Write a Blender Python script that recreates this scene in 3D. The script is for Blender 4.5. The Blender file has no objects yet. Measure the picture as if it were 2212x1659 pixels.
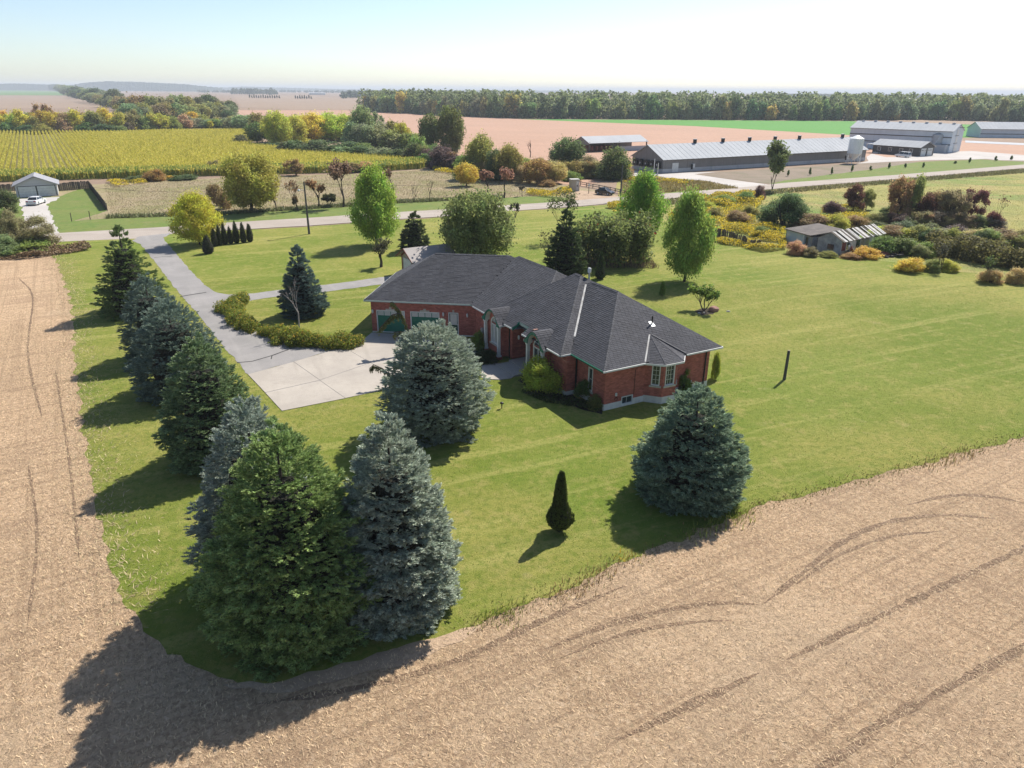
import bpy, bmesh, math, random
import numpy as np
from mathutils import Vector, Matrix
R = math.radians
random.seed(7)
scene = bpy.context.scene
COL = scene.collection

# ------------------------------------------------------------ camera, sky, sun, exposure
CAM_H, PITCH, ROLL, FPX = 20.0, R(22.47), R(0.35), 1534.0      # survey frame: 2212 x 1659
cam_data = bpy.data.cameras.new("camera"); cam = bpy.data.objects.new("camera", cam_data); COL.objects.link(cam)
cam_data.sensor_width = 36.0; cam_data.lens = 36.0 * FPX / 2212.0
cam_data.clip_start = 0.5; cam_data.clip_end = 40000.0
cam.matrix_world = Matrix.Translation((0, 0, CAM_H)) @ Matrix.Rotation(R(90) - PITCH, 4, 'X') @ Matrix.Rotation(ROLL, 4, 'Z')
scene.camera = cam
SUN_AZ = math.atan2(0.62, 0.785)          # clockwise from +Y
SUN_EL = R(47)
world = bpy.data.worlds.new("World"); scene.world = world; world.use_nodes = True
wn = world.node_tree.nodes; wl = world.node_tree.links
sky = wn.new("ShaderNodeTexSky"); sky.sky_type = 'NISHITA'; sky.sun_disc = False
sky.sun_elevation = SUN_EL; sky.sun_rotation = SUN_AZ
sky.altitude = 0; sky.air_density = 0.80; sky.dust_density = 0.55; sky.ozone_density = 1.2
wn["Background"].inputs["Strength"].default_value = 0.060
wl.new(sky.outputs[0], wn["Background"].inputs["Color"])
sun_data = bpy.data.lights.new("sun", 'SUN'); sun_data.energy = 2.95; sun_data.angle = R(0.53); sun_data.color = (1.0, 0.945, 0.86)
sun = bpy.data.objects.new("sun", sun_data); COL.objects.link(sun)
sdir = Vector((math.sin(SUN_AZ) * math.cos(SUN_EL), math.cos(SUN_AZ) * math.cos(SUN_EL), math.sin(SUN_EL)))
sun.rotation_euler = (-sdir).to_track_quat('-Z', 'Y').to_euler(); sun.location = (80, 100, 120)
scene.view_settings.view_transform = 'Standard'; scene.view_settings.look = 'None'
scene.view_settings.gamma = 1.0; scene.view_settings.exposure = 1.42
scene.view_settings.use_curve_mapping = False
scene.render.engine = 'CYCLES'
scene.cycles.max_bounces = 6; scene.cycles.diffuse_bounces = 4; scene.cycles.glossy_bounces = 2
scene.cycles.transmission_bounces = 4; scene.cycles.volume_bounces = 0; scene.cycles.transparent_max_bounces = 6
scene.cycles.use_denoising = True

# ------------------------------------------------------------ survey helpers
def ray(x, y):
    u = (x - 1106) / FPX; v = -(y - 829.5) / FPX
    c, s = math.cos(ROLL), math.sin(ROLL)
    u, v = u * c - v * s, u * s + v * c
    return (u, math.cos(PITCH) + v * math.sin(PITCH), -math.sin(PITCH) + v * math.cos(PITCH))
def G(x, y, z=0.0):
    d = ray(x, y); t = (z - CAM_H) / d[2]
    return (d[0] * t, d[1] * t)
def height_at(x, y, Y):
    d = ray(x, y); return CAM_H + d[2] * Y / d[1]
def metres(px, X, Y, z=0.0):
    return px * (Y * math.cos(PITCH) + (CAM_H - z) * math.sin(PITCH)) / FPX
def GP(pts): return [G(*p) for p in pts]

# ------------------------------------------------------------ object helpers
def tag(o, label=None, cat=None, group=None, kind=None):
    if label: o["label"] = label
    if cat: o["category"] = cat
    if group: o["group"] = group
    if kind: o["kind"] = kind
    return o
def link(name, data, parent=None, loc=None, rz=0.0):
    o = bpy.data.objects.new(name, data); COL.objects.link(o)
    if parent: o.parent = parent
    if loc is not None: o.location = loc
    if rz: o.rotation_euler = (0, 0, rz)
    return o
def empty(name, loc=(0, 0, 0), rz=0.0, **k):
    o = link(name, None, None, loc, rz); o.empty_display_size = 0.3
    return tag(o, **k)
def np_mesh(name, verts, faces, mats, midx=None, smooth=False):
    verts = np.asarray(verts, dtype=np.float32); faces = np.asarray(faces, dtype=np.int32)
    me = bpy.data.meshes.new(name); n, k = faces.shape
    me.vertices.add(len(verts)); me.vertices.foreach_set("co", verts.ravel())
    me.loops.add(n * k); me.loops.foreach_set("vertex_index", faces.ravel())
    me.polygons.add(n); me.polygons.foreach_set("loop_start", np.arange(0, n * k, k, dtype=np.int32))
    if midx is not None: me.polygons.foreach_set("material_index", np.asarray(midx, dtype=np.int32))
    me.polygons.foreach_set("use_smooth", np.full(n, bool(smooth)))
    for m in (mats if isinstance(mats, (list, tuple)) else [mats]): me.materials.append(m)
    me.update(calc_edges=True)
    return me
class MB:
    "collects simple shapes; build() links them as ONE mesh object"
    def __init__(s): s.v = []; s.f = []
    def add(s, vs, fs):
        b = len(s.v); s.v += [tuple(p) for p in vs]; s.f += [tuple(i + b for i in f) for f in fs]; return s
    def box(s, x0, x1, y0, y1, z0, z1):
        return s.add([(x0,y0,z0),(x1,y0,z0),(x1,y1,z0),(x0,y1,z0),(x0,y0,z1),(x1,y0,z1),(x1,y1,z1),(x0,y1,z1)],
                     [(0,3,2,1),(4,5,6,7),(0,1,5,4),(1,2,6,5),(2,3,7,6),(3,0,4,7)])
    def prism(s, poly, f):
        "poly: 2D outline, f(p,k): k=0 bottom,1 top -> 3D"
        n = len(poly)
        return s.add([f(p, 0) for p in poly] + [f(p, 1) for p in poly],
                     [tuple(range(n))[::-1], tuple(range(n, 2 * n))] + [(i, (i + 1) % n, n + (i + 1) % n, n + i) for i in range(n)])
    def slab(s, poly, z0, z1): return s.prism(poly, lambda p, k: (p[0], p[1], (z0, z1)[k]))
    def tube(s, pts, rads, n=6, cap=True):
        pts = [Vector(p) for p in pts]; b = len(s.v); m = len(pts)
        for i, p in enumerate(pts):
            d = (pts[min(i + 1, m - 1)] - pts[max(i - 1, 0)]); d = d.normalized() if d.length else Vector((0, 0, 1))
            a = d.orthogonal().normalized() if abs(d.z) < 0.99 else Vector((1, 0, 0)); c = d.cross(a)
            r = rads[i] if isinstance(rads, (list, tuple)) else rads
            for k in range(n):
                t = 2 * math.pi * k / n; s.v.append(tuple(p + a * math.cos(t) * r + c * math.sin(t) * r))
        for i in range(m - 1):
            for k in range(n):
                k2 = (k + 1) % n
                s.f.append((b + i * n + k, b + i * n + k2, b + (i + 1) * n + k2, b + (i + 1) * n + k))
        if cap:
            s.f.append(tuple(b + k for k in range(n))[::-1]); s.f.append(tuple(b + (m - 1) * n + k for k in range(n)))
        return s
    def lathe(s, prof, cx=0, cy=0, n=16):
        b = len(s.v); m = len(prof)
        for r, z in prof:
            for k in range(n):
                t = 2 * math.pi * k / n; s.v.append((cx + r * math.cos(t), cy + r * math.sin(t), z))
        for i in range(m - 1):
            for k in range(n):
                k2 = (k + 1) % n; s.f.append((b + i * n + k, b + i * n + k2, b + (i + 1) * n + k2, b + (i + 1) * n + k))
        s.f.append(tuple(b + k for k in range(n))[::-1]); s.f.append(tuple(b + (m - 1) * n + k for k in range(n)))
        return s
    def mesh(s, name, mat, off=(0, 0, 0), bevel=0.0, smooth=False):
        me = bpy.data.meshes.new(name); me.from_pydata([(p[0]-off[0], p[1]-off[1], p[2]-off[2]) for p in s.v], [], s.f)
        bm = bmesh.new(); bm.from_mesh(me); bmesh.ops.recalc_face_normals(bm, faces=bm.faces)
        if bevel: bmesh.ops.bevel(bm, geom=list(bm.edges), offset=bevel, segments=1, affect='EDGES', clamp_overlap=True)
        bm.to_mesh(me); bm.free()
        for m in (mat if isinstance(mat, (list, tuple)) else [mat]): me.materials.append(m)
        if smooth: me.polygons.foreach_set("use_smooth", [True] * len(me.polygons))
        return me
    def build(s, name, mat, parent=None, world_coords=False, bevel=0.0, smooth=False):
        off = (0, 0, 0)
        if parent is not None and world_coords:
            p = parent; off = Vector((0, 0, 0))
            while p is not None: off = off + p.location; p = p.parent
        return link(name, s.mesh(name, mat, off, bevel, smooth), parent)
def tube(pts, r, n=6): return MB().tube(pts, r, n)
def box(*a): return MB().box(*a)

# ------------------------------------------------------------ materials
def _base(name):
    m = bpy.data.materials.new(name); m.use_nodes = True
    nt = m.node_tree; return m, nt, nt.nodes, nt.links, nt.nodes["Principled BSDF"]
def _coord(nt, stretch=None, rot=0.0, world_pos=False):
    N, L = nt.nodes, nt.links
    if world_pos: c = N.new("ShaderNodeNewGeometry").outputs["Position"]
    else: c = N.new("ShaderNodeTexCoord").outputs["Object"]
    if stretch or rot:
        mp = N.new("ShaderNodeMapping"); mp.vector_type = 'POINT'
        mp.inputs["Rotation"].default_value = (0, 0, rot)
        if rot and stretch:      # rotate, then scale
            L.new(c, mp.inputs["Vector"]); mp2 = N.new("ShaderNodeMapping"); mp2.inputs["Scale"].default_value = stretch
            L.new(mp.outputs[0], mp2.inputs["Vector"]); return mp2.outputs[0]
        mp.inputs["Scale"].default_value = stretch or (1, 1, 1)
        L.new(c, mp.inputs["Vector"]); return mp.outputs[0]
    return c
def _noise(nt, co, scale, detail=4, lo=0.35, hi=0.65, rough=0.6):
    N, L = nt.nodes, nt.links
    n = N.new("ShaderNodeTexNoise"); n.inputs["Scale"].default_value = scale; n.inputs["Detail"].default_value = detail
    n.inputs["Roughness"].default_value = rough; L.new(co, n.inputs["Vector"])
    r = N.new("ShaderNodeMapRange"); r.inputs[1].default_value = lo; r.inputs[2].default_value = hi; L.new(n.outputs["Fac"], r.inputs[0])
    return r.outputs[0]
def _mix(nt, fac, a, b, mode='MIX'):
    N, L = nt.nodes, nt.links
    m = N.new("ShaderNodeMix"); m.data_type = 'RGBA'; m.blend_type = mode
    for sock, val in ((m.inputs[0], fac), (m.inputs[6], a), (m.inputs[7], b)):
        if isinstance(val, (int, float)): sock.default_value = val
        elif isinstance(val, tuple): sock.default_value = (*val[:3], 1)
        else: L.new(val, sock)
    return m.outputs[2]
def _scale(nt, fac, k):
    m = nt.nodes.new("ShaderNodeMath"); m.operation = 'MULTIPLY'; nt.links.new(fac, m.inputs[0]); m.inputs[1].default_value = k; return m.outputs[0]
def _bump(nt, bs, h, strength, dist):
    b = nt.nodes.new("ShaderNodeBump"); b.inputs["Strength"].default_value = strength; b.inputs["Distance"].default_value = dist
    nt.links.new(h, b.inputs["Height"]); nt.links.new(b.outputs[0], bs.inputs["Normal"])
def mk(name, c1, c2=None, scale=2.0, rough=0.8, layers=(), bump=None, metallic=0.0, spec=0.3, stretch=None, rot=0.0, wp=False, island=0.0):
    "base colour c1 broken by noise to c2; layers: (colour, scale, amount, lo, hi, stretch, rot)"
    m, nt, N, L, bs = _base(name)
    bs.inputs["Roughness"].default_value = rough; bs.inputs["Metallic"].default_value = metallic
    bs.inputs["Specular IOR Level"].default_value = spec
    co = _coord(nt, stretch, rot, wp)
    c2 = c2 or tuple(min(1, v * 0.82) for v in c1)
    col = _mix(nt, _noise(nt, co, scale), c1, c2)
    for ly in layers:
        lc, ls, la, lo, hi = ly[:5]
        lco = _coord(nt, ly[5] if len(ly) > 5 else None, ly[6] if len(ly) > 6 else 0.0, wp)
        col = _mix(nt, _scale(nt, _noise(nt, lco, ls, 5, lo, hi), la), col, lc)
    if island:
        g = N.new("ShaderNodeNewGeometry"); oi = N.new("ShaderNodeObjectInfo"); ad = N.new("ShaderNodeMath"); ad.operation = 'ADD'
        L.new(g.outputs["Random Per Island"], ad.inputs[0]); L.new(oi.outputs["Random"], ad.inputs[1])
        fr = N.new("ShaderNodeMath"); fr.operation = 'FRACT'; L.new(ad.outputs[0], fr.inputs[0])
        mr = N.new("ShaderNodeMapRange"); mr.inputs[3].default_value = 1 - island; mr.inputs[4].default_value = 1 + island; L.new(fr.outputs[0], mr.inputs[0])
        hs = N.new("ShaderNodeHueSaturation"); L.new(mr.outputs[0], hs.inputs["Value"]); L.new(col, hs.inputs["Color"]); col = hs.outputs[0]
    L.new(col, bs.inputs["Base Color"])
    if bump: _bump(nt, bs, _noise(nt, co, bump[0], 5, 0.2, 0.8), bump[1], bump[2])
    return m
def leaf_mat(name, trans=0.35, var=0.35, hue=0.03, c2=None, c2amt=0.0, rough=0.6):
    "foliage: the object's own colour, each leaf a little different"
    m, nt, N, L, bs = _base(name)
    oi = N.new("ShaderNodeObjectInfo"); g = N.new("ShaderNodeNewGeometry")
    ad = N.new("ShaderNodeMath"); ad.operation = 'ADD'; L.new(g.outputs["Random Per Island"], ad.inputs[0]); L.new(oi.outputs["Random"], ad.inputs[1])
    fr = N.new("ShaderNodeMath"); fr.operation = 'FRACT'; L.new(ad.outputs[0], fr.inputs[0])
    col = oi.outputs["Color"]
    if c2: 
        mr2 = N.new("ShaderNodeMapRange"); mr2.inputs[1].default_value = 1 - c2amt; mr2.inputs[2].default_value = 1 - c2amt + 0.02; L.new(fr.outputs[0], mr2.inputs[0])
        col = _mix(nt, mr2.outputs[0], col, c2)
    co = _coord(nt); clump = _noise(nt, co, 5.0, 3, 0.3, 0.7)
    mr = N.new("ShaderNodeMapRange"); mr.inputs[3].default_value = 1 - var; mr.inputs[4].default_value = 1 + var; L.new(fr.outputs[0], mr.inputs[0])
    mc = N.new("ShaderNodeMapRange"); mc.inputs[3].default_value = 0.78; mc.inputs[4].default_value = 1.2; L.new(clump, mc.inputs[0])
    vv = N.new("ShaderNodeMath"); vv.operation = 'MULTIPLY'; L.new(mr.outputs[0], vv.inputs[0]); L.new(mc.outputs[0], vv.inputs[1])
    mh = N.new("ShaderNodeMapRange"); mh.inputs[3].default_value = 0.5 - hue; mh.inputs[4].default_value = 0.5 + hue; L.new(clump, mh.inputs[0])
    hs = N.new("ShaderNodeHueSaturation"); L.new(vv.outputs[0], hs.inputs["Value"]); L.new(mh.outputs[0], hs.inputs["Hue"]); L.new(col, hs.inputs["Color"])
    L.new(hs.outputs[0], bs.inputs["Base Color"]); bs.inputs["Roughness"].default_value = rough; bs.inputs["Specular IOR Level"].default_value = 0.25
    if trans:
        tr = N.new("ShaderNodeBsdfTranslucent"); L.new(hs.outputs[0], tr.inputs["Color"])
        ms = N.new("ShaderNodeMixShader"); ms.inputs[0].default_value = trans
        L.new(bs.outputs[0], ms.inputs[1]); L.new(tr.outputs[0], ms.inputs[2]); L.new(ms.outputs[0], N["Material Output"].inputs["Surface"])
    return m
def glass_mat(name, c=(0.03, 0.04, 0.045)):
    m, nt, N, L, bs = _base(name); bs.inputs["Base Color"].default_value = (*c, 1); bs.inputs["Roughness"].default_value = 0.06
    bs.inputs["Specular IOR Level"].default_value = 0.6
    co = _coord(nt); _bump(nt, bs, _noise(nt, co, 1.3, 2, 0.3, 0.7), 0.05, 0.05); return m

M = {}
M['leaf'] = leaf_mat('leaf', 0.55)
M['leaf_far'] = leaf_mat('leaf_far', 0.42, 0.42, 0.03)
M['leaf_dry'] = leaf_mat('leaf_dry', 0.2, 0.45, 0.02)
M['gold'] = leaf_mat('goldenrod', 0.3, 0.3, 0.015, (0.68, 0.53, 0.03), 0.6)
M['needle'] = leaf_mat('needle', 0.28, 0.5, 0.012)
M['cedar'] = leaf_mat('cedar_leaf', 0.12, 0.5, 0.02)
M['bark'] = mk('bark', (0.075, 0.06, 0.048), (0.045, 0.036, 0.03), 6, 0.95, bump=(12, 0.6, 0.03), stretch=(1, 1, 0.2))
M['pale_bark'] = mk('pale_bark', (0.42, 0.37, 0.32), (0.25, 0.21, 0.18), 5, 0.9, bump=(10, 0.4, 0.02))
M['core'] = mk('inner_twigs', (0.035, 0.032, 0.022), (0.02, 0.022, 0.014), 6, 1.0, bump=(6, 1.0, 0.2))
M['brick'] = mk('brick_clay', (0.39, 0.125, 0.092), (0.31, 0.098, 0.074), 3.0, 0.85, island=0.22,
                layers=(((0.55, 0.32, 0.27), 1.1, 0.6, 0.63, 0.72, (0.5, 0.5, 6)),), bump=(60, 0.3, 0.004))
M['mortar'] = mk('mortar', (0.27, 0.16, 0.13), (0.22, 0.12, 0.10), 8, 0.95)
M['shingle'] = mk('asphalt_shingle', (0.074, 0.074, 0.082), (0.054, 0.054, 0.061), 0.7, 0.9, island=0.13, bump=(90, 0.5, 0.004),
                  layers=(((0.090, 0.088, 0.092), 0.35, 0.45, 0.5, 0.75), ((0.045, 0.045, 0.05), 0.6, 0.4, 0.58, 0.7),))
M['shingle_bed'] = mk('roof_felt', (0.022, 0.022, 0.025), None, 3, 0.95)
M['cap'] = mk('ridge_cap', (0.080, 0.080, 0.087), None, 5, 0.9, island=0.2, bump=(60, 0.5, 0.004))
M['white'] = mk('white_paint', (0.62, 0.62, 0.60), (0.52, 0.52, 0.50), 2, 0.45)
M['dirty_white'] = mk('weathered_white', (0.55, 0.54, 0.51), (0.38, 0.36, 0.33), 2.2, 0.7)
M['green'] = mk('green_paint', (0.014, 0.15, 0.095), (0.012, 0.13, 0.082), 3, 0.45)
M['greendark'] = mk('dark_green_paint', (0.008, 0.060, 0.042), None, 3, 0.4)
M['stone'] = mk('cut_stone', (0.45, 0.42, 0.36), (0.36, 0.33, 0.28), 6, 0.85, bump=(30, 0.3, 0.005))
M['found'] = mk('foundation_concrete', (0.62, 0.60, 0.56), (0.52, 0.50, 0.46), 2.0, 0.9, bump=(20, 0.3, 0.01), layers=(((0.22, 0.21, 0.18), 0.9, 0.4, 0.55, 0.7),))
M['glass'] = glass_mat('window_glass')
M['curtain'] = mk('curtain_glass', (0.5, 0.5, 0.47), (0.36, 0.37, 0.36), 14, 0.25, spec=0.6, stretch=(6, 6, 0.3))
M['black'] = mk('black_metal', (0.012, 0.012, 0.013), None, 4, 0.5)
M['galv'] = mk('galvanised', (0.40, 0.42, 0.44), (0.32, 0.34, 0.36), 3, 0.45, metallic=0.3)
M['timber'] = mk('grey_timber', (0.155, 0.13, 0.105), (0.09, 0.075, 0.062), 3, 0.95, stretch=(3, 3, 0.3), bump=(10, 0.5, 0.02))
M['pole'] = mk('creosote_pole', (0.10, 0.098, 0.095), (0.06, 0.058, 0.056), 3, 0.9, stretch=(4, 4, 0.3), bump=(14, 0.4, 0.01))
M['wood_dark'] = mk('stained_wood', (0.19, 0.062, 0.045), (0.14, 0.048, 0.035), 3, 0.8)
M['rubber'] = mk('rubber', (0.015, 0.015, 0.016), None, 6, 0.8)
M['soil'] = mk('garden_soil', (0.045, 0.032, 0.022), (0.028, 0.02, 0.014), 5, 1.0, bump=(12, 0.8, 0.05))
# ------------------------------------------------------------ ground sheets
from mathutils.geometry import tessellate_polygon
def jag_edge(pts, step, amp, seed):
    rng = random.Random(seed); out = []; n = len(pts)
    for i in range(n):
        a = Vector(pts[i][:2]); b = Vector(pts[(i + 1) % n][:2]); d = b - a; L = d.length
        if L < 1e-6: continue
        k = max(1, min(400, int(L / step))); nrm = Vector((-d.y, d.x)) / L
        ph = rng.random() * 10
        for j in range(k):
            t = j / k; p = a + d * t
            w = math.sin(ph + t * L / step * 0.7) * 0.4 + rng.uniform(-1, 1) * 0.6
            out.append(tuple(p + nrm * (w * amp if j else w * amp * 0.3)))
    return out
def sheet(name, pts, z, mat, label, cat, jag=0.0, step=1.0, kind="structure", seed=1):
    if jag: pts = jag_edge(pts, step, jag, seed)
    vs = [Vector((p[0], p[1], z)) for p in pts]
    tris = tessellate_polygon([vs])
    me = bpy.data.meshes.new(name); me.from_pydata(vs, [], [tuple(t) for t in tris])
    bm = bmesh.new(); bm.from_mesh(me)
    for f in bm.faces:
        if f.normal.z < 0: f.normal_flip()
    bm.to_mesh(me); bm.free(); me.materials.append(mat)
    return tag(link(name, me), label, cat, None, kind)

ROWDIR = math.atan2(0.843, -0.537)
def field_mat(name, c1, c2, rows=0.0, spacing=6.0, rot=0.0, fine=3.0):
    return mk(name, c1, c2, 0.02, 0.95, wp=True, layers=(
        (tuple(v * 0.72 for v in c1), fine, 0.55, 0.40, 0.68),
        (tuple(min(1, v * 1.25) for v in c1), 0.9 * fine, 0.35, 0.5, 0.7),
        (tuple(v * 0.8 for v in c2), 1.0 / spacing, rows, 0.45, 0.6, (0.05, 1, 1), rot)), bump=(4, 0.4, 0.08))
M['ground'] = field_mat('open_farmland', (0.27, 0.185, 0.125), (0.23, 0.165, 0.115), 0.3, 14, 0.4, 0.4)
M['pink_field'] = field_mat('harvested_field', (0.42, 0.255, 0.175), (0.38, 0.235, 0.16), 0.25, 5, 0.5, 0.5)
M['far_tan'] = field_mat('far_tan_field', (0.30, 0.215, 0.15), (0.26, 0.19, 0.135), 0.3, 16, 0.2, 0.3)
M['far_green'] = field_mat('far_green_field', (0.10, 0.20, 0.045), (0.12, 0.20, 0.05), 0.2, 10, 0.2, 0.3)
M['crop_green'] = field_mat('green_crop', (0.075, 0.235, 0.03), (0.085, 0.25, 0.035), 0.25, 8, 0.1, 0.4)
M['corn_soil'] = mk('corn_floor', (0.22, 0.19, 0.06), (0.15, 0.14, 0.05), 0.6, 1.0, wp=True)
M['meadow'] = mk('dry_meadow', (0.345, 0.275, 0.165), (0.28, 0.25, 0.115), 0.16, 1.0, wp=True, bump=(3, 0.8, 0.3), layers=(
    ((0.19, 0.20, 0.06), 0.08, 0.7, 0.5, 0.64), ((0.22, 0.155, 0.10), 1.6, 0.5, 0.42, 0.68), ((0.42, 0.33, 0.23), 2.4, 0.4, 0.5, 0.7)))
M['meadow_gold'] = mk('golden_meadow', (0.40, 0.33, 0.11), (0.28, 0.29, 0.075), 0.07, 1.0, wp=True, bump=(3, 0.8, 0.3), layers=(
    ((0.13, 0.24, 0.04), 0.03, 0.9, 0.50, 0.60, (0.5, 2.2, 1), 0.3), ((0.21, 0.22, 0.06), 0.11, 0.8, 0.5, 0.62), ((0.42, 0.29, 0.14), 0.09, 0.6, 0.5, 0.7), ((0.17, 0.15, 0.05), 1.4, 0.5, 0.45, 0.7)))
M['verge'] = mk('roadside_grass', (0.120, 0.180, 0.032), (0.165, 0.185, 0.045), 0.25, 1.0, wp=True, bump=(8, 0.6, 0.08), layers=(
    ((0.075, 0.12, 0.025), 1.2, 0.5, 0.45, 0.68), ((0.24, 0.20, 0.09), 0.35, 0.45, 0.55, 0.72)))
def lawn_mat():
    m, nt, N, L, bs = _base('mown_lawn'); bs.inputs["Roughness"].default_value = 0.9; bs.inputs["Specular IOR Level"].default_value = 0.1
    co = _coord(nt, None, 0, True)
    col = _mix(nt, _noise(nt, co, 0.06, 5, 0.42, 0.60), (0.150, 0.190, 0.028), (0.265, 0.250, 0.064))      # lush to worn
    col = _mix(nt, _scale(nt, _noise(nt, _coord(nt, None, 0, True), 0.022, 3, 0.5, 0.64), 0.95), col, (0.122, 0.195, 0.024))
    streak = _coord(nt, (0.035, 0.62, 1), R(-24), True)
    col = _mix(nt, _scale(nt, _noise(nt, streak, 1.0, 4, 0.54, 0.64), 0.6), col, (0.33, 0.31, 0.095))     # mower swaths, dry
    streak2 = _coord(nt, (0.03, 0.9, 1), R(-18), True)
    col = _mix(nt, _scale(nt, _noise(nt, streak2, 1.0, 3, 0.52, 0.72), 0.4), col, (0.115, 0.165, 0.028))
    col = _mix(nt, _scale(nt, _noise(nt, co, 0.8, 6, 0.5, 0.66, 0.72), 0.78), col, (0.30, 0.265, 0.085))   # thatch
    col = _mix(nt, _scale(nt, _noise(nt, co, 2.6, 5, 0.47, 0.62, 0.72), 0.6), col, (0.100, 0.150, 0.018))
    col = _mix(nt, _scale(nt, _noise(nt, co, 0.30, 6, 0.62, 0.74, 0.7), 0.6), col, (0.36, 0.30, 0.145))
    L.new(col, bs.inputs["Base Color"])
    _bump(nt, bs, _noise(nt, co, 9.0, 6, 0.2, 0.8, 0.8), 0.9, 0.06); return m
M['lawn'] = lawn_mat()
def stubble_mat():
    m, nt, N, L, bs = _base('stubble'); bs.inputs["Roughness"].default_value = 1.0; bs.inputs["Specular IOR Level"].default_value = 0.05
    co = _coord(nt, None, 0, True)
    col = _mix(nt, _noise(nt, co, 0.07, 4, 0.38, 0.62), (0.62, 0.435, 0.275), (0.55, 0.39, 0.245))
    col = _mix(nt, _scale(nt, _noise(nt, co, 4.5, 4, 0.50, 0.60, 0.65), 0.62), col, (0.30, 0.195, 0.12))
    col = _mix(nt, _scale(nt, _noise(nt, co, 4.0, 4, 0.54, 0.62, 0.62), 0.6), col, (0.76, 0.575, 0.39))
    rows = _coord(nt, (0.04, 2.6, 1), R(-31), True); rows2 = _coord(nt, (0.035, 2.2, 1), R(-121), True)
    col = _mix(nt, _scale(nt, _noise(nt, rows2, 1.0, 3, 0.50, 0.62), 0.42), col, (0.34, 0.235, 0.148))
    col = _mix(nt, _scale(nt, _noise(nt, rows, 1.0, 3, 0.50, 0.62), 0.55), col, (0.33, 0.225, 0.145))
    col = _mix(nt, _scale(nt, _noise(nt, co, 0.22, 5, 0.52, 0.66), 0.5), col, (0.36, 0.245, 0.16))
    col = _mix(nt, _scale(nt, _noise(nt, co, 0.05, 4, 0.5, 0.62), 0.5), col, (0.70, 0.54, 0.37))
    L.new(col, bs.inputs["Base Color"]); _bump(nt, bs, _noise(nt, co, 7.0, 7, 0.2, 0.8, 0.8), 1.0, 0.12); return m
M['stubble'] = stubble_mat()
M['track'] = mk('wheel_track', (0.20, 0.132, 0.082), (0.28, 0.19, 0.12), 1.6, 1.0, wp=True, bump=(6, 1.0, 0.15), layers=(((0.20, 0.132, 0.085), 4, 0.55, 0.45, 0.65),))
M['bare'] = mk('bare_soil', (0.43, 0.315, 0.215), (0.33, 0.235, 0.16), 0.5, 1.0, wp=True, bump=(6, 0.6, 0.08), layers=(((0.25, 0.17, 0.11), 2.5, 0.5, 0.5, 0.7),))
M['gravel'] = mk('gravel_road', (0.37, 0.32, 0.275), (0.32, 0.275, 0.235), 0.15, 1.0, wp=True, bump=(14, 0.5, 0.04), layers=(
    ((0.30, 0.26, 0.22), 1.0, 0.4, 0.5, 0.7), ((0.44, 0.385, 0.335), 0.5, 0.5, 0.5, 0.7, (0.04, 1, 1), -0.12), ((0.28, 0.24, 0.20), 0.45, 0.45, 0.55, 0.7, (0.03, 1, 1), -0.12)))
M['asphalt'] = mk('worn_asphalt', (0.265, 0.25, 0.24), (0.22, 0.21, 0.20), 0.3, 0.95, wp=True, bump=(30, 0.3, 0.01), layers=(
    ((0.20, 0.19, 0.185), 0.22, 0.5, 0.5, 0.7), ((0.33, 0.31, 0.295), 0.5, 0.35, 0.5, 0.7), ((0.17, 0.16, 0.155), 3, 0.35, 0.55, 0.75), ((0.155, 0.15, 0.145), 0.5, 0.7, 0.64, 0.70), ((0.34, 0.32, 0.30), 0.35, 0.5, 0.5, 0.7, (0.1, 1.2, 1), 1.05)))
M['concrete'] = mk('drive_concrete', (0.40, 0.36, 0.31), (0.34, 0.305, 0.265), 0.35, 0.95, wp=True, bump=(24, 0.25, 0.01), layers=(
    ((0.27, 0.24, 0.205), 0.8, 0.4, 0.55, 0.72), ((0.30, 0.265, 0.23), 4, 0.4, 0.52, 0.72), ((0.20, 0.18, 0.155), 0.6, 0.5, 0.64, 0.72), ((0.24, 0.215, 0.185), 0.5, 0.4, 0.52, 0.7, (0.15, 1.5, 1), 1.2)))
M['yard'] = mk('pale_gravel', (0.46, 0.43, 0.40), (0.40, 0.37, 0.34), 0.12, 1.0, wp=True, bump=(6, 0.4, 0.04))
M['dirt'] = mk('graded_dirt', (0.235, 0.185, 0.135), (0.18, 0.145, 0.105), 0.12, 1.0, wp=True, bump=(3, 0.6, 0.1), layers=(((0.13, 0.15, 0.05), 0.12, 0.4, 0.52, 0.68),))
M['crack'] = mk('tar_joint', (0.05, 0.048, 0.046), None, 3, 0.9)

BIG = 16000.0
sheet('ground', [(-BIG, -60), (BIG, -60), (BIG, BIG), (-BIG, BIG)], -0.06, M['ground'], 'open tan farmland stretching to the horizon', 'ground')
LAWN = GP([(125,521),(112,548),(128,580),(150,640),(160,700),(158,760),(166,820),(176,900),(190,1000),(203,1080),(222,1170),(250,1250),(290,1320),
    (345,1385),(400,1430),(470,1466),(560,1482),(640,1472),(720,1445),(800,1422),(880,1400),(950,1383),(1010,1355),(1060,1335),(1140,1305),(1230,1272),
    (1330,1215),(1430,1178),(1530,1140),(1650,1090),(1760,1062),(1880,1032),(2000,1000),(2100,972),(2212,945),(2420,890),(2900,760),(2700,345),(2212,364),
    (1940,388),(1695,407),(1491,426),(1335,440),(1223,449),(1095,457),(951,470),(861,475),(748,483.5),(661,490),(486,499),(385,505)])
STUB = GP([(-900,575),(-300,563),(125,553),(420,760),(700,1100),(1300,1130),(2212,905),(2900,740),(3300,2300),(-1000,2300)])
STUB = jag_edge(STUB, 3.0, 0.3, 3)
sheet('stubble_field', STUB, -0.012, M['stubble'], 'harvested tan stubble field wrapping round the lawn', 'field')
LAWN = jag_edge(LAWN, 0.45, 0.30, 5)
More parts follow.
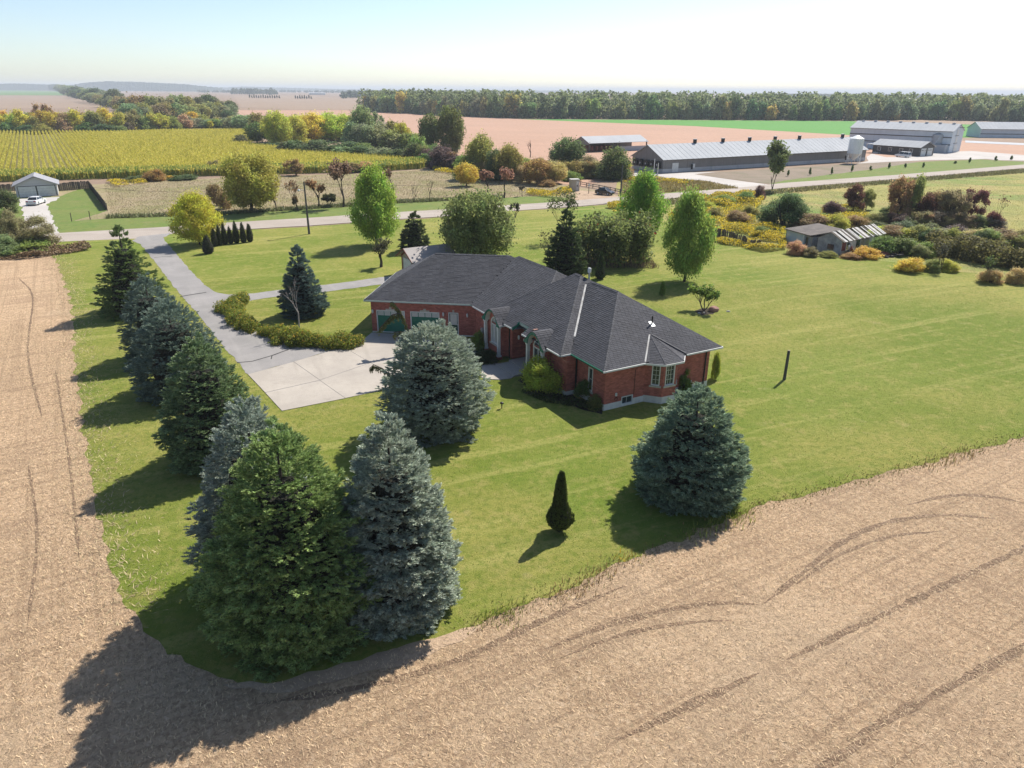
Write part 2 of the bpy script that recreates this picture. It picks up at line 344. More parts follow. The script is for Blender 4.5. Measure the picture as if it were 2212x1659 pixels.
sheet('lawn', LAWN, 0.0, M['lawn'], 'wide mown green lawn around the brick house', 'lawn')
sheet('bare_soil', GP([(480,1478),(600,1498),(720,1472),(830,1445),(930,1415),(1000,1385),(1040,1352),(1000,1356),(940,1380),(850,1402),(780,1425),(700,1448),(600,1476)]), 0.003, M['bare'],
      'pale bare soil strip along the rounded lawn corner', 'soil', 0.16, 0.5, seed=9)
# across the road, left to right
sheet('dry_meadow', GP([(-500,425),(0,402),(200,398),(480,384),(800,374),(925,365),(1010,372),(1100,386),(1200,398),(1252,405),(1300,412),(1340,424),(1223,434),(1090,443),(861,457),(661,470),(387,487),(135,502),(-500,540)]),
      -0.035, M['meadow'], 'brownish dry meadow between the gravel road and the cornfield', 'meadow')
sheet('road_verge', GP([(-300,524),(110,482),(235,471),(380,466),(480,462),(650,451),(760,446),(860,438),(950,433),(1090,427),(1180,422),(1225,428),(1240,434),(1090,445),(861,459),(661,472),(387,489),(135,504),(-300,532)]),
      -0.02, M['verge'], 'green grass verge on the far side of the gravel road', 'grass', 0.35, 2.0)
sheet('neighbour_yard', GP([(-200,440),(30,428),(128,424),(170,408),(196,406),(215,435),(232,455),(150,480),(110,492),(-200,512)]), -0.028, M['verge'], 'patchy yard grass beside the grey double garage', 'yard', 0.3, 1.0)
sheet('neighbour_driveway', GP([(36,430),(128,425),(122,432),(102,440),(107,455),(116,478),(128,503),(58,508),(52,470),(46,446)]), -0.012, M['yard'], 'pale gravel driveway below the grey double garage', 'driveway', 0.3, 0.8)
CORN = GP([(-260,289),(0,288),(255,289.5),(365,286),(547,284),(577,290),(560,303),(520,313),(602,325),(700,331),(806,336),(926,357),(915,364),(800,371),(475,379),(250,385),(0,393),(-260,404)])
sheet('corn_field', CORN, -0.03, M['corn_soil'], 'soil floor of the ripening cornfield', 'field')
sheet('harvested_field', GP([(780,241),(1000,251),(1125,257.5),(1500,272),(1840,291.5),(2090,304),(2700,332),(2700,342),(2212,335),(1870,340),(1360,374),(1260,402),(1180,392),(1010,352),(930,306)]), -0.045, M['pink_field'],
      'wide pinkish harvested field in front of the woodland', 'field')
sheet('green_field', GP([(1122,257.3),(1300,258.3),(1830,261.5),(2100,269),(2700,288),(2700,300),(2090,297),(1840,291.8),(1500,272.3)]), -0.03, M['crop_green'], 'bright green crop strip before the woodland', 'field')
sheet('tan_strip', GP([(1880,256),(2212,264.5),(2700,277),(2700,286),(2212,271),(1990,265.5)]), -0.025, M['far_tan'], 'thin tan field strip behind the white barns', 'field')
sheet('far_green_field', GP([(-300,196),(0,194.5),(130,197),(205,205),(150,206),(0,205.5),(-300,206)]), -0.045, M['far_green'], 'distant green field on the horizon at far left', 'field')
sheet('far_tan_field', GP([(-300,208),(0,206.5),(150,207.5),(225,216),(228,230),(100,234),(-300,236)]), -0.043, M['far_tan'], 'distant tan field left of the long hedgerow', 'field')
sheet('far_brown_field', GP([(505,207),(640,206),(740,211),(800,214),(800,236),(640,236),(520,231)]), -0.043, M['far_tan'], 'distant dun field beyond the hedgerow', 'field')
sheet('far_pink_field', GP([(510,237.5),(640,238),(790,238),(800,252),(600,250),(515,248)]), -0.041, M['pink_field'], 'narrow pinkish field behind the golden willows', 'field')
sheet('farmyard', GP([(1871,339),(1876,347),(1852,353.5),(1915,349.5),(2001,346),(2100,344),(2130,343),(2150,345.5),(2212,347),(2600,330),(2600,318),(2212,334.6),(2099,326),(2013,329),(1976,338),(1915,339.5),(1883,332)]), -0.02, M['yard'],
      'pale gravel farmyard in front of the white barns', 'yard', 0.3, 2.0)
sheet('barn_lane', GP([(1340,364),(1431,375),(1470,372.5),(1556,371),(1500,376),(1560,385),(1660,398.5),(1665,402),(1602,406),(1520,389.5),(1430,384.5),(1355,380)]), -0.018, M['yard'],
      'pale gravel lane from the long grey barn to the road', 'lane', 0.25, 2.0)
sheet('graded_ground', GP([(1500,377),(1556,371.5),(1860,353),(1925,350),(1985,349.5),(1880,368),(1695,390),(1662,397),(1560,384.5)]), -0.025, M['dirt'], 'graded bare ground along the long grey barn', 'ground', 0.3, 2.0)
sheet('barn_verge', GP([(1662,397.5),(1695,389.5),(1880,366),(1985,349.5),(2120,344),(2148,346),(2212,349),(2212,356),(1940,378),(1695,395)]), -0.022, M['verge'], 'green verge between the barn and the gravel road', 'grass', 0.3, 2.0)
sheet('golden_meadow', GP([(1425,436),(1500,427),(1605,417),(1695,408.5),(1940,388.5),(2212,366),(2800,334),(2800,625),(2300,622),(2212,606),(2120,592),(1990,580),(1930,566),(1860,560),(1790,554),(1715,547),(1690,537),(1620,527),(1530,512),(1440,482),(1415,455)]),
      0.006, M['meadow_gold'], 'rough golden meadow between the lawn and the gravel road', 'meadow', 0.5, 1.5)
sheet('barn_meadow', GP([(1340,380),(1360,381),(1430,385.5),(1520,390.5),(1600,407),(1490,413.5),(1340,424.5),(1330,405)]), -0.03, M['meadow_gold'], 'rough weedy patch between the lane and the road', 'meadow', 0.3, 1.5)
ROAD_T = [(-300,530),(135,503),(300,493.5),(387,488),(486,481),(661,471),(748,465),(861,458),(948,453),(1090,443.5),(1223,434.6),(1335,425.5),(1491,414),(1608,404),(1695,395),(1940,377.4),(2212,355.4),(2700,318)]
ROAD_B = [(2700,324),(2212,363),(1940,386.5),(1695,405.8),(1603,414.8),(1491,424.8),(1335,438.5),(1223,447.6),(1095,456),(951,468),(861,473.5),(748,481.7),(661,488),(486,497.5),(375,505),(330,511),(310,515),(130,522),(-300,558)]
sheet('gravel_road', GP(ROAD_T + ROAD_B), 0.012, M['gravel'], 'pale gravel road crossing behind the house', 'road', 0.12, 2.0)
sheet('road_shoulder', GP([(1236,410),(1300,415),(1345,426),(1338,431),(1225,433),(1250,421)]), 0.004, M['bare'], 'brown dirt pull-off where the black car is parked', 'ground', 0.3, 1.0)
DRIVE = GP([(300,511),(372,503),(352,514),(364,529),(387,556),(417,591),(446,619),(468,632),(495,636.5),(548,634),(600,627),(711,614.5),(860,594),(905,588),(905,603),(831,613.5),(698,631),(600,641),(548,648),(520,655),
    (505,668),(515,690),(545,712),(590,730),(650,743),(705,750),(742,750.5),(634,782),(536,809),(509,778),(478,743),(440,694),(413,662),(387,633),(333,564),(303,527),(285,520)])
sheet('driveway', DRIVE, 0.016, M['asphalt'], 'long worn grey asphalt driveway curving from the road', 'driveway', 0.11, 0.45)
for k, (p, w) in enumerate(((((372,554),(350,555),(333,557)), .09), (((446,632),(420,636),(390,641)), .16), (((632,752),(590,768),(545,781),(512,784)), .09), (((600,764),(588,768),(586,776)), .05))):
    q = GP(p); mb = MB()
    for a, b in zip(q[:-1], q[1:]):
        d = (Vector(b) - Vector(a)).normalized(); n = Vector((-d.y, d.x)) * w
        mb.add([(a[0]-n.x, a[1]-n.y, .021), (b[0]-n.x, b[1]-n.y, .021), (b[0]+n.x*.7, b[1]+n.y*.7, .021), (a[0]+n.x*.6, a[1]+n.y*.6, .021)], [(0,1,2,3)])
    tag(mb.build('asphalt_crack', M['crack']), ('dark crack across the shaded driveway near the road', 'dark patched crack across the driveway beside the path fork', 'long dark crack near the concrete pad joint', 'short branching crack near the concrete pad joint')[k], 'crack', None, 'structure')
# concrete pad of separate slabs
pad = empty('concrete_pad', (0, 0, 0), 0, label='pale concrete parking pad in front of the garage doors', cat='driveway', kind='structure')
slabs = [[(536,809.5),(634,782.5),(690,822),(573,848.5)], [(573.8,849.5),(690.8,823),(745,861),(609,888)], [(635,782),(742,750.8),(800,784),(691,821.5)],
         [(691.5,822.3),(800.6,784.8),(850,812),(840,840),(746,860.5)], [(743,750.5),(776,741.5),(880,745),(960,752),(960,790),(880,815),(851,811.5),(801,784.2)],
         [(776.5,741),(803,719),(870,722.5),(875,744.2)], [(870.8,722.6),(960,728),(963,750.5),(876,744.4)], [(960.8,728),(1035,735),(1040,760),(964,751)]]
for s in slabs:
    c_ = (sum(p[0] for p in GP(s)) / len(s), sum(p[1] for p in GP(s)) / len(s)); MB().slab([(p[0] + (p[0] - c_[0]) * .0022, p[1] + (p[1] - c_[1]) * .0022) for p in GP(s)], -0.05, 0.035).build('slab', M['concrete'], pad, bevel=0.004)
MB().slab(GP([(538,809),(634,783),(776,742),(804,721),(1033,736),(1038,760),(960,789),(850,811),(840,839),(609,887)]), -.06, .022).build('sub_base', M['asphalt'], pad)
# wheel tracks pressed into the stubble
tr = 0
for pts, w in (([(1330,1600),(1640,1453)], .30), ([(1700,1424),(2400,1096)], .30), ([(1830,1600),(2300,1352)], .30),
               ([(1700,1700),(1900,1580)], .3), ([(1200,1425),(1340,1372),(1480,1345),(1580,1340)], .2), ([(1720,1262),(1810,1200),(1920,1160),(2040,1146)], .2), ([(1960,1090),(2060,1070),(2160,1075),(2260,1100)], .26), ([(1180,1400),(1330,1345),(1470,1312),(1560,1302),(1640,1306)], .30), ([(1650,1304),(1730,1240),(1820,1170),(1920,1128),(2040,1112),(2150,1120)], .30),
               ([(60,1000),(80,1150),(60,1350)], .14), ([(120,800),(150,1000),(170,1200)], .14), ([(40,600),(70,640),(60,760),(90,900)], .16), ([(560,1520),(800,1480),(1000,1420),(1150,1350),(1350,1265)], .32)):
    q = [Vector(p) for p in GP(pts)]; mb = MB(); rng = random.Random(tr); L = []; qq = [q[0] * 2 - q[1]] + q + [q[-1] * 2 - q[-2]]
    for i in range(1, len(qq) - 2):
        a, b, c, d = qq[i - 1:i + 3]; n = max(2, int((c - b).length / 0.4))
        L += [(b * 2 + (c - a) * t + (a * 2 - b * 5 + c * 4 - d) * t * t + (b * 3 - a - c * 3 + d) * t ** 3) * .5 for t in (j / n for j in range(n))]
    L.append(q[-1]); vs = []
    for i, p in enumerate(L):
        d = (L[min(i + 1, len(L) - 1)] - L[max(i - 1, 0)]).normalized(); n = Vector((-d.y, d.x))
        e = min(1.0, 0.15 + min(i, len(L) - 1 - i) * 0.2)
        wob = .5 + rng.uniform(-.2, .2); vs += [tuple(p + n * w * e * (wob + rng.uniform(-.15, .15))) + (-0.009 + tr * .0005,), tuple(p - n * w * e * wob) + (-0.009 + tr * .0005,)]
    mb.add(vs, [(2*i, 2*i+1, 2*i+3, 2*i+2) for i in range(len(L) - 1)])
    tag(mb.build('wheel_track', M['track']), ('long wheel track ending mid field, lowest of the diagonal pair', 'longest diagonal wheel track running to the picture edge', 'diagonal wheel track in the bottom right corner',
        'wheel track cut off by the bottom picture edge', 'inner curve of the lower turn track', 'inner curve of the upper turn track', 'short turn track near the right end of the lawn edge', 'curving turn track below the round spruce', 'curving turn track nearest the lawn edge', 'wheel track beside the left picture edge', 'wheel track along the spruce row shadows', 'looping wheel track in the far left field', 'wheel track following the rounded lawn corner')[tr], 'track', None, 'structure'); tr += 1

# scatter helpers -----------------------------------------------------------
def inside(pts, poly):
    x, y = pts[:, 0], pts[:, 1]; r = np.zeros(len(pts), bool); n = len(poly)
    for i in range(n):
        x1, y1 = poly[i][:2]; x2, y2 = poly[(i + 1) % n][:2]
        if y1 == y2: continue
        c = ((y1 > y) != (y2 > y)) & (x < (x2 - x1) * (y - y1) / (y2 - y1) + x1); r ^= c
    return r
def scatter(rng, poly, n, not_in=(), maxr=None):
    P = np.array([p[:2] for p in poly]); lo, hi = P.min(0), P.max(0); out = []; got = 0
    for _ in range(60):
        p = rng.uniform(lo, hi, (n * 2, 2)); k = inside(p, poly)
        for q in not_in: k &= ~inside(p, q)
        if maxr: k &= (p[:, 1] < maxr) & (np.abs(p[:, 0]) < p[:, 1] * 0.78 + 6)
        out.append(p[k]); got += k.sum()
        if got >= n: break
    return np.concatenate(out)[:n]
def blades(rng, p, z, h, w, lean, cross=False):
    "one bent-over triangle (or rhombus) per point, as quads"
    n = len(p); a = rng.uniform(0, 2 * np.pi, n); hh = rng.uniform(*h, n); ww = rng.uniform(*w, n); ln = rng.uniform(*lean, n)
    d = np.stack([np.cos(a), np.sin(a)], 1); s = np.stack([-d[:, 1], d[:, 0]], 1)
    b = np.concatenate([p, np.full((n, 1), z)], 1)
    def off(k, f, t): return b + np.concatenate([d * (f * ln * hh)[:, None] + s * (k * ww)[:, None], (t * hh * np.sqrt(np.clip(1 - ln ** 2, 0.02, 1)))[:, None]], 1)
    v = np.stack([off(-.5, 0, 0), off(.5, 0, 0), off(.4, .55, .6), off(-.15, 1.0, 1.0)], 1).reshape(-1, 3)
    return v, np.arange(4 * n).reshape(n, 4)
rng = np.random.default_rng(11)
near = [(-46, 12), (64, 12), (64, 62), (-46, 62)]
p = scatter(rng, near, 330000, (LAWN,)); k = inside(p, STUB) & (np.abs(p[:, 0]) < p[:, 1] * .78 + 6); p = p[k]
n = len(p); a = rng.uniform(0, np.pi, n); L = rng.uniform(.02, .075, n); w = rng.uniform(.008, .018, n); zt = rng.uniform(0.0, .07, n)
d = np.stack([np.cos(a), np.sin(a)], 1); s = np.stack([-d[:, 1], d[:, 0]], 1)
def _o(f, k, z): return np.concatenate([p + d * (f * L)[:, None] + s * (k * w)[:, None], z[:, None]], 1)
v = np.stack([_o(-1, -.5, np.full(n, -.005)), _o(-1, .5, np.full(n, -.005)), _o(1, .5, zt), _o(1, -.5, zt)], 1).reshape(-1, 3)
straw = leaf_mat('straw', 0.1, 0.62, 0.012)
o = link('stubble_straw', np_mesh('stubble_straw', v, np.arange(4 * n).reshape(n, 4), straw)); o.color = (0.54, 0.395, 0.24, 1)
tag(o, 'loose cut straw and chaff lying over the stubble field', 'straw', None, 'stuff')
p = scatter(rng, [(-34, 20), (52, 20), (52, 78), (-34, 78)], 330000, ([(-14,44),(-14,72),(12,72),(15,48),(6.2,43.6),(-3,56)], DRIVE, GP([(536,809),(776,741),(803,719),(1035,735),(1040,790),(850,840),(609,888)]))); p = p[inside(p, LAWN) & (np.abs(p[:, 0]) < p[:, 1] * .78 + 6)]
v, f = blades(rng, p, 0.0, (.02, .05), (.012, .035), (.35, .9))
M['grass'] = leaf_mat('grass_blade', 0.3, 0.42, 0.03, (0.24, 0.21, 0.085), 0.22)
o = link('grass', np_mesh('grass', v, f, M['grass'])); o.color = (0.19, 0.24, 0.034, 1); tag(o, 'short mown grass blades of the lawn', 'grass', None, 'stuff')
# ragged weeds where lawn meets stubble
E = GP([(112,548),(128,580),(150,640),(160,700),(158,760),(166,820),(176,900),(190,1000),(203,1080),(222,1170),(250,1250),(290,1320)])
F2 = GP([(1010,1355),(1060,1335),(1140,1305),(1230,1272),(1330,1215),(1430,1178),(1530,1140),(1650,1090),(1760,1062),(1880,1032),(2000,1000),(2100,972),(2212,945),(2420,890)])
def along(rng, line, n, spread):
    q = np.array(line); seg = np.linalg.norm(np.diff(q, axis=0), axis=1); cum = np.concatenate([[0], np.cumsum(seg)])
    t = rng.uniform(0, cum[-1], n); i = np.clip(np.searchsorted(cum, t) - 1, 0, len(seg) - 1)
    return q[i] + (q[i + 1] - q[i]) * ((t - cum[i]) / seg[i])[:, None] + rng.normal(0, spread, (n, 2))
v, f = blades(rng, along(rng, F2, 2600, .35), 0, (.04, .13), (.02, .06), (.1, .75))
o = link('weeds', np_mesh('edge_weeds', v, f, M['grass'])); o.color = (0.20, 0.215, 0.055, 1); tag(o, 'ragged weeds along the lawn edge below the round spruce', 'weeds', None, 'stuff')
v, f = blades(rng, along(rng, F2, 900, .38), 0, (.04, .14), (.02, .06), (.1, .6))
o = link('weeds', np_mesh('brown_weeds', v, f, M['leaf_dry'])); o.color = (0.30, 0.18, 0.09, 1); tag(o, 'reddish brown dry weeds along the lawn edge', 'weeds', None, 'stuff')
v, f = blades(rng, along(rng, E, 9000, .95), -.005, (.08, .34), (.015, .035), (.8, .99))
o = link('straw_litter', np_mesh('straw_litter', v, f, straw)); o.color = (0.46, 0.36, 0.21, 1); tag(o, 'straw litter strewn over the left lawn edge', 'straw', None, 'stuff')
for lab_, line_, n_, h_, c_ in (('tall yellow-green weeds at the lawn edge below the round spruce', [(1490,1162),(1530,1142),(1580,1128),(1625,1108)], 420, (.25, .6), (0.30, 0.34, 0.06)), ('orange goldenrod stems at the lawn edge near the flame cedar', [(1345,1212),(1362,1206)], 60, (.3, .6), (0.55, 0.36, 0.05)),
        ('bright green weeds at the lawn edge below the silvery spruce', [(1050,1345),(1090,1328),(1130,1316)], 260, (.2, .5), (0.26, 0.32, 0.05)), ('brown seed-head weeds along the lower lawn edge', [(1190,1296),(1235,1275),(1290,1245),(1330,1222)], 420, (.2, .5), (0.36, 0.24, 0.10)), ('dry weeds by the right end of the field edge', [(1990,1010),(2060,990),(2110,978)], 260, (.25, .55), (0.34, 0.25, 0.10))):
    v, f = blades(rng, along(rng, GP(line_), n_ // 2, .34), 0, (h_[0] * .6, h_[1] * .8), (.02, .05), (.0, .6)); o = link('weeds', np_mesh('edge_weed_clump', v, f, M['grass'])); o.color = (*c_, 1); tag(o, lab_, 'weeds', None, 'stuff')
# tall dry grass and weeds in the meadows
def tufts(name, label, poly, n, h, w, color, mat='leaf_dry', lean=(.3, .95), z=-.03, not_in=()):
    p = scatter(rng, poly, n, not_in); v, f = blades(rng, p, z, h, w, lean)
    o = link(name, np_mesh(name, v, f, M[mat])); o.color = (*color, 1); return tag(o, label, 'weeds', None, 'stuff')
MEAD = GP([(225,400),(480,386),(800,376),(925,367),(1010,374),(1100,388),(1200,400),(1215,418),(1090,428),(861,438),(661,452),(480,463),(240,472)])
tufts('dry_grass', 'dry tawny grass standing in the meadow beyond the road', MEAD, 50000, (.10, .28), (.04, .11), (0.38, 0.305, 0.18))
GOLDM = GP([(1430,440),(1605,420),(1695,411),(1940,391),(2212,369),(2320,360),(2320,560),(2212,600),(1990,575),(1860,556),(1715,543),(1620,524),(1530,508),(1440,478)])
tufts('meadow_grass', 'rough yellowing grass in the meadow right of the lawn', GOLDM, 30000, (.05, .18), (.04, .10), (0.36, 0.33, 0.11), z=0)
tufts('barn_weeds', 'weedy tufts between the barn lane and the road', GP([(1340,382),(1430,387),(1520,392),(1596,407),(1490,412),(1345,423)]), 9000, (.3, .8), (.08, .2), (0.32, 0.25, 0.09))
tufts('verge_weeds', 'weeds along the near edge of the gravel road', GP([(1440,432),(1605,417),(1940,388.5),(2212,366),(2320,358),(2320,366),(2212,374),(1940,396),(1605,426),(1440,444)]), 12000, (.3, .7), (.08, .2), (0.22, 0.20, 0.08), z=0)
tufts('verge_weeds', 'dark weeds between the meadow and the far verge', GP([(230,467),(480,459),(650,448),(860,434),(1090,424),(1090,428),(860,439),(650,453),(480,464),(230,472)]), 9000, (.3, .8), (.06, .18), (0.17, 0.185, 0.07))
# corn: every plant stands in its row
ca, sa = math.cos(ROWDIR), math.sin(ROWDIR)
P = np.array(CORN); uu = P @ np.array([ca, sa]); vv = P @ np.array([-sa, ca])
rows = np.arange(vv.min(), vv.max(), 1.35); pl = np.arange(uu.min(), uu.max(), .50)
U, V = np.meshgrid(pl, rows); U = U.ravel() + rng.uniform(-.25, .25, U.size); V = V.ravel() + rng.normal(0, .09, V.size)
p = np.stack([U * ca - V * sa, U * sa + V * ca], 1); p = p[inside(p, CORN)]
p = p[(np.abs(p[:, 0]) < p[:, 1] * .80)]
HEAD = GP([(-260,404),(0,393),(250,385),(475,379),(800,371),(915,364),(926,357),(900,353),(800,363),(475,371),(250,377),(0,384),(-260,394)])
lush = inside(p, HEAD)
M['corn'] = leaf_mat('corn_leaf', 0.4, 0.20, 0.02, (0.58, 0.50, 0.10), 0.45)
def corn_mesh(name, p, h, w, col, label):
    n = len(p); a = rng.uniform(0, np.pi, n); H = rng.uniform(*h, n); W = rng.uniform(*w, n)
    d = np.stack([np.cos(a), np.sin(a)], 1) * W[:, None]; s = np.stack([-np.sin(a), np.cos(a)], 1) * W[:, None]; V = []
    def pt(xy, z): return np.concatenate([xy, z[:, None]], 1)
    V.append(np.stack([pt(p - d * .1, H * 0), pt(p + d * .1, H * 0), pt(p + d * .12, H), pt(p - d * .12, H * .97)], 1))              # stalk and tassel
    V.append(np.stack([pt(p, H * .35), pt(p + d * .5 + s * .22, H * .72), pt(p + d * 1.0, H * .62), pt(p + d * .5 - s * .22, H * .68)], 1))
    V.append(np.stack([pt(p, H * .5), pt(p - d * .5 + s * .22, H * .86), pt(p - d * 1.0, H * .74), pt(p - d * .5 - s * .22, H * .82)], 1))
    v = np.concatenate(V, 1).reshape(-1, 3)
    o = link('corn_crop', np_mesh(name, v, np.arange(len(v)).reshape(-1, 4), M['corn'])); o.color = (*col, 1); tag(o, label, 'corn', None, 'stuff')
print('corn plants', len(p))
corn_mesh('corn_rows', p[~lush], (1.75, 2.1), (.36, .6), (0.52, 0.48, 0.065), 'rows of yellowing corn plants across the field')
extra = scatter(rng, HEAD, 9000)
corn_mesh('corn_headland', extra, (1.8, 2.3), (.4, .7), (0.22, 0.30, 0.06), 'greener corn along the near edge of the cornfield')
# ------------------------------------------------------------ trees and shrubs
def norm(v): return v / (np.linalg.norm(v, axis=-1, keepdims=True) + 1e-9)
def leaves(rng, pos, nrm, size, aspect=1.7, wild=0.7):
    "one rhombic leaf cluster per point"
    n = len(pos); nn = norm(nrm + rng.normal(0, wild, (n, 3))); t = norm(np.cross(nn, rng.normal(0, 1, (n, 3)))); b = np.cross(nn, t)
    s = size * rng.uniform(.6, 1.35, n)[:, None]; t = t * s * aspect * .5; b = b * s * .5
    v = np.stack([pos - t, pos - b + nn * s * .15, pos + t, pos + b + nn * s * .15], 1).reshape(-1, 3)
    return v, np.arange(4 * n).reshape(n, 4)
def blob_points(rng, n, cen, rad, squash=.85, keep=.72):
    k = len(cen); w = rad ** 2; i = rng.choice(k, n * 2, p=w / w.sum()); d = norm(rng.normal(0, 1, (n * 2, 3)))
    r = rad[i] * rng.uniform(.30, 1.15, n * 2) ** .5; pos = cen[i] + d * r[:, None] * np.array([1, 1, squash])
    dist = np.linalg.norm((pos[:, None, :] - cen[None]) / np.array([1, 1, squash]), axis=2) / rad[None]
    ok = (dist < keep).sum(1) <= (rad[i] * 0 + 0); ok |= rng.random(n * 2) < .12
    pos, d = pos[ok], d[ok]; return pos[:n], d[:n]
def crown_proto(name, seed, kind, n, size):
    "unit crown: x,y in about [-.5,.5], z in [0,1]"
    rng = np.random.default_rng(seed); random.seed(seed)
    if kind == 'maple':        # ovate, widest below the middle
        k = 120; z = .15 + .80 * (np.arange(k) + .5) / k + rng.normal(0, .02, k); r = .47 * np.clip(np.sin(np.pi * np.clip((z - .08) / .98, 0, 1) ** .75), .12, 1)
        a = np.arange(k) * 2.39996 + rng.normal(0, .25, k); q = np.where(np.arange(k) % 4 == 0, .35, rng.uniform(.60, 1.06, k)); cen = np.stack([np.cos(a) * r * q, np.sin(a) * r * q, z], 1); rad = rng.uniform(.055, .098, k)
    elif kind == 'round':
        k = 80; g = (np.arange(k) + .5) / k; d = np.stack([np.cos(np.arange(k) * 2.39996) * np.sqrt(1 - (1 - 2 * g) ** 2), np.sin(np.arange(k) * 2.39996) * np.sqrt(1 - (1 - 2 * g) ** 2), 1 - 2 * g], 1); d = norm(d + rng.normal(0, .13, (k, 3))); q = np.where(np.arange(k) % 4 == 0, .45, rng.uniform(.78, 1.0, k))[:, None]
        cen = d * q * np.array([.40, .40, .41]) + np.array([0, 0, .52]); rad = rng.uniform(.07, .12, k)
    elif kind == 'spread':     # several leaders, gaps between
        k = 30; a = rng.uniform(0, 6.28, k); q = rng.uniform(.1, .42, k); z = rng.uniform(.3, .95, k) - q * .35
        cen = np.stack([np.cos(a) * q, np.sin(a) * q, z], 1); rad = rng.uniform(.06, .12, k)
    elif kind == 'thin':
        k = 26; z = rng.uniform(.22, .97, k); a = rng.uniform(0, 6.28, k); q = rng.uniform(0, .32, k) * (1.15 - z); cen = np.stack([np.cos(a) * q, np.sin(a) * q, z], 1); rad = rng.uniform(.08, .16, k)
    elif kind == 'bush':
        k = 46; d = norm(rng.normal(0, 1, (k, 3))); d[:, 2] = np.abs(d[:, 2]); q = rng.uniform(.3, 1.12, k)[:, None] ** .5
        cen = d * q * np.array([.37, .37, .74]) + np.array([0, 0, .10]); rad = rng.uniform(.06, .13, k)
    pos, d = blob_points(rng, n, cen, rad, 1.0 if kind == 'bush' else .9)
    if kind == 'bush': pos[:, 2] = np.abs(pos[:, 2])
    k_ = rng.random(len(pos)) < .14; pos[k_] += d[k_] * rng.uniform(0, .11, (k_.sum(), 1)) + np.array([0, 0, .02])
    pos[:, 2] = np.clip(pos[:, 2], .01, 1.08)
    pos = pos + rng.normal(0, .026 if kind != 'bush' else .034, pos.shape)
    return leaves(rng, pos, d + np.array([0, 0, .45]), size, 1.6, 1.1)
def trunk_proto(seed, kind):
    random.seed(seed); mb = MB()
    if kind in ('bush',):
        for _ in range(6):
            a = random.uniform(0, 6.28); r = random.uniform(.1, .3)
            mb.tube([(.03*math.cos(a), .03*math.sin(a), 0), (r*.5*math.cos(a), r*.5*math.sin(a), .3), (r*math.cos(a), r*math.sin(a), .62)], [.022, .014, .006], 4)
        return mb
    top = {'maple': .9, 'round': .75, 'spread': .5, 'thin': .92}[kind]; r0 = {'maple': .032, 'round': .032, 'spread': .035, 'thin': .04}[kind]
    mb.tube([(0, 0, -.01), (.006, .004, .12), (-.008, .01, top * .5), (.01, 0, top)], [r0 * 1.25, r0, r0 * .62, r0 * .15], 7)
    for i in range(11 if kind != 'spread' else 9):
        a = i * 2.4 + random.uniform(-.4, .4); z = random.uniform(.16, top * .8); l = random.uniform(.18, .36) * (1.1 if kind == 'spread' else .9) * (1.15 - z * .7)
        mb.tube([(0, 0, z), (l*.5*math.cos(a), l*.5*math.sin(a), z + l*.55), (l*math.cos(a), l*math.sin(a), z + l * 1.0)], [r0 * .42, r0 * .26, r0 * .06], 5)
    return mb
PROTO = {}
def proto(kind, var, dens):
    key = (kind, var, dens)
    if key not in PROTO:
        n, size = {'hi': (24000, .0195), 'mid': (10000, .028), 'lo': (3800, .044), 'far': (1100, .08), 'sparse': (900, .034)}[dens]
        sd = hash((len(kind) * 7 + ord(kind[0]), var, n)) % 9999
        v, f = crown_proto('crown', sd, kind, n, size)
        PROTO[key] = (np_mesh('crown_' + kind, v, f, M['leaf_far' if dens in ('far', 'lo') else 'leaf']), trunk_proto(sd + 1, kind).mesh('trunk_' + kind, M['bark']))
    return PROTO[key]
def set_mat(o, m):
    o.material_slots[0].link = 'OBJECT'; o.material_slots[0].material = m
def plant_at(name, label, cat, X, Y, h, w, col, kind='round', dens='mid', var=0, group=None, mat=None, rot=None, lift=0.0, single=False):
    cr, tk = proto(kind, var, dens)
    rot = rot if rot is not None else (X * 7.3 + Y * 3.1) % 6.28
    if single:
        key = ('single',) + (kind, var, dens)
        if key not in PROTO:
            v1 = np.empty(len(cr.vertices) * 3, np.float32); cr.vertices.foreach_get("co", v1); me = bpy.data.meshes.new('tree_' + kind)
            tv = [tuple(v.co) for v in tk.vertices]; tf = [tuple(p.vertices) for p in tk.polygons]; nb = len(cr.vertices)
            me.from_pydata(v1.reshape(-1, 3).tolist() + tv, [], [tuple(p.vertices) for p in cr.polygons] + [tuple(i + nb for i in t) for t in tf])
            me.materials.append(M['leaf_far']); me.materials.append(M['bark'])
            me.polygons.foreach_set("material_index", [0] * len(cr.polygons) + [1] * len(tf)); PROTO[key] = me
        o = link(name, PROTO[key], None, (X, Y, -.05 + lift), rot); o.scale = (w, w, h); o.color = (*[q_ * 1.2 for q_ in col], 1)
        return tag(o, label, cat, group)
    root = empty(name, (X, Y, -.04 + lift), rot, label=label, cat=cat, group=group)
    t = link('stem' if kind == 'bush' else 'trunk', tk, root); t.scale = (w * .8 if kind != 'bush' else w, w * .8 if kind != 'bush' else w, h)
    c = link('foliage' if kind == 'bush' else 'crown', cr, root); c.scale = (w, w, h); c.color = (*[q_ * 1.22 for q_ in col], 1)
    if mat: set_mat(c, M[mat])
    return root
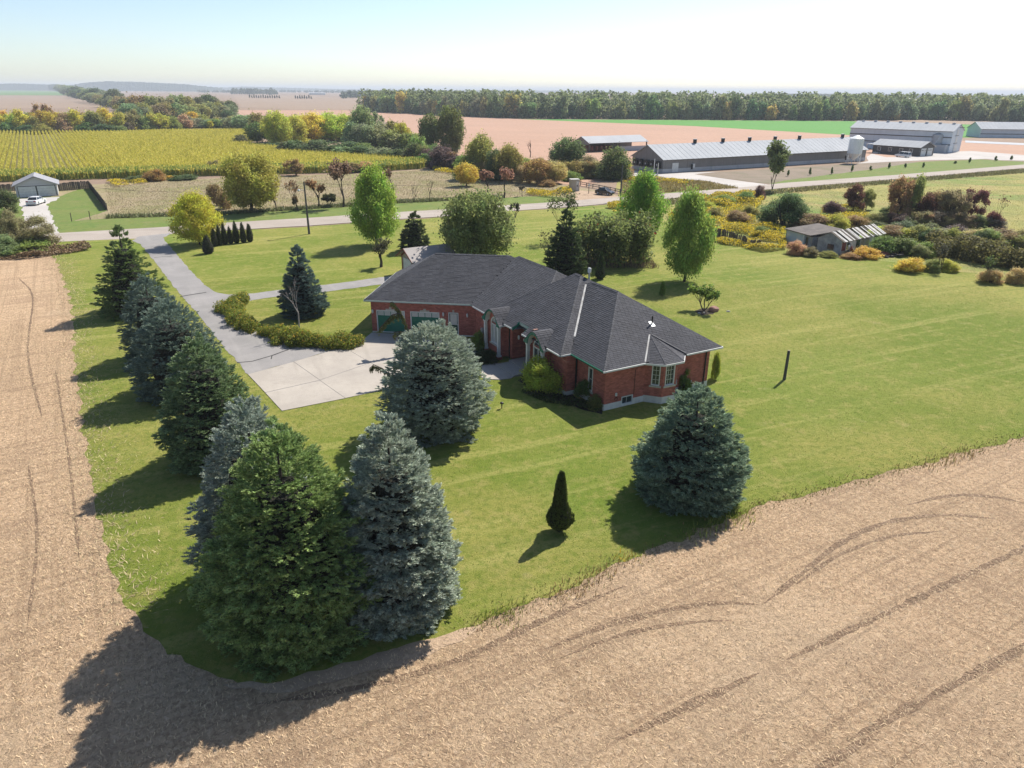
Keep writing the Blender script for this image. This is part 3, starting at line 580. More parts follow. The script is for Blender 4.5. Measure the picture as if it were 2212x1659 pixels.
def plant(name, label, cat, x, yb, yt, wpx, col, kind='round', dens='mid', var=0, group=None, mat=None, back=None, single=False):
    "placed where its foot meets the ground; size from the survey"
    X, Y = G(x, yb); w = metres(wpx, X, Y)
    b = (.42 if kind == 'bush' else 0.0) if back is None else back
    L = math.hypot(X, Y); X, Y = X * (1 + b * w / L), Y * (1 + b * w / L)
    h = max(.4, height_at(x, yt, Y)) / (1.0 if kind == 'bush' else 1.0)
    return plant_at(name, label, cat, X, Y, h, w, col, kind, dens, var, group, mat, None, 0.0, single)

# ---- spruces: whorled branches carrying needle sprays
def spray_template(rng, bushy=1.0):
    "one shoot cluster along +x, length 1; quads"
    V = []
    def shoot(o, d, l, w, two=2):
        d = d / np.linalg.norm(d); a = np.cross(d, [0.1, .2, 1.0]); a /= np.linalg.norm(a); b = np.cross(d, a)
        for s in ((a, b) if two == 2 else (norm(a + b * rng.uniform(-1, 1)),)):
            V.append([o - s * w * .25, o + d * l * .4 - s * w, o + d * l, o + d * l * .4 + s * w])
    shoot(np.array([0., 0, 0]), np.array([1., 0, .05]), 1.0, .10)
    for i in range(6):
        f = .10 + .13 * i; sd = 1 if i % 2 else -1
        shoot(np.array([f, 0, 0]), np.array([1., sd * rng.uniform(.75, 1.25), rng.uniform(-.1, .45)]), (.62 - .42 * f) * rng.uniform(.85, 1.2), .078 * bushy, 1 + (i % 3 == 0))
    shoot(np.array([.4, 0, 0]), np.array([.9, rng.uniform(-.3, .3), .9]), .36, .09, 1)
    return np.array(V, np.float32)        # (m,4,3)
def place_sprays(T, pos, dr, up, length):
    x = norm(dr); y = norm(np.cross(up, x)); z = np.cross(x, y); Rm = np.stack([x, y, z], 2) * length[:, None, None]
    v = np.einsum('nij,mkj->nmki', Rm, T) + pos[:, None, None, :]
    return v.reshape(-1, 3)
def conifer(name, label, x, xl, xr, yb, yt, col, seed, n=2400, front=.8, power=.55, widest=.27, low=.78, spray=(.24, .42), droop=.25, lvl=.40, group='ornamental spruces on the lawn', gap=0.0, tiplen=1.0, lean=0.0):
    rng = np.random.default_rng(seed)
    X, Y = G(x, yb); Rr = metres((xr - xl) / 2, X, Y)
    for _ in range(3):
        X0, Y0 = G(x, yb); L = math.hypot(X0, Y0); X, Y = X0 * (1 + front * Rr / L), Y0 * (1 + front * Rr / L); Rr = metres((xr - xl) / 2, X, Y, 1.0) * .96
    ym = yb * .55 + yt * .45; X = ray(x, ym)[0] / ray(x, ym)[1] * Y; H = height_at(x, yt, Y)
    def rad(t):      # t: 0 foot .. 1 tip
        up = np.clip((1 - t) / (1 - widest), 0, 1) ** power; dn = low + (1 - low) * np.clip(t / widest, 0, 1) ** .7
        return Rr * np.where(t > widest, up, dn)
    nl = max(10, int(H / lvl)); pos = []; dr = []; ln = []
    per = n / 100.0
    lev = (np.arange(nl) + .5) / nl
    wgt = rad(lev) ** 1.25 + .05 * Rr; cnt = np.maximum(5, (n * wgt / wgt.sum()).astype(int))
    for i in range(nl):
        t = lev[i]; r = float(rad(np.array([t]))[0]); nb = max(4, int(2 * math.pi * r / .50)); off = rng.uniform(0, 6.28)
        ba = off + np.arange(nb) * 6.283 / nb + rng.normal(0, .10, nb); bl = r * rng.uniform(.80, 1.08, nb) * (1 - gap * (rng.random(nb) < .3)); bz = rng.normal(0, .40 * H / nl, nb)
        m = cnt[i]; j = rng.integers(0, nb, m); f = rng.beta(3.0, 1.0, m) * .58 + .42
        side = rng.normal(0, 1, m) * np.clip(.30 * (1.25 - f), .03, 1) * np.minimum(bl[j], 1.6)
        a = ba[j]; o = np.stack([np.cos(a), np.sin(a)], 1); s = np.stack([-np.sin(a), np.cos(a)], 1)
        rr = f * bl[j]; sag = -droop * rr * (1 - t) * (1.15 - .35 * f) + .10 * rr * f * f
        z = t * H + bz[j] + sag + .42 * droop * rr * (1 - t) + rng.normal(0, .045, m)
        xy = o * (rr - .10)[:, None].clip(.02) + s * side[:, None]
        pos.append(np.concatenate([xy, z[:, None].clip(.06)], 1))
        el = rng.normal(.10 + .75 * t ** 3, .22, m)
        dxy = o + s * (np.sign(side) * rng.uniform(.1, .7, m))[:, None]
        dr.append(np.concatenate([norm(dxy) * np.cos(el)[:, None], np.sin(el)[:, None]], 1)); ln.append(rng.uniform(*spray, m) * (1 - .25 * t))
    k = 60                                                                     # leader and top shoots
    a = rng.uniform(0, 6.28, k); q = rng.uniform(0, .22, k) * Rr; pos.append(np.stack([np.cos(a) * q, np.sin(a) * q, H * (rng.uniform(.93, .975, k) - .22 * q / Rr)], 1))
    dr.append(norm(np.stack([np.cos(a) * .35, np.sin(a) * .35, np.ones(k)], 1))); ln.append(np.full(k, .36 * tiplen))
    pos, dr, ln = np.concatenate(pos), np.concatenate(dr), np.concatenate(ln)
    T = [spray_template(rng) for _ in range(4)]; q = rng.integers(0, 4, len(pos)); up = np.tile(np.array([0, 0, 1.0]), (len(pos), 1)) + rng.normal(0, .25, (len(pos), 3))
    v = np.concatenate([place_sprays(T[i], pos[q == i], dr[q == i], up[q == i], ln[q == i]) for i in range(4)])
    root = empty(name, (X, Y, -.03), 0, label=label, cat='tree', group=group)
    c = link('crown', np_mesh('spruce_crown', v, np.arange(len(v)).reshape(-1, 4), M['needle']), root); c.color = (*[q_ * 1.3 for q_ in col], 1)
    MB().tube([(0, 0, 0), (0, 0, H * .5), (0, 0, H * .95)], [.045 * Rr + .1, .03 * Rr + .06, .015], 8).build('trunk', M['bark'], root)
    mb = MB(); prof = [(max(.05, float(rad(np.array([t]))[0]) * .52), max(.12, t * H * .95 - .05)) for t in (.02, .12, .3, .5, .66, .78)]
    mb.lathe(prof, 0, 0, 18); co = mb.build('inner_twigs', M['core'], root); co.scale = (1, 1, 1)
    return root
BLUE = (0.31, 0.35, 0.275); BLUE2 = (0.155, 0.205, 0.160); DGREEN = (0.125, 0.175, 0.058); LGREEN = (0.225, 0.300, 0.105)
RD = 'spruces along the driveway'; TR = 'trio of big spruces at the lawn corner'
conifer('spruce_tree', 'tallest dark Norway spruce at the far end of the driveway row', 276, 198, 366, 690, 488, DGREEN, 1, 6500, power=.85, widest=.14, droop=.42, lvl=.55, gap=.4, group=RD, spray=(.25, .45))
conifer('spruce_tree', 'narrow blue-green spruce behind the widest one in the driveway row', 331, 258, 408, 790, 598, BLUE2, 2, 5200, power=.55, group=RD)
conifer('spruce_tree', 'wide blue-grey spruce midway along the driveway row', 382, 272, 484, 876, 652, BLUE2, 3, 7000, power=.5, group=RD)
conifer('spruce_tree', 'dark green spruce opposite the concrete pad corner', 450, 332, 548, 1032, 733, (0.165, 0.225, 0.105), 4, 9000, power=.58, group=RD)
conifer('spruce_tree', 'pale blue spruce peeking out behind the big green spruce', 566, 396, 706, 1330, 870, (0.26, 0.30, 0.245), 5, 9000, power=.55, group=TR)
conifer('spruce_tree', 'big yellow-green spruce at the lawn corner, nearest of all', 632, 416, 810, 1450, 936, LGREEN, 6, 17000, power=.56, group=TR)
conifer('spruce_tree', 'silvery blue spruce beside the big green spruce, above bare soil', 853, 716, 992, 1384, 910, BLUE, 7, 14000, power=.50, widest=.22, low=.84, group=TR)
conifer('spruce_tree', 'round silvery blue spruce in front of the house entrance', 940, 814, 1068, 972, 700, BLUE, 8, 12000, power=.46, widest=.32, low=.66)
conifer('spruce_tree', 'wide dome-shaped blue-green spruce near the bay window wall', 1493, 1364, 1626, 1122, 840, (0.205, 0.270, 0.180), 9, 12000, power=.58, widest=.27, low=.72)
conifer('spruce_tree', 'upright dark blue spruce between the path and the hedge', 650, 597, 704, 692, 530, (0.11, 0.16, 0.14), 10, 6000, power=.75, widest=.16)
conifer('evergreen_tree', 'slim dark evergreen beside the brown garden shed', 895, 861, 930, 547, 460, (0.085, 0.110, 0.045), 12, 2000, power=.6, widest=.2, spray=(.35, .6), lvl=.5, group='evergreens behind the house')
conifer('evergreen_tree', 'ragged dark spruce right behind the roof ridge', 1222, 1166, 1264, 600, 452, (0.078, 0.112, 0.040), 13, 3600, power=.7, widest=.2, spray=(.35, .6), lvl=.5, gap=.3, group='evergreens behind the house')

# ---- clipped and columnar cedars
def cedar(label, x, yb, yt, wpx, seed, n, prof='column', col=(0.030, 0.048, 0.014), group='columnar cedars in a row by the road'):
    rng = np.random.default_rng(seed); X, Y = G(x, yb); Rr = metres(wpx / 2, X, Y); L = math.hypot(X, Y); k = 1 + .6 * Rr / L; X *= k; Y *= k; H = height_at(x, yt, Y)
    t = rng.beta(1.1, 1.35, n) * .97 + .02
    P = {'column': [(0, .55), (.08, .9), (.3, 1), (.55, .82), (.8, .45), (1, .05)], 'flame': [(0, .18), (.07, .42), (.13, .85), (.2, 1), (.3, .90), (.38, .62), (.5, .46), (.7, .36), (.88, .22), (1, .05)], 'cone': [(0, .5), (.1, 1), (.25, .98), (.6, .6), (1, .06)]}[prof]
    r = np.interp(t, [p[0] for p in P], [p[1] for p in P]) * Rr; a = rng.uniform(0, 6.28, n); q = rng.uniform(.82, 1.0, n) * (1 + .06 * np.sin(a * 5 + t * 9))
    pos = np.stack([np.cos(a) * r * q, np.sin(a) * r * q, t * H], 1); d = np.stack([np.cos(a) * .35, np.sin(a) * .35, np.full(n, 1.0)], 1) + rng.normal(0, .18, (n, 3))
    T = spray_template(rng, 1.2); v = place_sprays(T, pos, d, np.stack([np.cos(a), np.sin(a), a * 0 + .1], 1), rng.uniform(.10, .19, n) * (H / 3.2) ** .5 * (1.0 if prof != 'cone' else 1.2))
    root = empty('cedar_tree', (X, Y, -.02), 0, label=label, cat='tree', group=group)
    c = link('crown', np_mesh('cedar_crown', v, np.arange(len(v)).reshape(-1, 4), M['cedar']), root); c.color = (*col, 1)
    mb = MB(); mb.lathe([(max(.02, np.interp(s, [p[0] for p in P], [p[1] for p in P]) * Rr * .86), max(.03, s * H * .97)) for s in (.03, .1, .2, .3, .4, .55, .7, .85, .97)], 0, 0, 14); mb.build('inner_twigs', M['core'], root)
    MB().tube([(0, 0, 0), (0, 0, H * .3)], [.09, .06], 7).build('trunk', M['bark'], root)
    return root
cedar('small flame-shaped cedar alone on the front lawn', 1208, 1158, 1020, 60, 31, 3200, 'flame', (0.095, 0.125, 0.028), 'lone cedars')
cedar('slender dark cedar column behind the roof vent', 1296, 604, 545, 24, 32, 600, 'cone', (0.06, 0.10, 0.03), 'lone cedars')
for i, (x, yb, yt, w) in enumerate(((451, 549, 506, 27), (465, 533, 492, 16), (476, 531, 484, 14), (487, 529, 480, 15), (499, 527, 488, 14), (512, 526, 477, 16), (527, 525, 479, 15), (541, 523, 481, 15))):
    cedar(('broad leaning cedar in front, under the golden maple', 'second cedar from the golden maple trunk', 'third cedar, partly behind golden maple leaves', 'fourth cedar of the row by the road', 'shortest cedar, fifth of the row', 'tallest cedar, third from the open end of the row', 'cedar next to last at the open end of the row', 'end cedar of the row, farthest from the golden maple')[i], x, yb, yt, w, 40 + i, 420, 'column', (0.055, 0.080, 0.022))

# ---- broadleaf trees near the road and house
GRN = (0.26, 0.36, 0.06)
plant('maple_tree', 'golden yellow maple beside the driveway entrance', 'tree', 432, 528, 418, 106, (0.47, 0.45, 0.06), 'maple', 'hi', 0, back=0)
plant('maple_tree', 'bright green maple by the road, left of the shed', 'tree', 814, 530, 366, 106, GRN, 'maple', 'hi', 1, back=0)
plant('maple_tree', 'bright green maple standing behind the sumac thicket', 'tree', 1385, 520, 376, 96, (0.20, 0.32, 0.05), 'maple', 'hi', 2, back=0)
plant('maple_tree', 'green maple on the lawn, right of the sumac thicket', 'tree', 1478, 608, 416, 102, (0.22, 0.31, 0.065), 'maple', 'hi', 3, back=0)
plant('willow_tree', 'wide grey-green willow directly behind the garage roof', 'tree', 1032, 585, 402, 166, (0.21, 0.245, 0.085), 'round', 'hi', 4, back=0)
plant('roadside_tree', 'large olive twin-stemmed tree across the road', 'tree', 545, 458, 326, 130, (0.35, 0.33, 0.07), 'round', 'hi', 5, back=0)
plant('shrub', 'silvery leaved shrub against the shed roof', 'shrub', 965, 556, 530, 50, (0.38, 0.40, 0.32), 'bush', 'mid', 0)
plant('sapling', 'tiny bright sapling on the lawn behind the house', 'tree', 1430, 640, 610, 20, (0.13, 0.20, 0.03), 'thin', 'lo', 0, back=0)
# foundation planting
HG = 'shrubs planted against the house'
plant('shrub', 'yellow-green forsythia in front of the second arched window', 'shrub', 1172, 858, 762, 112, (0.38, 0.43, 0.065), 'bush', 'hi', 1, HG)
plant('shrub', 'dark green lilac below the narrow side window', 'shrub', 1268, 872, 812, 60, (0.10, 0.165, 0.035), 'bush', 'mid', 2, HG)
plant('shrub', 'low reddish green barberry at the near house corner', 'shrub', 1285, 890, 850, 42, (0.17, 0.18, 0.05), 'bush', 'mid', 3, HG)
plant('shrub', 'upright bush beside the bay window', 'shrub', 1477, 852, 796, 42, (0.14, 0.21, 0.04), 'bush', 'mid', 4, HG, back=.3)
plant('shrub', 'dark clipped yew below the first arched window', 'shrub', 1050, 790, 752, 60, (0.04, 0.07, 0.022), 'bush', 'mid', 5, HG)
plant('shrub', 'leafy green bush between garage wall and arched window', 'shrub', 1032, 757, 706, 40, (0.17, 0.23, 0.045), 'bush', 'mid', 1, HG, back=.1)
plant('shrub', 'yellow-green shrub peeking round the far house corner', 'shrub', 1543, 820, 752, 22, (0.28, 0.32, 0.05), 'bush', 'mid', 2, HG, back=.2)
# hedge along the driveway
hl = GP([(528,652),(508,663),(500,676),(512,694),(540,710),(575,724),(620,737),(665,744),(710,748),(750,748),(775,744)])
hr = np.random.default_rng(77); q = along(hr, hl, 80, .34); q = np.concatenate([q, np.array(hl)]); q = np.concatenate([q, np.concatenate([np.linspace(a_, b_, 6)[:-1] for a_, b_ in zip(np.array(hl)[:-1], np.array(hl)[1:])])]); cen = np.concatenate([q + hr.normal(0, .22, q.shape), hr.uniform(.05, .62, (len(q), 1))], 1); rad = hr.uniform(.28, .72, len(q))
pos, d = blob_points(hr, 40000, cen, rad, .9); pos[:, 2] = np.abs(pos[:, 2]); pos = pos + hr.normal(0, .09, pos.shape); v, f = leaves(hr, pos, d + np.array([0, 0, .4]), .085, 1.7, 1.1)
hedge = empty('hedge', (hl[5][0], hl[5][1], 0), 0, label='curving yellow-green hedge beside the asphalt driveway', cat='hedge')
off = np.array([hl[5][0], hl[5][1], 0]); o = link('foliage', np_mesh('hedge_foliage', v - off, f, M['leaf']), hedge); o.color = (0.21, 0.25, 0.04, 1)
v, f = leaves(hr, pos[::9] + np.array([0, 0, .04]), d[::9] + np.array([0, 0, .6]), .10); o = link('golden_tips', np_mesh('hedge_tips', v - off, f, M['leaf']), hedge); o.color = (0.48, 0.34, 0.05, 1)
# ---- bare branching trees
def branch(mb, p, d, l, r, depth, rng, spread=.55, up=.25, pts=None):
    p = Vector(p); d = Vector(d).normalized(); m = p + d * l * .5 + Vector((rng.uniform(-1, 1), rng.uniform(-1, 1), 0)) * l * .06; e = p + d * l
    mb.tube([p, m, e], [r, r * .8, r * .55], 5 if depth > 1 else 4, False)
    if pts is not None and depth <= 1: pts.append(e)
    if depth <= 0: return
    for i in range(rng.choice((2, 3, 3))):
        q = d + Vector((rng.uniform(-1, 1), rng.uniform(-1, 1), rng.uniform(-.3, .6) + up)) * spread
        branch(mb, p + d * l * rng.uniform(.55, 1.0), q, l * rng.uniform(.55, .8), r * .55, depth - 1, rng, spread, up, pts)
def bare_tree(name, label, x, yb, yt, wpx, bark, seed, depth=3, leaf=None, nleaf=0, lead=1, group=None, thick=.03, spread=.55, lsize=.14):
    rng = random.Random(seed); X, Y = G(x, yb); H = height_at(x, yt, Y); w = metres(wpx, X, Y); root = empty(name, (X, Y, -.03), 0, label=label, cat='tree', group=group)
    mb = MB(); pts = []
    for k in range(lead):
        d = Vector((rng.uniform(-.3, .3) * (lead > 1) * 2, rng.uniform(-.3, .3) * (lead > 1) * 2, 1)); branch(mb, (0, 0, 0), d, H * .36, thick * H * (.6 if lead > 2 else 1), depth, rng, spread, .25, pts)
    mx = max(max(abs(p[0]), abs(p[1])) for p in mb.v); mz = max(p[2] for p in mb.v); sx = min(1.6, .5 * w / mx); sz = H / mz
    mb.v = [(a * sx, b * sx, c * sz) for a, b, c in mb.v]
    mb.build('trunk', M[bark], root)
    if leaf and pts:
        nr = np.random.default_rng(seed); P = np.array([(p.x * sx, p.y * sx, p.z * sz) for p in pts]); i = nr.integers(0, len(P), nleaf)
        v, f = leaves(nr, P[i] + nr.normal(0, .05 * H, (nleaf, 3)) , nr.normal(0, 1, (nleaf, 3)), lsize)
        c = link('crown', np_mesh('thin_crown', v, f, M['leaf']), root); c.color = (*leaf, 1)
    return root
bare_tree('dead_tree', 'bare white dead birch rising from the hedge', 650, 728, 600, 70, 'pale_bark', 4, 4, lead=1, thick=.015, spread=.62)
bare_tree('fruit_tree', 'small thin-leaved fruit tree by the brown shed', 823, 577, 520, 74, 'bark', 5, 4, (0.10, 0.10, 0.05), 800, thick=.04, spread=.8, lsize=.16)
bare_tree('bare_tree', 'leafless grey shrub tree leaning beside the dark spruce', 1190, 588, 492, 70, 'bark', 8, 4, (0.10, 0.11, 0.05), 160, lead=2, thick=.016)
bare_tree('bare_shrub', 'small twiggy shrub by the road, right of the willow', 1113, 470, 438, 26, 'bark', 9, 4, (0.07, 0.075, 0.035), 320, lead=4, thick=.03, lsize=.2)
bare_tree('thin_tree', 'spindly see-through tree above the dark spruce', 1214, 520, 410, 60, 'bark', 10, 4, (0.11, 0.13, 0.05), 600, lead=3, thick=.012, lsize=.2)
bare_tree('magnolia_shrub', 'leafy open magnolia shrub beside the pink boulder', 1520, 672, 620, 64, 'bark', 17, 3, (0.17, 0.25, 0.05), 900, lead=4, thick=.03, spread=.6, lsize=.17)
RS = 'small trees along the far verge'
for i, (x, yb, yt, w, lf, nl) in enumerate(((644, 455, 388, 46, (.28, .18, .10), 120), (689, 449, 392, 50, (.36, .22, .11), 500), (596, 454, 402, 36, (.24, .19, .06), 500), (742, 447, 350, 60, (.24, .15, .10), 900), (850, 424, 366, 34, (.18, .12, .07), 200), (894, 437, 394, 22, None, 0), (929, 435, 388, 20, None, 0),
                                            (1053, 421, 372, 34, (.34, .19, .13), 500), (1089, 428, 366, 46, (.38, .20, .14), 800), (640, 455, 425, 14, (.19, .14, .07), 400), (712, 445, 420, 34, (.08, .085, .035), 900), (1128, 424, 402, 26, (.15, .13, .09), 120), (1145, 340, 301, 20, None, 0))):
    bare_tree('verge_tree', ('bare forked young tree left of the utility pole line', 'rounded thin tree with sparse orange leaves', 'slim yellowing tree beside the big olive tree', 'tall reddish brown tree by the meadow edge', 'thin tawny tree behind the bright green maple', 'short crooked bare stem left of the pair in the meadow', 'bare whippy stem right of the pair in the meadow', 'thin coral-leaved tree, smaller of the coral pair', 'coral-leaved tree, larger of the coral pair',
        'narrow dry brown bush by the olive tree', 'dark low bush under the reddish tree', 'pale twiggy shrub near the beige cabinet', 'bare dead snag in front of the pink field')[i], x, yb, yt, w, 'bark', 60 + i, 4 if nl else 3, lf, nl, lead=2 if i in (0, 5, 9) else 1 if i not in (10,) else 5, group=RS, thick=.022, lsize=.30)
# sumac thicket: many pale stems under a flat leafy top
X, Y = G(1335, 578); root = empty('sumac_thicket', (X, Y, 0), 0, label='broad sumac thicket of bare grey stems with a leafy green top', cat='shrub'); W = metres(172, X, Y); Hh = height_at(1335, 462, Y + 3)
srng = random.Random(5); nr = np.random.default_rng(5); tips = []
for i in range(46):
    a = srng.uniform(0, 6.28); r = W * .5 * math.sqrt(srng.random()); bx, by = r * math.cos(a), r * .62 * math.sin(a) + W * .28
    hh = Hh * srng.uniform(.62, .96); mb = MB(); branch(mb, (bx, by, 0), (srng.uniform(-.2, .2), srng.uniform(-.2, .2), 1), hh * .45, .055, 3, srng, .42, .3, tips)
    mb.build('stem', M['bark'], root)
tp = np.array([tuple(t) for t in tips]); tp = tp[tp[:, 2] > Hh * .40]; i = nr.integers(0, len(tp), 13000); lo_ = nr.random(13000) < .35; pp = tp[i] + nr.normal(0, .36, (13000, 3)); pp[lo_, 2] *= nr.uniform(.15, .9, lo_.sum()); v, f = leaves(nr, pp, nr.normal(0, .6, (13000, 3)) + np.array([0, 0, .8]), .24)
o = link('foliage', np_mesh('sumac_leaves', v, f, M['leaf']), root); o.color = (0.20, 0.24, 0.075, 1)
i = nr.integers(0, len(tp), 140); v, f = leaves(nr, tp[i] + nr.normal(0, .25, (140, 3)) + np.array([0, 0, .3]), nr.normal(0, 1, (140, 3)), .22); o = link('red_leaves', np_mesh('sumac_red', v, f, M['leaf']), root); o.color = (0.24, 0.05, 0.02, 1)
p = scatter(np.random.default_rng(4), [(X - W*.5, Y - .4), (X + W*.5, Y - .4), (X + W*.5, Y + W*.6), (X - W*.5, Y + W*.6)], 1800); v, f = blades(nr, p, 0, (.2, .8), (.03, .10), (.1, .6)); v = v - np.array([X, Y, 0])
o = link('dry_undergrowth', np_mesh('sumac_dry', v, f, M['leaf_dry']), root); o.color = (0.22, 0.16, 0.095, 1)
# ------------------------------------------------------------ hedgerows and thickets (colour key, size from the survey)
CK = {'g': ('green', (0.190, 0.269, 0.067)), 'd': ('dark green', (0.125, 0.165, 0.062)), 'o': ('olive', (0.280, 0.291, 0.085)), 's': ('grey-green', (0.258, 0.287, 0.139)),
      'y': ('golden yellow', (0.56, 0.47, 0.075)), 'w': ('yellow-green', (0.448, 0.437, 0.078)), 'b': ('brown', (0.302, 0.235, 0.112)), 'r': ('rusty', (0.33, 0.215, 0.090)), 'p': ('purplish', (0.165, 0.115, 0.090)), 'm': ('reddish', (0.165, 0.068, 0.055)), 'c': ('coral', (0.605, 0.224, 0.134)), 't': ('tawny', (0.470, 0.347, 0.168))}
def filler(x0, x1, step, yb, yt, w, codes, seed):
    r = random.Random(seed); out = []; x = x0
    while x < x1:
        f = (x - x0) / (x1 - x0); b_ = yb[0] + (yb[1] - yb[0]) * f; t_ = yt[0] + (yt[1] - yt[0]) * f
        out.append((x + r.uniform(-3, 3), b_ + r.uniform(-1, 1), t_ + r.uniform(-5, 6), w * r.uniform(.8, 1.25), r.choice(codes))); x += step * r.uniform(.75, 1.25)
    return out
def ordinal(n): return '%d%s' % (n, 'th' if 10 < n % 100 < 14 else {1: 'st', 2: 'nd', 3: 'rd'}.get(n % 10, 'th'))
def row(items, where, group, dens='lo', first=1, noun='tree'):
    items = sorted(items, key=lambda t: t[0]); cnt = {}
    for it in items: cnt[(it[4][0])] = cnt.get(it[4][0], 0) + 1
    seen = {}
    for k, it in enumerate(items):
        x, yb, yt, w, code = it[:5]; cname, col = CK[code[0]]; kd = {'R': 'round', 'B': 'bush', 'S': 'spread', 'T': 'thin', 'M': 'maple'}[code[1]]
        seen[code[0]] = seen.get(code[0], 0) + 1; nn = {'B': 'shrub'}.get(code[1], noun)
        r = random.Random(k * 13 + int(x)); col = tuple(c * r.uniform(.85, 1.15) for c in col)
        lab = (f"only {cname} {nn} {where}" if cnt[code[0]] == 1 else f"{ordinal(seen[code[0]])} {cname} {nn} from left {where}")
        plant('hedgerow_' + nn, lab, nn, x, yb, yt, w * 1.15, col, kd, it[5] if len(it) > 5 else dens, k % 3, group, back=.3)
row([(6,287,236,40,'yB'),(30,287,240,34,'wB'),(20,289,262,44,'gB'),(55,288,232,44,'yB'),(76,288,247,40,'oB'),(60,290,268,40,'dB'),(100,283,224,46,'bS'),(120,287,236,42,'yB'),(96,290,266,44,'oB'),(140,287,240,40,'tB'),(165,286,232,48,'yB'),(184,288,262,44,'gB'),(206,287,236,44,'oB'),
     (232,285,228,46,'yB'),(226,289,266,52,'dB'),(258,286,240,42,'wB'),(262,289,270,36,'gB'),(290,284,238,44,'bS'),(275,287,262,30,'pB'),(318,284,250,40,'oB'),(345,283,244,42,'wS'),(372,282,250,44,'oB'),(398,280,246,36,'tS'),(418,270,242,30,'yM'),(440,276,246,44,'oB'),(470,274,250,36,'bB'),(456,278,262,24,'yT'),(471,276,256,16,'yT'),
     (500,280,250,40,'bB'),(532,284,246,60,'sR'),(495,262,236,30,'dR')] + filler(-20, 280, 14, (284, 282), (240, 242), 40, ('yB', 'yB', 'wB', 'oB', 'tB', 'yS'), 1) + filler(280, 540, 16, (278, 276), (244, 254), 42, ('oB', 'bB', 'wB', 'sB', 'gB', 'oR'), 2), 'in the front hedgerow above the cornfield', 'front hedgerow beyond the cornfield')
row([(306,262,203,52,'rR'),(334,262,204,44,'oR'),(360,262,208,40,'sS'),(387,258,202,52,'sR'),(408,258,206,38,'oR'),(432,254,208,30,'dR'),(453,250,202,44,'dR'),(478,252,214,38,'sS'),(500,252,216,30,'dR'),(282,258,210,48,'dR'),(266,244,206,40,'bR'),(250,232,191,38,'dR'),(232,226,196,34,'sR'),(208,222,189,46,'dR'),
     (186,214,190,34,'sR'),(168,212,185,36,'dR'),(150,206,184,28,'sR'),(136,202,182,30,'oR'),(120,197,181,24,'dR')] + filler(270, 510, 15, (268, 258), (222, 222), 44, ('oR', 'sR', 'dR', 'bR', 'gR', 'oB'), 3) + filler(150, 280, 13, (208, 246), (192, 212), 36, ('dR', 'sR', 'oR'), 4), 'in the tall hedgerow receding to the horizon', 'tall hedgerow receding to the horizon')
row([(520,314,288,34,'dB'),(556,310,262,46,'dR'),(560,304,240,36,'oR'),(602,318,238,60,'wR','mid'),(640,314,246,56,'wB','mid'),(676,310,244,60,'yR','mid'),(712,308,243,64,'wR','mid'),(745,306,246,50,'wR','mid'),(784,312,226,48,'sR','mid'),(822,318,262,48,'sB'),(812,306,240,36,'sS'),(848,316,258,40,'oR'),(870,320,262,36,'wR'),
     (636,332,302,70,'dB'),(690,334,300,80,'dB'),(742,335,302,80,'dB'),(786,336,306,60,'gB'),(590,322,306,60,'dB')] + filler(590, 780, 16, (308, 304), (248, 250), 50, ('wR', 'wB', 'yB', 'oR'), 5) + filler(760, 900, 15, (316, 326), (258, 290), 46, ('sB', 'oB', 'gB', 'sR'), 6) + filler(620, 900, 20, (331, 350), (304, 322), 56, ('dB', 'gB', 'dB', 'sB'), 7), 'around the golden willows right of the cornfield', 'willow clump beside the cornfield', 'lo')
row([(930,330,244,48,'dR','mid'),(972,332,227,62,'dR','mid'),(975,330,270,44,'sB'),(905,345,286,48,'oB'),(890,350,316,52,'pB'),(928,352,306,58,'gB','mid'),(956,366,312,64,'pB','mid'),(985,366,326,40,'rB'),(914,357,330,40,'gB'),(1008,404,352,50,'yR','mid'),(950,362,340,24,'cB'),(868,348,318,50,'dB')] + filler(900, 1000, 14, (350, 372), (308, 330), 46, ('dB', 'pB', 'gB', 'oB'), 8), 'at the corner of the corn and the pink field', 'thicket at the corn corner', 'lo')
row([(1040,388,290,68,'oR','mid'),(1024,384,312,40,'dB'),(1066,392,318,50,'dB'),(1099,394,310,62,'oR','mid'),(1128,396,352,44,'tB','mid'),(1160,400,342,62,'rR','mid'),(1198,398,348,54,'tR','mid'),(1223,376,296,72,'dR','mid'),(1270,378,328,52,'sB'),(1322,390,314,84,'dB','mid'),(1290,386,356,50,'gB'),(1236,392,366,46,'gB'),(1180,404,386,40,'rB'),(1345,384,342,36,'wB')] + filler(1010, 1350, 18, (390, 384), (338, 348), 50, ('oB', 'tB', 'bB', 'dB', 'rB', 'sB'), 9),
    'in the thicket between the meadow and the grey barn', 'thicket in front of the pink field', 'mid')
row([(335,392,361,50,'rB','mid'),(468,372,346,30,'bS'),(430,378,362,24,'tB'),(640,380,344,44,'rS'),(790,372,348,40,'tR'),(760,374,350,34,'rS'),(468,445,396,34,'rR'),(485,452,410,30,'bB'),(300,392,378,60,'dB'),(395,390,376,60,'dB'),(372,388,378,26,'yB')], 'along the near edge of the cornfield', 'shrubs along the cornfield edge')
row([(15,462,402,60,'dB','mid'),(-10,500,440,70,'gB','mid'),(30,545,458,70,'sS','hi'),(75,540,468,100,'sS','hi'),(45,552,510,120,'oB','mid'),(5,556,500,80,'sB','mid')], 'at the left picture edge by the road', 'shrubs at the left edge', 'mid')
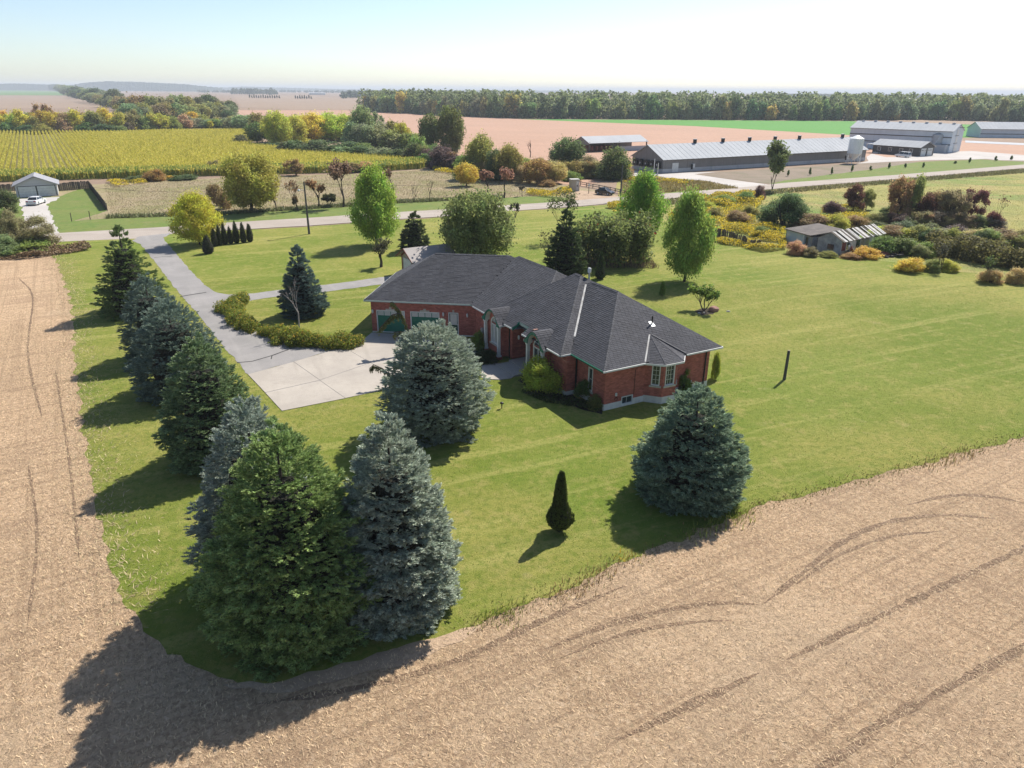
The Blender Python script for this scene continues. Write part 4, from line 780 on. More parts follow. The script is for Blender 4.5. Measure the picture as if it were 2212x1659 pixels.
row([(1690,492,404,100,'dB','hi'),(1640,432,398,24,'pB','mid'),(1797,470,430,44,'pB','mid'),(1842,458,396,44,'mS','mid'),(1870,454,400,30,'oS','mid'),(1935,480,380,56,'bS','mid'),(1962,478,376,48,'oS','mid'),(1994,482,412,50,'mB','mid'),(2020,480,408,52,'bS','mid'),(2050,486,404,60,'bS','mid'),(2095,476,403,52,'mS','mid'),(2143,494,452,36,'mB','mid'),(1920,470,440,40,'dB')] + filler(1880, 2150, 18, (486, 494), (456, 462), 44, ('dB', 'bB', 'pB', 'oB', 'bS'), 10),
    'in the rough meadow right of the lawn', 'shrubs and trees in the rough meadow', 'mid')
row([(1750,500,458,70,'bB','mid'),(1800,502,456,60,'wB'),(1850,500,462,60,'bB','mid'),(1900,508,474,70,'dB','mid'),(1950,512,476,70,'dB','mid'),(2000,520,480,70,'dB','mid'),(2060,522,482,70,'pB','mid'),(2110,530,486,70,'oB','mid'),(2160,540,490,70,'bB','mid'),(2210,552,494,80,'oB','mid'),(1905,550,506,60,'gB','mid'),(1945,552,508,70,'gB','mid'),(1985,556,516,60,'gB','mid'),
     (1975,548,530,40,'gB'),(1985,560,524,40,'sB')] + filler(1900, 2230, 22, (520, 556), (482, 502), 62, ('oB', 'bB', 'dB', 'tB', 'wB'), 11), 'in the tangled brush behind the ruined greenhouse', 'brush behind the ruined greenhouse', 'mid')
row([(1545,474,446,40,'oB','mid'),(1592,482,452,54,'bB','mid'),(1622,470,440,44,'oB','mid'),(1500,456,428,40,'pB','mid'),(1560,444,418,54,'oB','mid'),(1612,440,412,46,'gB','mid'),(1645,512,486,40,'gB','mid'),(1470,470,440,40,'bB','mid'),(1530,456,432,34,'wB','mid')], 'among the goldenrod behind the plank fence', 'shrubs among the goldenrod', 'mid')
row([(1964,590,553,60,'yB','mid'),(2010,588,558,44,'oB','mid'),(2048,588,556,44,'wB','mid'),(2138,614,578,50,'tB','mid'),(2192,614,576,44,'tB','mid'),(1869,560,530,62,'yB','mid'),(1717,552,518,46,'tB','mid'),(1748,556,530,34,'bB','mid'),(1788,557,540,36,'oB'),(1840,561,546,50,'rB')], 'along the upper edge of the lawn', 'shrubs along the upper lawn edge', 'mid')
bare_tree('bare_shrub', 'grey twiggy shrub between two weedy clumps at the lawn edge', 2032, 588, 522, 34, 'bark', 91, 4, (.09, .09, .06), 200, lead=5, thick=.02)
bare_tree('bare_shrub', 'thin green sapling rising from the dry grass clump', 2132, 608, 556, 30, 'bark', 92, 3, (.10, .14, .04), 160, lead=2, thick=.02)
bare_tree('bare_tree', 'reddish shrub crowned with bare dead twigs', 2148, 490, 420, 26, 'bark', 93, 3, (.09, .02, .02), 60, lead=3, thick=.02)
bare_tree('tall_tree', 'tall slim airy tree beside the road junction', 1668, 410, 311, 72, 'bark', 94, 4, (0.17, 0.21, 0.08), 5200, lead=2, thick=.016, spread=.42, lsize=.36)
# clipped-looking long dark hedge at the right
hl = GP([(2020,556),(2070,566),(2130,577),(2190,590),(2260,604)]); hr = np.random.default_rng(5); q = along(hr, hl, 60, .9); L0 = np.array([hl[2][0], hl[2][1], 0])
cen = np.concatenate([q + np.array([1.5, 3.2]), hr.uniform(.5, 2.1, (60, 1))], 1); rad = hr.uniform(.8, 1.4, 60); pos, d = blob_points(hr, 12000, cen, rad, .9); pos[:, 2] = np.abs(pos[:, 2]); v, f = leaves(hr, pos, d + np.array([0, 0, .4]), .20)
h2 = empty('hedge', tuple(L0), 0, label='long overgrown brownish green hedge at the right lawn edge', cat='hedge'); o = link('foliage', np_mesh('wild_hedge', v - L0, f, M['leaf']), h2); o.color = (0.18, 0.165, 0.06, 1)
# goldenrod drifts
def drift(label, px, n, h, size, col, mat='gold', z=0.0, name='goldenrod'):
    if mat == 'gold': n, size = int(n * 2.4), size * .55
    r = np.random.default_rng(n); poly = GP(px); p = scatter(r, poly, n); cl = np.array([[math.sin(a * .9 + b * .35) + math.cos(b * .8 - a * .4) for a, b in p]]).ravel()
    if mat == 'gold': k_ = cl + r.normal(0, .35, n) > -.35; p, cl = p[k_], cl[k_]; n = len(p)
    zz = h * (.45 + .25 * cl.clip(-1, 1)) * r.uniform(.2, 1.15, n) ** .5; pos = np.concatenate([p, (z + zz)[:, None]], 1)
    v, f = leaves(r, pos, np.tile(np.array([0, 0, 1.0]), (n, 1)), size); o = link(name, np_mesh(name, v, f, M[mat])); o.color = (*col, 1); tag(o, label, 'weeds', None, 'stuff')
GC = (0.32, 0.30, 0.055)
drift('bright goldenrod drift beside the leaning plank fence', [(1532,500),(1560,492),(1640,492),(1695,497),(1697,512),(1660,516),(1600,512),(1545,508)], 5200, 1.4, .24, GC)
drift('bright goldenrod drift behind the green lawn maple', [(1440,462),(1510,447),(1590,450),(1630,462),(1632,486),(1560,490),(1500,486),(1445,480)], 6500, 1.4, .26, GC)
drift('olive goldenrod belt along the road bend', [(1500,432),(1560,424),(1640,420),(1650,440),(1630,458),(1540,446)], 6000, 1.8, .28, (0.24, 0.215, 0.05))
drift('goldenrod clumps around the collapsed fence end', [(1610,524),(1650,516),(1697,516),(1697,540),(1650,545),(1620,538)], 3200, 1.2, .22, (0.28, 0.25, 0.05))
drift('goldenrod strip below the fence at the lawn edge', [(1530,514),(1560,520),(1610,530),(1625,540),(1590,536),(1545,524)], 1600, .9, .2, (0.20, 0.215, 0.05))
drift('goldenrod clump left of the maples by the road', [(1310,448),(1345,440),(1350,452),(1325,462)], 1400, 1.3, .26, GC)
drift('goldenrod around the beige cabinet', [(1200,412),(1232,404),(1236,418),(1206,428),(1150,424),(1120,414)], 2400, 1.2, .3, (0.32, 0.27, 0.05), z=-.03)
drift('goldenrod strip at the far corner of the meadow', [(930,362),(980,360),(1010,370),(990,378),(940,372)], 1800, 1.3, .34, (0.30, 0.28, 0.05), z=-.03)
drift('goldenrod strip at the left corner of the meadow', [(228,392),(300,388),(320,396),(250,404)], 1500, 1.1, .3, (0.30, 0.27, 0.05), z=-.03)
drift('goldenrod in the meadow behind the reddish trees', [(1760,470),(1800,440),(1850,450),(1880,470),(1840,486),(1780,486)], 3000, 1.3, .28, (0.28, 0.25, 0.05))
drift('weedy goldenrod between the lane and the long barn fans', [(1345,382),(1420,386),(1500,392),(1480,400),(1400,394),(1345,396)], 2600, 1.0, .3, (0.28, 0.22, 0.06), z=-.03)
drift('dry brown weeds along the hedge by the left field', [(0,552),(60,545),(110,540),(185,532),(200,540),(150,548),(60,560),(0,562)], 3500, 1.2, .18, (0.25, 0.17, 0.09), 'leaf_dry')
drift('dark mulch weeds along the house front', [(1120,845),(1180,870),(1240,880),(1290,892),(1300,880),(1240,862),(1180,850)], 900, .35, .12, (0.08, 0.11, 0.03), 'leaf')
# ------------------------------------------------------------ woodland
FE = GP([(782,240.5),(900,246.5),(1000,251),(1125,256.4),(1300,257.3),(1500,258.6),(1830,260.6),(2000,258.8),(2212,263.5),(2450,269)])
q = np.array(FE); seg = np.linalg.norm(np.diff(q, axis=0), axis=1); cum = np.concatenate([[0], np.cumsum(seg)]); nr = np.random.default_rng(21)
FC = [('dusky green', (0.179, 0.238, 0.101)), ('olive', (0.283, 0.312, 0.119)), ('grey-green', (0.253, 0.298, 0.149)), ('yellowing', (0.476, 0.432, 0.134)), ('rusty', (0.446, 0.283, 0.125)), ('dark green', (0.134, 0.193, 0.089))]
t = 0; k = 0
while t < cum[-1]:
    i = min(len(seg) - 1, int(np.searchsorted(cum, t, side='right') - 1)); p = q[i] + (q[i + 1] - q[i]) * ((t - cum[i]) / seg[i]); k += 1
    c = int(nr.choice(6, p=[.28, .26, .24, .08, .02, .12])); h = nr.uniform(10, 19.5); w = h * nr.uniform(.5, .72)
    plant_at('woodland_tree', f'{FC[c][0]} tree, {ordinal(k)} from the left along the far woodland edge', 'tree', p[0] + nr.normal(0, 2), p[1] + nr.uniform(1, 9), h, w * 1.15, tuple(v * nr.uniform(.85, 1.15) for v in FC[c][1]), ('round', 'bush')[int(nr.choice(2, p=[.3, .7]))], 'far', k % 3, 'woodland edge trees', None, float(nr.uniform(0, 6.28)), single=True)
    t += nr.uniform(5.5, 10.5)
# the wood behind its edge reads as one mass
V = []; nt_ = 0
for r_ in range(9):
    for t in np.arange(0, cum[-1], 8.5):
        i = min(len(seg) - 1, int(np.searchsorted(cum, t, side='right') - 1)); p = q[i] + (q[i + 1] - q[i]) * ((t - cum[i]) / seg[i]) + np.array([nr.normal(0, 3), 14 + r_ * 11 + nr.normal(0, 3)])
        h = nr.uniform(12, 20.5); n = 95; d = norm(nr.normal(0, 1, (n, 3))); d[:, 2] = np.where(d[:, 2] < -.8, -d[:, 2], d[:, 2])
        pos = d * np.array([h * .30, h * .30, h * .50]) * nr.uniform(.75, 1.08, (n, 1)) + np.array([p[0], p[1], h * .5]); v, f = leaves(nr, pos, d, 1.7); V.append(v)
V = np.concatenate(V); o = link('woodland', np_mesh('woodland', V, np.arange(len(V)).reshape(-1, 4), M['leaf_far'])); o.color = (0.23, 0.27, 0.125, 1); tag(o, 'dense mixed woodland filling the skyline behind its edge trees', 'woodland', None, 'stuff')
# underbrush that closes the foot of the wood
q2 = along(nr, FE, 16000, 2.0); pos = np.concatenate([q2 + np.array([0, 8.0]), nr.uniform(.05, 1, (16000, 1)) ** 1.3 * 9], 1); v, f = leaves(nr, pos, nr.normal(0, 1, (16000, 3)), 1.25)
o = link('underbrush', np_mesh('underbrush', v, f, M['leaf_far'])); o.color = (0.20, 0.22, 0.105, 1); tag(o, 'underbrush along the foot of the far woodland', 'brush', None, 'stuff')
# distant groves on the horizon
def grove(label, px, n, hgt, col, seed, size=4.0):
    r = np.random.default_rng(seed); P = scatter(r, GP(px), n); V = []
    for p in P:
        h = r.uniform(*hgt); m = 26; d = norm(r.normal(0, 1, (m, 3))); d[:, 2] = np.abs(d[:, 2]); pos = d * np.array([h * .45, h * .45, h * .8]) * r.uniform(.7, 1.05, (m, 1)) + np.array([p[0], p[1], h * .15]); v, f = leaves(r, pos, d, h * .30); V.append(v)
    V = np.concatenate(V); o = link('grove', np_mesh('grove', V, np.arange(len(V)).reshape(-1, 4), M['leaf_far'])); o.color = (*col, 1); tag(o, label, 'woodland', None, 'stuff')
grove('dark rounded grove on the horizon above the cornfield', [(500,203.5),(600,205),(596,202),(512,201)], 130, (11, 24), (0.075, 0.099, 0.048), 1)
grove('low grove left of the rounded horizon grove', [(425,200),(505,202),(500,199.5),(430,198)], 60, (8, 15), (0.083, 0.099, 0.051), 2)
grove('far grove between the open fields and the woodland', [(735,213),(800,214.5),(860,212),(1010,209),(900,206),(760,207)], 330, (12, 18), (0.075, 0.102, 0.057), 3)
grove('hazy belt of trees along the left horizon', [(0,194.5),(240,196.5),(430,198),(430,196),(200,194),(0,192.8)], 360, (9, 18), (0.075, 0.098, 0.054), 4)
grove('hazy belt of trees along the middle horizon', [(600,200),(760,202),(900,203),(900,201),(760,199.8),(600,198)], 240, (8, 16), (0.075, 0.098, 0.054), 5)
for k, (x0, x1, y0, n) in enumerate(((537, 606, 212.0, 14), (636, 675, 213.5, 8))):
    for j in range(n):
        x = x0 + (x1 - x0) * (j + .5) / n; X, Y = G(x, y0 + j * .05); nrr = random.Random(j + k * 50)
        plant_at('windbreak_tree', f"{ordinal(j + 1)} dark conifer from left in the {('longer', 'shorter')[k]} far windbreak row", 'tree', X, Y, nrr.uniform(5.5, 8), 5.0, (0.030, 0.045, 0.026), 'thin', 'far', j % 3, ('longer far windbreak', 'shorter far windbreak')[k], None, nrr.uniform(0, 6), single=True)
# rising ground and wooded hills at the skyline
M['hill'] = mk('wooded_hill', (0.060, 0.078, 0.045), (0.040, 0.056, 0.036), 0.01, 1.0, wp=True, bump=(0.05, 1, 8))
def ridge(label, prof, dist, depth, seed):
    r = random.Random(seed); vs = []; fs = []; xs = []
    for (x0, y0), (x1, y1) in zip(prof[:-1], prof[1:]):
        n = max(2, int(abs(x1 - x0) / 2.5)); xs += [(x0 + (x1 - x0) * j / n, y0 + (y1 - y0) * j / n) for j in range(n)]
    xs.append(prof[-1])
    for x, y in xs:
        dd = ray(x, y); t = dist / dd[1]; X = dd[0] * t; Z = max(.5, CAM_H + dd[2] * t + r.uniform(-1, 1) * dist * .00035)
        vs += [(X * .985, dist * .985, -.2), (X, dist, Z), (X * (1 + depth / dist), dist + depth, Z * .9), (X * (1 + 2 * depth / dist), dist + 2 * depth, -.2)]
    for i in range(len(xs) - 1):
        for j in range(3): fs.append((4*i+j, 4*i+4+j, 4*i+5+j, 4*i+1+j))
    return tag(MB().add(vs, fs).build('hill', M['hill']), label, 'hill', None, 'structure')
ridge('blue wooded hill on the left skyline', [(-60,183),(20,180),(60,181),(150,184),(190,178),(230,175.5),(290,176.5),(340,179),(400,182),(440,186),(480,190)], 5200, 300, 1)
ridge('pale low ridge along the middle skyline', [(440,191),(520,187),(640,190),(760,193),(900,194.5),(1100,195),(1300,196)], 7500, 400, 2)
ridge('blue wooded hill on the right skyline', [(1640,203),(1740,202.5),(1800,203),(1860,203.3),(1940,204),(2020,204.6),(2100,206),(2212,207),(2330,208)], 2600, 260, 3)
# ------------------------------------------------------------ the brick house
HN = np.array([6.2, 43.72]); WA = R(-61); wa = np.array([math.cos(WA), math.sin(WA)]); wb = np.array([-wa[1], wa[0]])
GO = np.array([-12.45, 60.28]); GA = R(-7.2); ge = np.array([math.cos(GA), math.sin(GA)]); gn = np.array([-ge[1], ge[0]])
class Frame:
    def __init__(s, o, S, T): s.o, s.S, s.T = o, S, T
    def __call__(s, a, b, z=0.0): p = s.o + s.S * a + s.T * b; return Vector((p[0], p[1], z))
    def inv(s, p): d = np.array([p[0], p[1]]) - s.o; return float(d @ s.S), float(d @ s.T)
FW = Frame(HN, -wa, wb); FG = Frame(GO, ge, gn)
EZ = 3.08
house = empty('brick_house', (HN[0], HN[1], 0), 0, label='long red brick bungalow with dark hipped shingle roof', cat='house')
HO = house.location
def hb(mb, name, mat, parent=None, bevel=0.0, smooth=False): return mb.build(name, mat, parent or house, True, bevel, smooth)
# hips: frame, s0,s1 (eaves), t0,t1, ridge sA,sB, tr, zr
HIPS = [(FG, -.42, 16.0, -.42, 10.0, 4.85, 11.8, 4.8, 6.22), (FW, 8.0, 25.4, -1.30, 10.3, 13.5, 19.8, 4.5, 6.24),
        (FW, 3.55, 15.0, -1.28, 10.3, 9.9, 10.65, 4.5, 6.66), (FW, -.35, 12.0, -.42, 9.95, 5.45, 8.8, 4.78, 6.40)]
def hip_z(h, p):
    F, s0, s1, t0, t1, sA, sB, tr, zr = h; s, t = F.inv(p)
    if not (s0 < s < s1 and t0 < t < t1): return -9
    k = zr - EZ
    return EZ + k * min((t - t0) / (tr - t0), (t1 - t) / (t1 - tr), (s - s0) / (sA - s0), (s1 - s) / (s1 - sB))
TABS = []          # every shingle tab: matrix-ready (corner, u, v, n, width, height)
TAB_W, TAB_H = .32, .155
def course(poly3, me_idx=None, cut=None, exposure=TAB_H, seed=0):
    "lay shingle courses on a convex planar polygon; poly3[0]->poly3[1] is the eave"
    o = Vector(poly3[0]); u = (Vector(poly3[1]) - o).normalized(); nrm = None
    for q in poly3[2:]:
        c = u.cross(Vector(q) - o)
        if c.length > 1e-6: nrm = c.normalized(); break
    if nrm.z < 0: nrm = -nrm
    v = nrm.cross(u); 
    if v.z < 0: v = -v
    P2 = [((Vector(q) - o).dot(u), (Vector(q) - o).dot(v)) for q in poly3]; vmax = max(p[1] for p in P2); rng = random.Random(seed)
    def span(y):
        xs = []
        for i in range(len(P2)):
            (x1, y1), (x2, y2) = P2[i], P2[(i + 1) % len(P2)]
            if (y1 - y) * (y2 - y) <= 0 and y1 != y2: xs.append(x1 + (x2 - x1) * (y - y1) / (y2 - y1))
            elif y1 == y2 == y: xs += [x1, x2]
        return (min(xs), max(xs)) if xs else None
    r = 0; y = 0.0
    while y < vmax - .02:
        y1 = min(y + exposure, vmax); a = span(y + 1e-4); b = span(y1 - 1e-4)
        if a and b:
            lo, hi = max(a[0], b[0]), min(a[1], b[1]); lo2, hi2 = min(a[0], b[0]), max(a[1], b[1])
            x = lo2 - (r % 2) * TAB_W * .5 - rng.uniform(0, .1)
            while x < hi2:
                x0, x1 = max(x + .006, lo2), min(x + TAB_W - .006, hi2)
                if x1 - x0 > .05:
                    cx = (x0 + x1) / 2; c3 = o + u * cx + v * (y + y1) / 2
                    under = any(h is not HIPS[me_idx] and hip_z(h, c3) > c3.z + (.03 if j > me_idx else -.012) for j, h in enumerate(HIPS)) if me_idx is not None else any(hip_z(h, c3) > c3.z + .05 for h in HIPS)
                    if not under and not (cut and cut(c3)):
                        full = x0 > max(a[0], b[0]) and x1 < min(a[1], b[1]) and abs(x1 - x0 - TAB_W + .012) < 1e-4 and abs(y1 - y - exposure) < 1e-4
                        # clip corners to the sloping sides
                        c00 = max(x0, a[0]); c10 = min(x1, a[1]); c01 = max(x0, b[0]); c11 = min(x1, b[1])
                        if c10 > c00 or c11 > c01:
                            c10 = max(c10, c00); c11 = max(c11, c01); TABS.append((o, u, v, nrm, c00, c10, c01, c11, y, y1, full, rng.uniform(.010, .022)))
                x += TAB_W
        y = y1; r += 1
def deck(poly3, drop): return [(p[0], p[1], p[2] - drop) for p in poly3]
roof = empty('roof', (0, 0, 0)); roof.parent = house
NOTCH = (8.95, 10.45, -.66)       # roof cut-out over the entry: s0, s1, t
decks = MB(); soff = MB()
for i, (F, s0, s1, t0, t1, sA, sB, tr, zr) in enumerate(HIPS):
    c = [F(s0, t0, EZ), F(s1, t0, EZ), F(s1, t1, EZ), F(s0, t1, EZ)]; rA, rB = F(sA, tr, zr), F(sB, tr, zr)
    faces = [[c[0], c[1], rB, rA], [c[3], c[0], rA], [c[1], c[2], rB], [c[2], c[3], rA, rB]]
    cut = (lambda p: NOTCH[0] < FW.inv(p)[0] < NOTCH[1] and FW.inv(p)[1] < NOTCH[2]) if i in (1, 2) else None
    for k, fc in enumerate(faces):
        if k < 2 or (i == 3 and k == 2 and False): course(fc, i, cut, TAB_H, i * 4 + k)
        d = .014 + .003 * i
        if cut and k == 0:
            def pl(s, t): return F(s, t, EZ + (t - t0) / (tr - t0) * (zr - EZ))
            pts = [F(s0, t0, EZ), pl(NOTCH[0], t0), pl(NOTCH[0], NOTCH[2]), pl(NOTCH[1], NOTCH[2]), pl(NOTCH[1], t0), F(s1, t0, EZ), rB, rA]
            fc = [p for p in pts]
        decks.add(deck(fc, d), [tuple(range(len(fc)))])
    # soffit closes the eaves
    zs = EZ - .17 + .003 * i; w_ = .42
    if i in (1, 2):
        for a, b_ in ((s0, NOTCH[0]), (NOTCH[1], s1)): soff.add([F(a, t0, zs), F(b_, t0, zs), F(b_, t0 + 1.0, zs), F(a, t0 + 1.0, zs)], [(0, 1, 2, 3)])
    else: soff.add([F(s0, t0, zs), F(s1, t0, zs), F(s1, t0 + .6, zs), F(s0, t0 + .6, zs)], [(0, 1, 2, 3)])
    soff.add([F(s0, t0, zs + .001), F(s0, t1, zs + .001), F(s0 + .6, t1, zs + .001), F(s0 + .6, t0, zs + .001)], [(0, 1, 2, 3)])
    soff.add([F(s0, t1, zs + .002), F(s1, t1, zs + .002), F(s1, t1 - .6, zs + .002), F(s0, t1 - .6, zs + .002)], [(0, 1, 2, 3)])
hb(decks, 'roof_deck', M['shingle_bed'], roof); hb(soff, 'soffit', M['white'], roof)
# bay roof on the end wall
bay = [(-.25, 3.05), (-1.18, 4.05), (-1.22, 5.62), (-.25, 6.55)]; bz = EZ - .06; ap = FW(1.62, 4.85, 4.22)
bmb = MB()
for (a, b_) in zip(bay[:-1], bay[1:]):
    fc = [FW(*a, bz), FW(*b_, bz), ap]; course(fc, None, None, TAB_H, 77); bmb.add(deck(fc, .012), [(0, 1, 2)])
hb(bmb, 'bay_roof_deck', M['shingle_bed'], roof)
# barrel roofs of the two arched windows
ARCH = [(12.12, 14.42, -1.66), (5.66, 7.76, -1.52)]
def bell(x, hw): return 2.90 + .98 * (.5 + .5 * math.cos(math.pi * min(abs(x) / hw, 1))) ** .7
for (s0, s1, tf) in ARCH:
    cs = (s0 + s1) / 2; hw = (s1 - s0) / 2 + .38; n = 18; xs = [-hw + 2 * hw * j / n for j in range(n + 1)]; mb = MB()
    for j in range(n):
        xa, xb = xs[j], xs[j + 1]; za, zb = bell(xa, hw), bell(xb, hw)
        lowx, lz, hx, hz = (xa, za, xb, zb) if za < zb else (xb, zb, xa, za)
        def back(z): return -1.28 + (z - EZ) / .617 + .25
        fc = [FW(cs + lowx, tf - .12, lz), FW(cs + lowx, max(back(lz), -1.0), lz), FW(cs + hx, max(back(hz), -1.0), hz), FW(cs + hx, tf - .12, hz)]
        course(fc, None, None, (Vector(fc[3]) - Vector(fc[0])).length + .001, j + 5); mb.add([(p[0], p[1], p[2] - .012) for p in fc], [(0, 1, 2, 3)])
    hb(mb, 'barrel_deck', M['shingle_bed'], roof)
    # green face board between the arch and the bell curve, with real thickness
    r = (s1 - s0) / 2 - .15; zc = 2.72; m = 24; face = MB()
    for k in range(m):
        q = []
        for kk in (k, k + 1):
            a = math.pi * kk / m; q.append((cs - r * math.cos(a), zc + r * math.sin(a))); x = -hw + 2 * hw * kk / m; q.append((cs + x, bell(x, hw) - .015))
        i0, o0, i1, o1 = q
        for t in (tf - .10, tf - .04): face.add([FW(i0[0], t, i0[1]), FW(i1[0], t, i1[1]), FW(o1[0], t, o1[1]), FW(o0[0], t, o0[1])], [(0, 1, 2, 3)])
        face.add([FW(i0[0], tf - .10, i0[1]), FW(i1[0], tf - .10, i1[1]), FW(i1[0], tf - .04, i1[1]), FW(i0[0], tf - .04, i0[1])], [(0, 1, 2, 3)])
    face.add([FW(s0 - .38, tf - .10, 2.72), FW(cs - r, tf - .10, 2.72), FW(cs - r, tf - .10, 2.725), FW(s0 - .38, tf - .10, 2.90)], [(0, 1, 2, 3)])
    face.add([FW(s1 + .38, tf - .10, 2.72), FW(cs + r, tf - .10, 2.72), FW(cs + r, tf - .10, 2.725), FW(s1 + .38, tf - .10, 2.90)], [(0, 1, 2, 3)])
    hb(face, 'arch_board', M['green'])
    sf = MB()
    for k in range(m):
        a, b_ = math.pi * k / m, math.pi * (k + 1) / m
        sf.add([FW(cs - (r - .01) * math.cos(a), tf - .05, zc + (r - .01) * math.sin(a)), FW(cs - (r - .01) * math.cos(b_), tf - .05, zc + (r - .01) * math.sin(b_)), FW(cs - (r - .01) * math.cos(b_), tf + .5, zc + (r - .01) * math.sin(b_)), FW(cs - (r - .01) * math.cos(a), tf + .5, zc + (r - .01) * math.sin(a))], [(0, 1, 2, 3)])
    hb(sf, 'arch_soffit', M['white'])
    for ss in (s0, s1):
        fl = -1 if ss == s0 else 1
        hb(MB().slab([tuple(FW(ss + fl * .36 + a, b_)[:2]) for a, b_ in ((-.03, tf - .1), (.03, tf - .1), (.03, -1.2), (-.03, -1.2))], 2.80, 2.925), 'gutter', M['white'])
        col = empty('column', (0, 0, 0)); col.parent = house; p = FW(ss, tf + .06)
        hb(MB().slab([tuple(FW(ss + a, tf + .06 + b_)[:2]) for a, b_ in ((-.11, -.11), (.11, -.11), (.11, .11), (-.11, .11))], .34, 2.72), 'shaft', M['white'], col, .01)
        for nm, z0, z1, w_ in (('plinth', .22, .36, .17), ('capital', 2.60, 2.724, .15)): hb(MB().slab([tuple(FW(ss + a * w_, tf + .06 + b_ * w_)[:2]) for a, b_ in ((-1, -1), (1, -1), (1, 1), (-1, 1))], z0, z1), nm, M['white'], col, .01)
        hb(MB().slab([tuple(FW(ss + a * .22, tf + .06 + b_ * .22)[:2]) for a, b_ in ((-1, -1), (1, -1), (1, 1), (-1, 1))], -.02, .22), 'pedestal', M['brick'], col)
# shingles: the 300 nearest whole tabs are pieces of their own, the rest one mass
def tab_verts(t):
    o, u, v, n, c00, c10, c01, c11, y0, y1, full, th = t
    return [o + u*c00 + v*(y0 - .012) + n*.004, o + u*c10 + v*(y0 - .012) + n*.004, o + u*c11 + v*(y1 + .02) + n*.001, o + u*c01 + v*(y1 + .02) + n*.001,
            o + u*c00 + v*(y0 - .012) + n*(th + .006), o + u*c10 + v*(y0 - .012) + n*(th + .006), o + u*c11 + v*(y1 + .02) + n*.005, o + u*c01 + v*(y1 + .02) + n*.005]
TF = [(0, 1, 5, 4), (1, 2, 6, 5), (3, 0, 4, 7), (4, 5, 6, 7)]
fulls = sorted([t for t in TABS if t[10]], key=lambda t: (t[0] + t[1] * t[4] + t[2] * t[8] - Vector((0, 0, CAM_H))).length)[:300]
fid = set(id(t) for t in fulls); V = []; Fc = []
for t in TABS:
    if id(t) in fid: continue
    b_ = len(V); V += [tuple(p - HO) for p in tab_verts(t)]; Fc += [tuple(i + b_ for i in f) for f in TF]
o = link('shingle_courses', np_mesh('shingle_courses', np.array(V), np.array(Fc), M['shingle']), roof); o['kind'] = 'stuff'
w_ = TAB_W - .012; hh = TAB_H
tabme = bpy.data.meshes.new('shingle'); tabme.from_pydata([(0, -.012, .004), (w_, -.012, .004), (w_, hh + .02, .001), (0, hh + .02, .001), (0, -.012, .022), (w_, -.012, .022), (w_, hh + .02, .005), (0, hh + .02, .005)], [], TF); tabme.materials.append(M['shingle'])
for t in fulls:
    o_, u, v, n = t[:4]; p = o_ + u * t[4] + v * t[8] - HO; m = Matrix((u, v, n)).transposed().to_4x4(); m.translation = p
    s = link('shingle', tabme, roof); s.matrix_local = m
print('shingles', len(TABS))
# ridge and hip caps, valley flashing
def cap_line(a, b_, w=.16, step=.26):
    cap = MB()
    a, b_ = Vector(a), Vector(b_); d = (b_ - a); L = d.length; d.normalize(); sd = d.cross(Vector((0, 0, 1))).normalized(); n = int(L / step)
    for k in range(n):
        p = a + d * (k * step); q = a + d * ((k + 1.25) * step); z1, z2 = .035, .018
        cap.add([p + sd * w + Vector((0, 0, z1 - .085)), p + Vector((0, 0, z1 + .012)), p - sd * w + Vector((0, 0, z1 - .085)), q + sd * w + Vector((0, 0, z2 - .085)), q + Vector((0, 0, z2 + .012)), q - sd * w + Vector((0, 0, z2 - .085))], [(0, 1, 4, 3), (1, 2, 5, 4), (0, 2, 1)])
    o = hb(cap, 'ridge_cap', M['cap'], roof); o['kind'] = 'stuff'
for i, (F, s0, s1, t0, t1, sA, sB, tr, zr) in enumerate(HIPS):
    rA, rB = F(sA, tr, zr), F(sB, tr, zr)
    cap_line(rA, rB); cap_line(F(s0, t0, EZ), rA)
    if i in (2,): cap_line(F(s1, t0, EZ), rB)
cap_line(FW(*bay[1], bz), ap); cap_line(FW(*bay[2], bz), ap)
def strip(a, b_, w, z, name='valley_flashing', mat='white'):
    a, b_ = Vector(a), Vector(b_); d = (b_ - a).normalized(); sd = d.cross(Vector((0, 0, 1))).normalized() * w; up = Vector((0, 0, z))
    hb(MB().add([a - sd + up, a + sd + up, b_ + sd + up, b_ - sd + up, a - sd, a + sd, b_ + sd, b_ - sd], [(0, 1, 2, 3), (0, 4, 5, 1), (1, 5, 6, 2), (2, 6, 7, 3), (3, 7, 4, 0)]), name, M[mat], roof)
# valley where the wide hip's near end meets the near wing front plane
def z3_(t): return EZ + (t + .42) / 5.2 * (6.40 - EZ)
def s2_(z): return 3.55 + (z - EZ) / (6.66 - EZ) * (9.9 - 3.55)
tv0, tv1 = .62, 4.35; strip(FW(s2_(z3_(tv0)), tv0, z3_(tv0)), FW(s2_(z3_(tv1)), tv1, z3_(tv1)), .07, .05, mat='dirty_white')
strip(FW(-.33, 3.0, EZ + .0), FW(1.55, 4.78, 4.18), .05, .05, mat='dirty_white'); strip(FW(-.33, 6.62, EZ), FW(1.55, 4.95, 4.18), .10, .05, mat='cap')
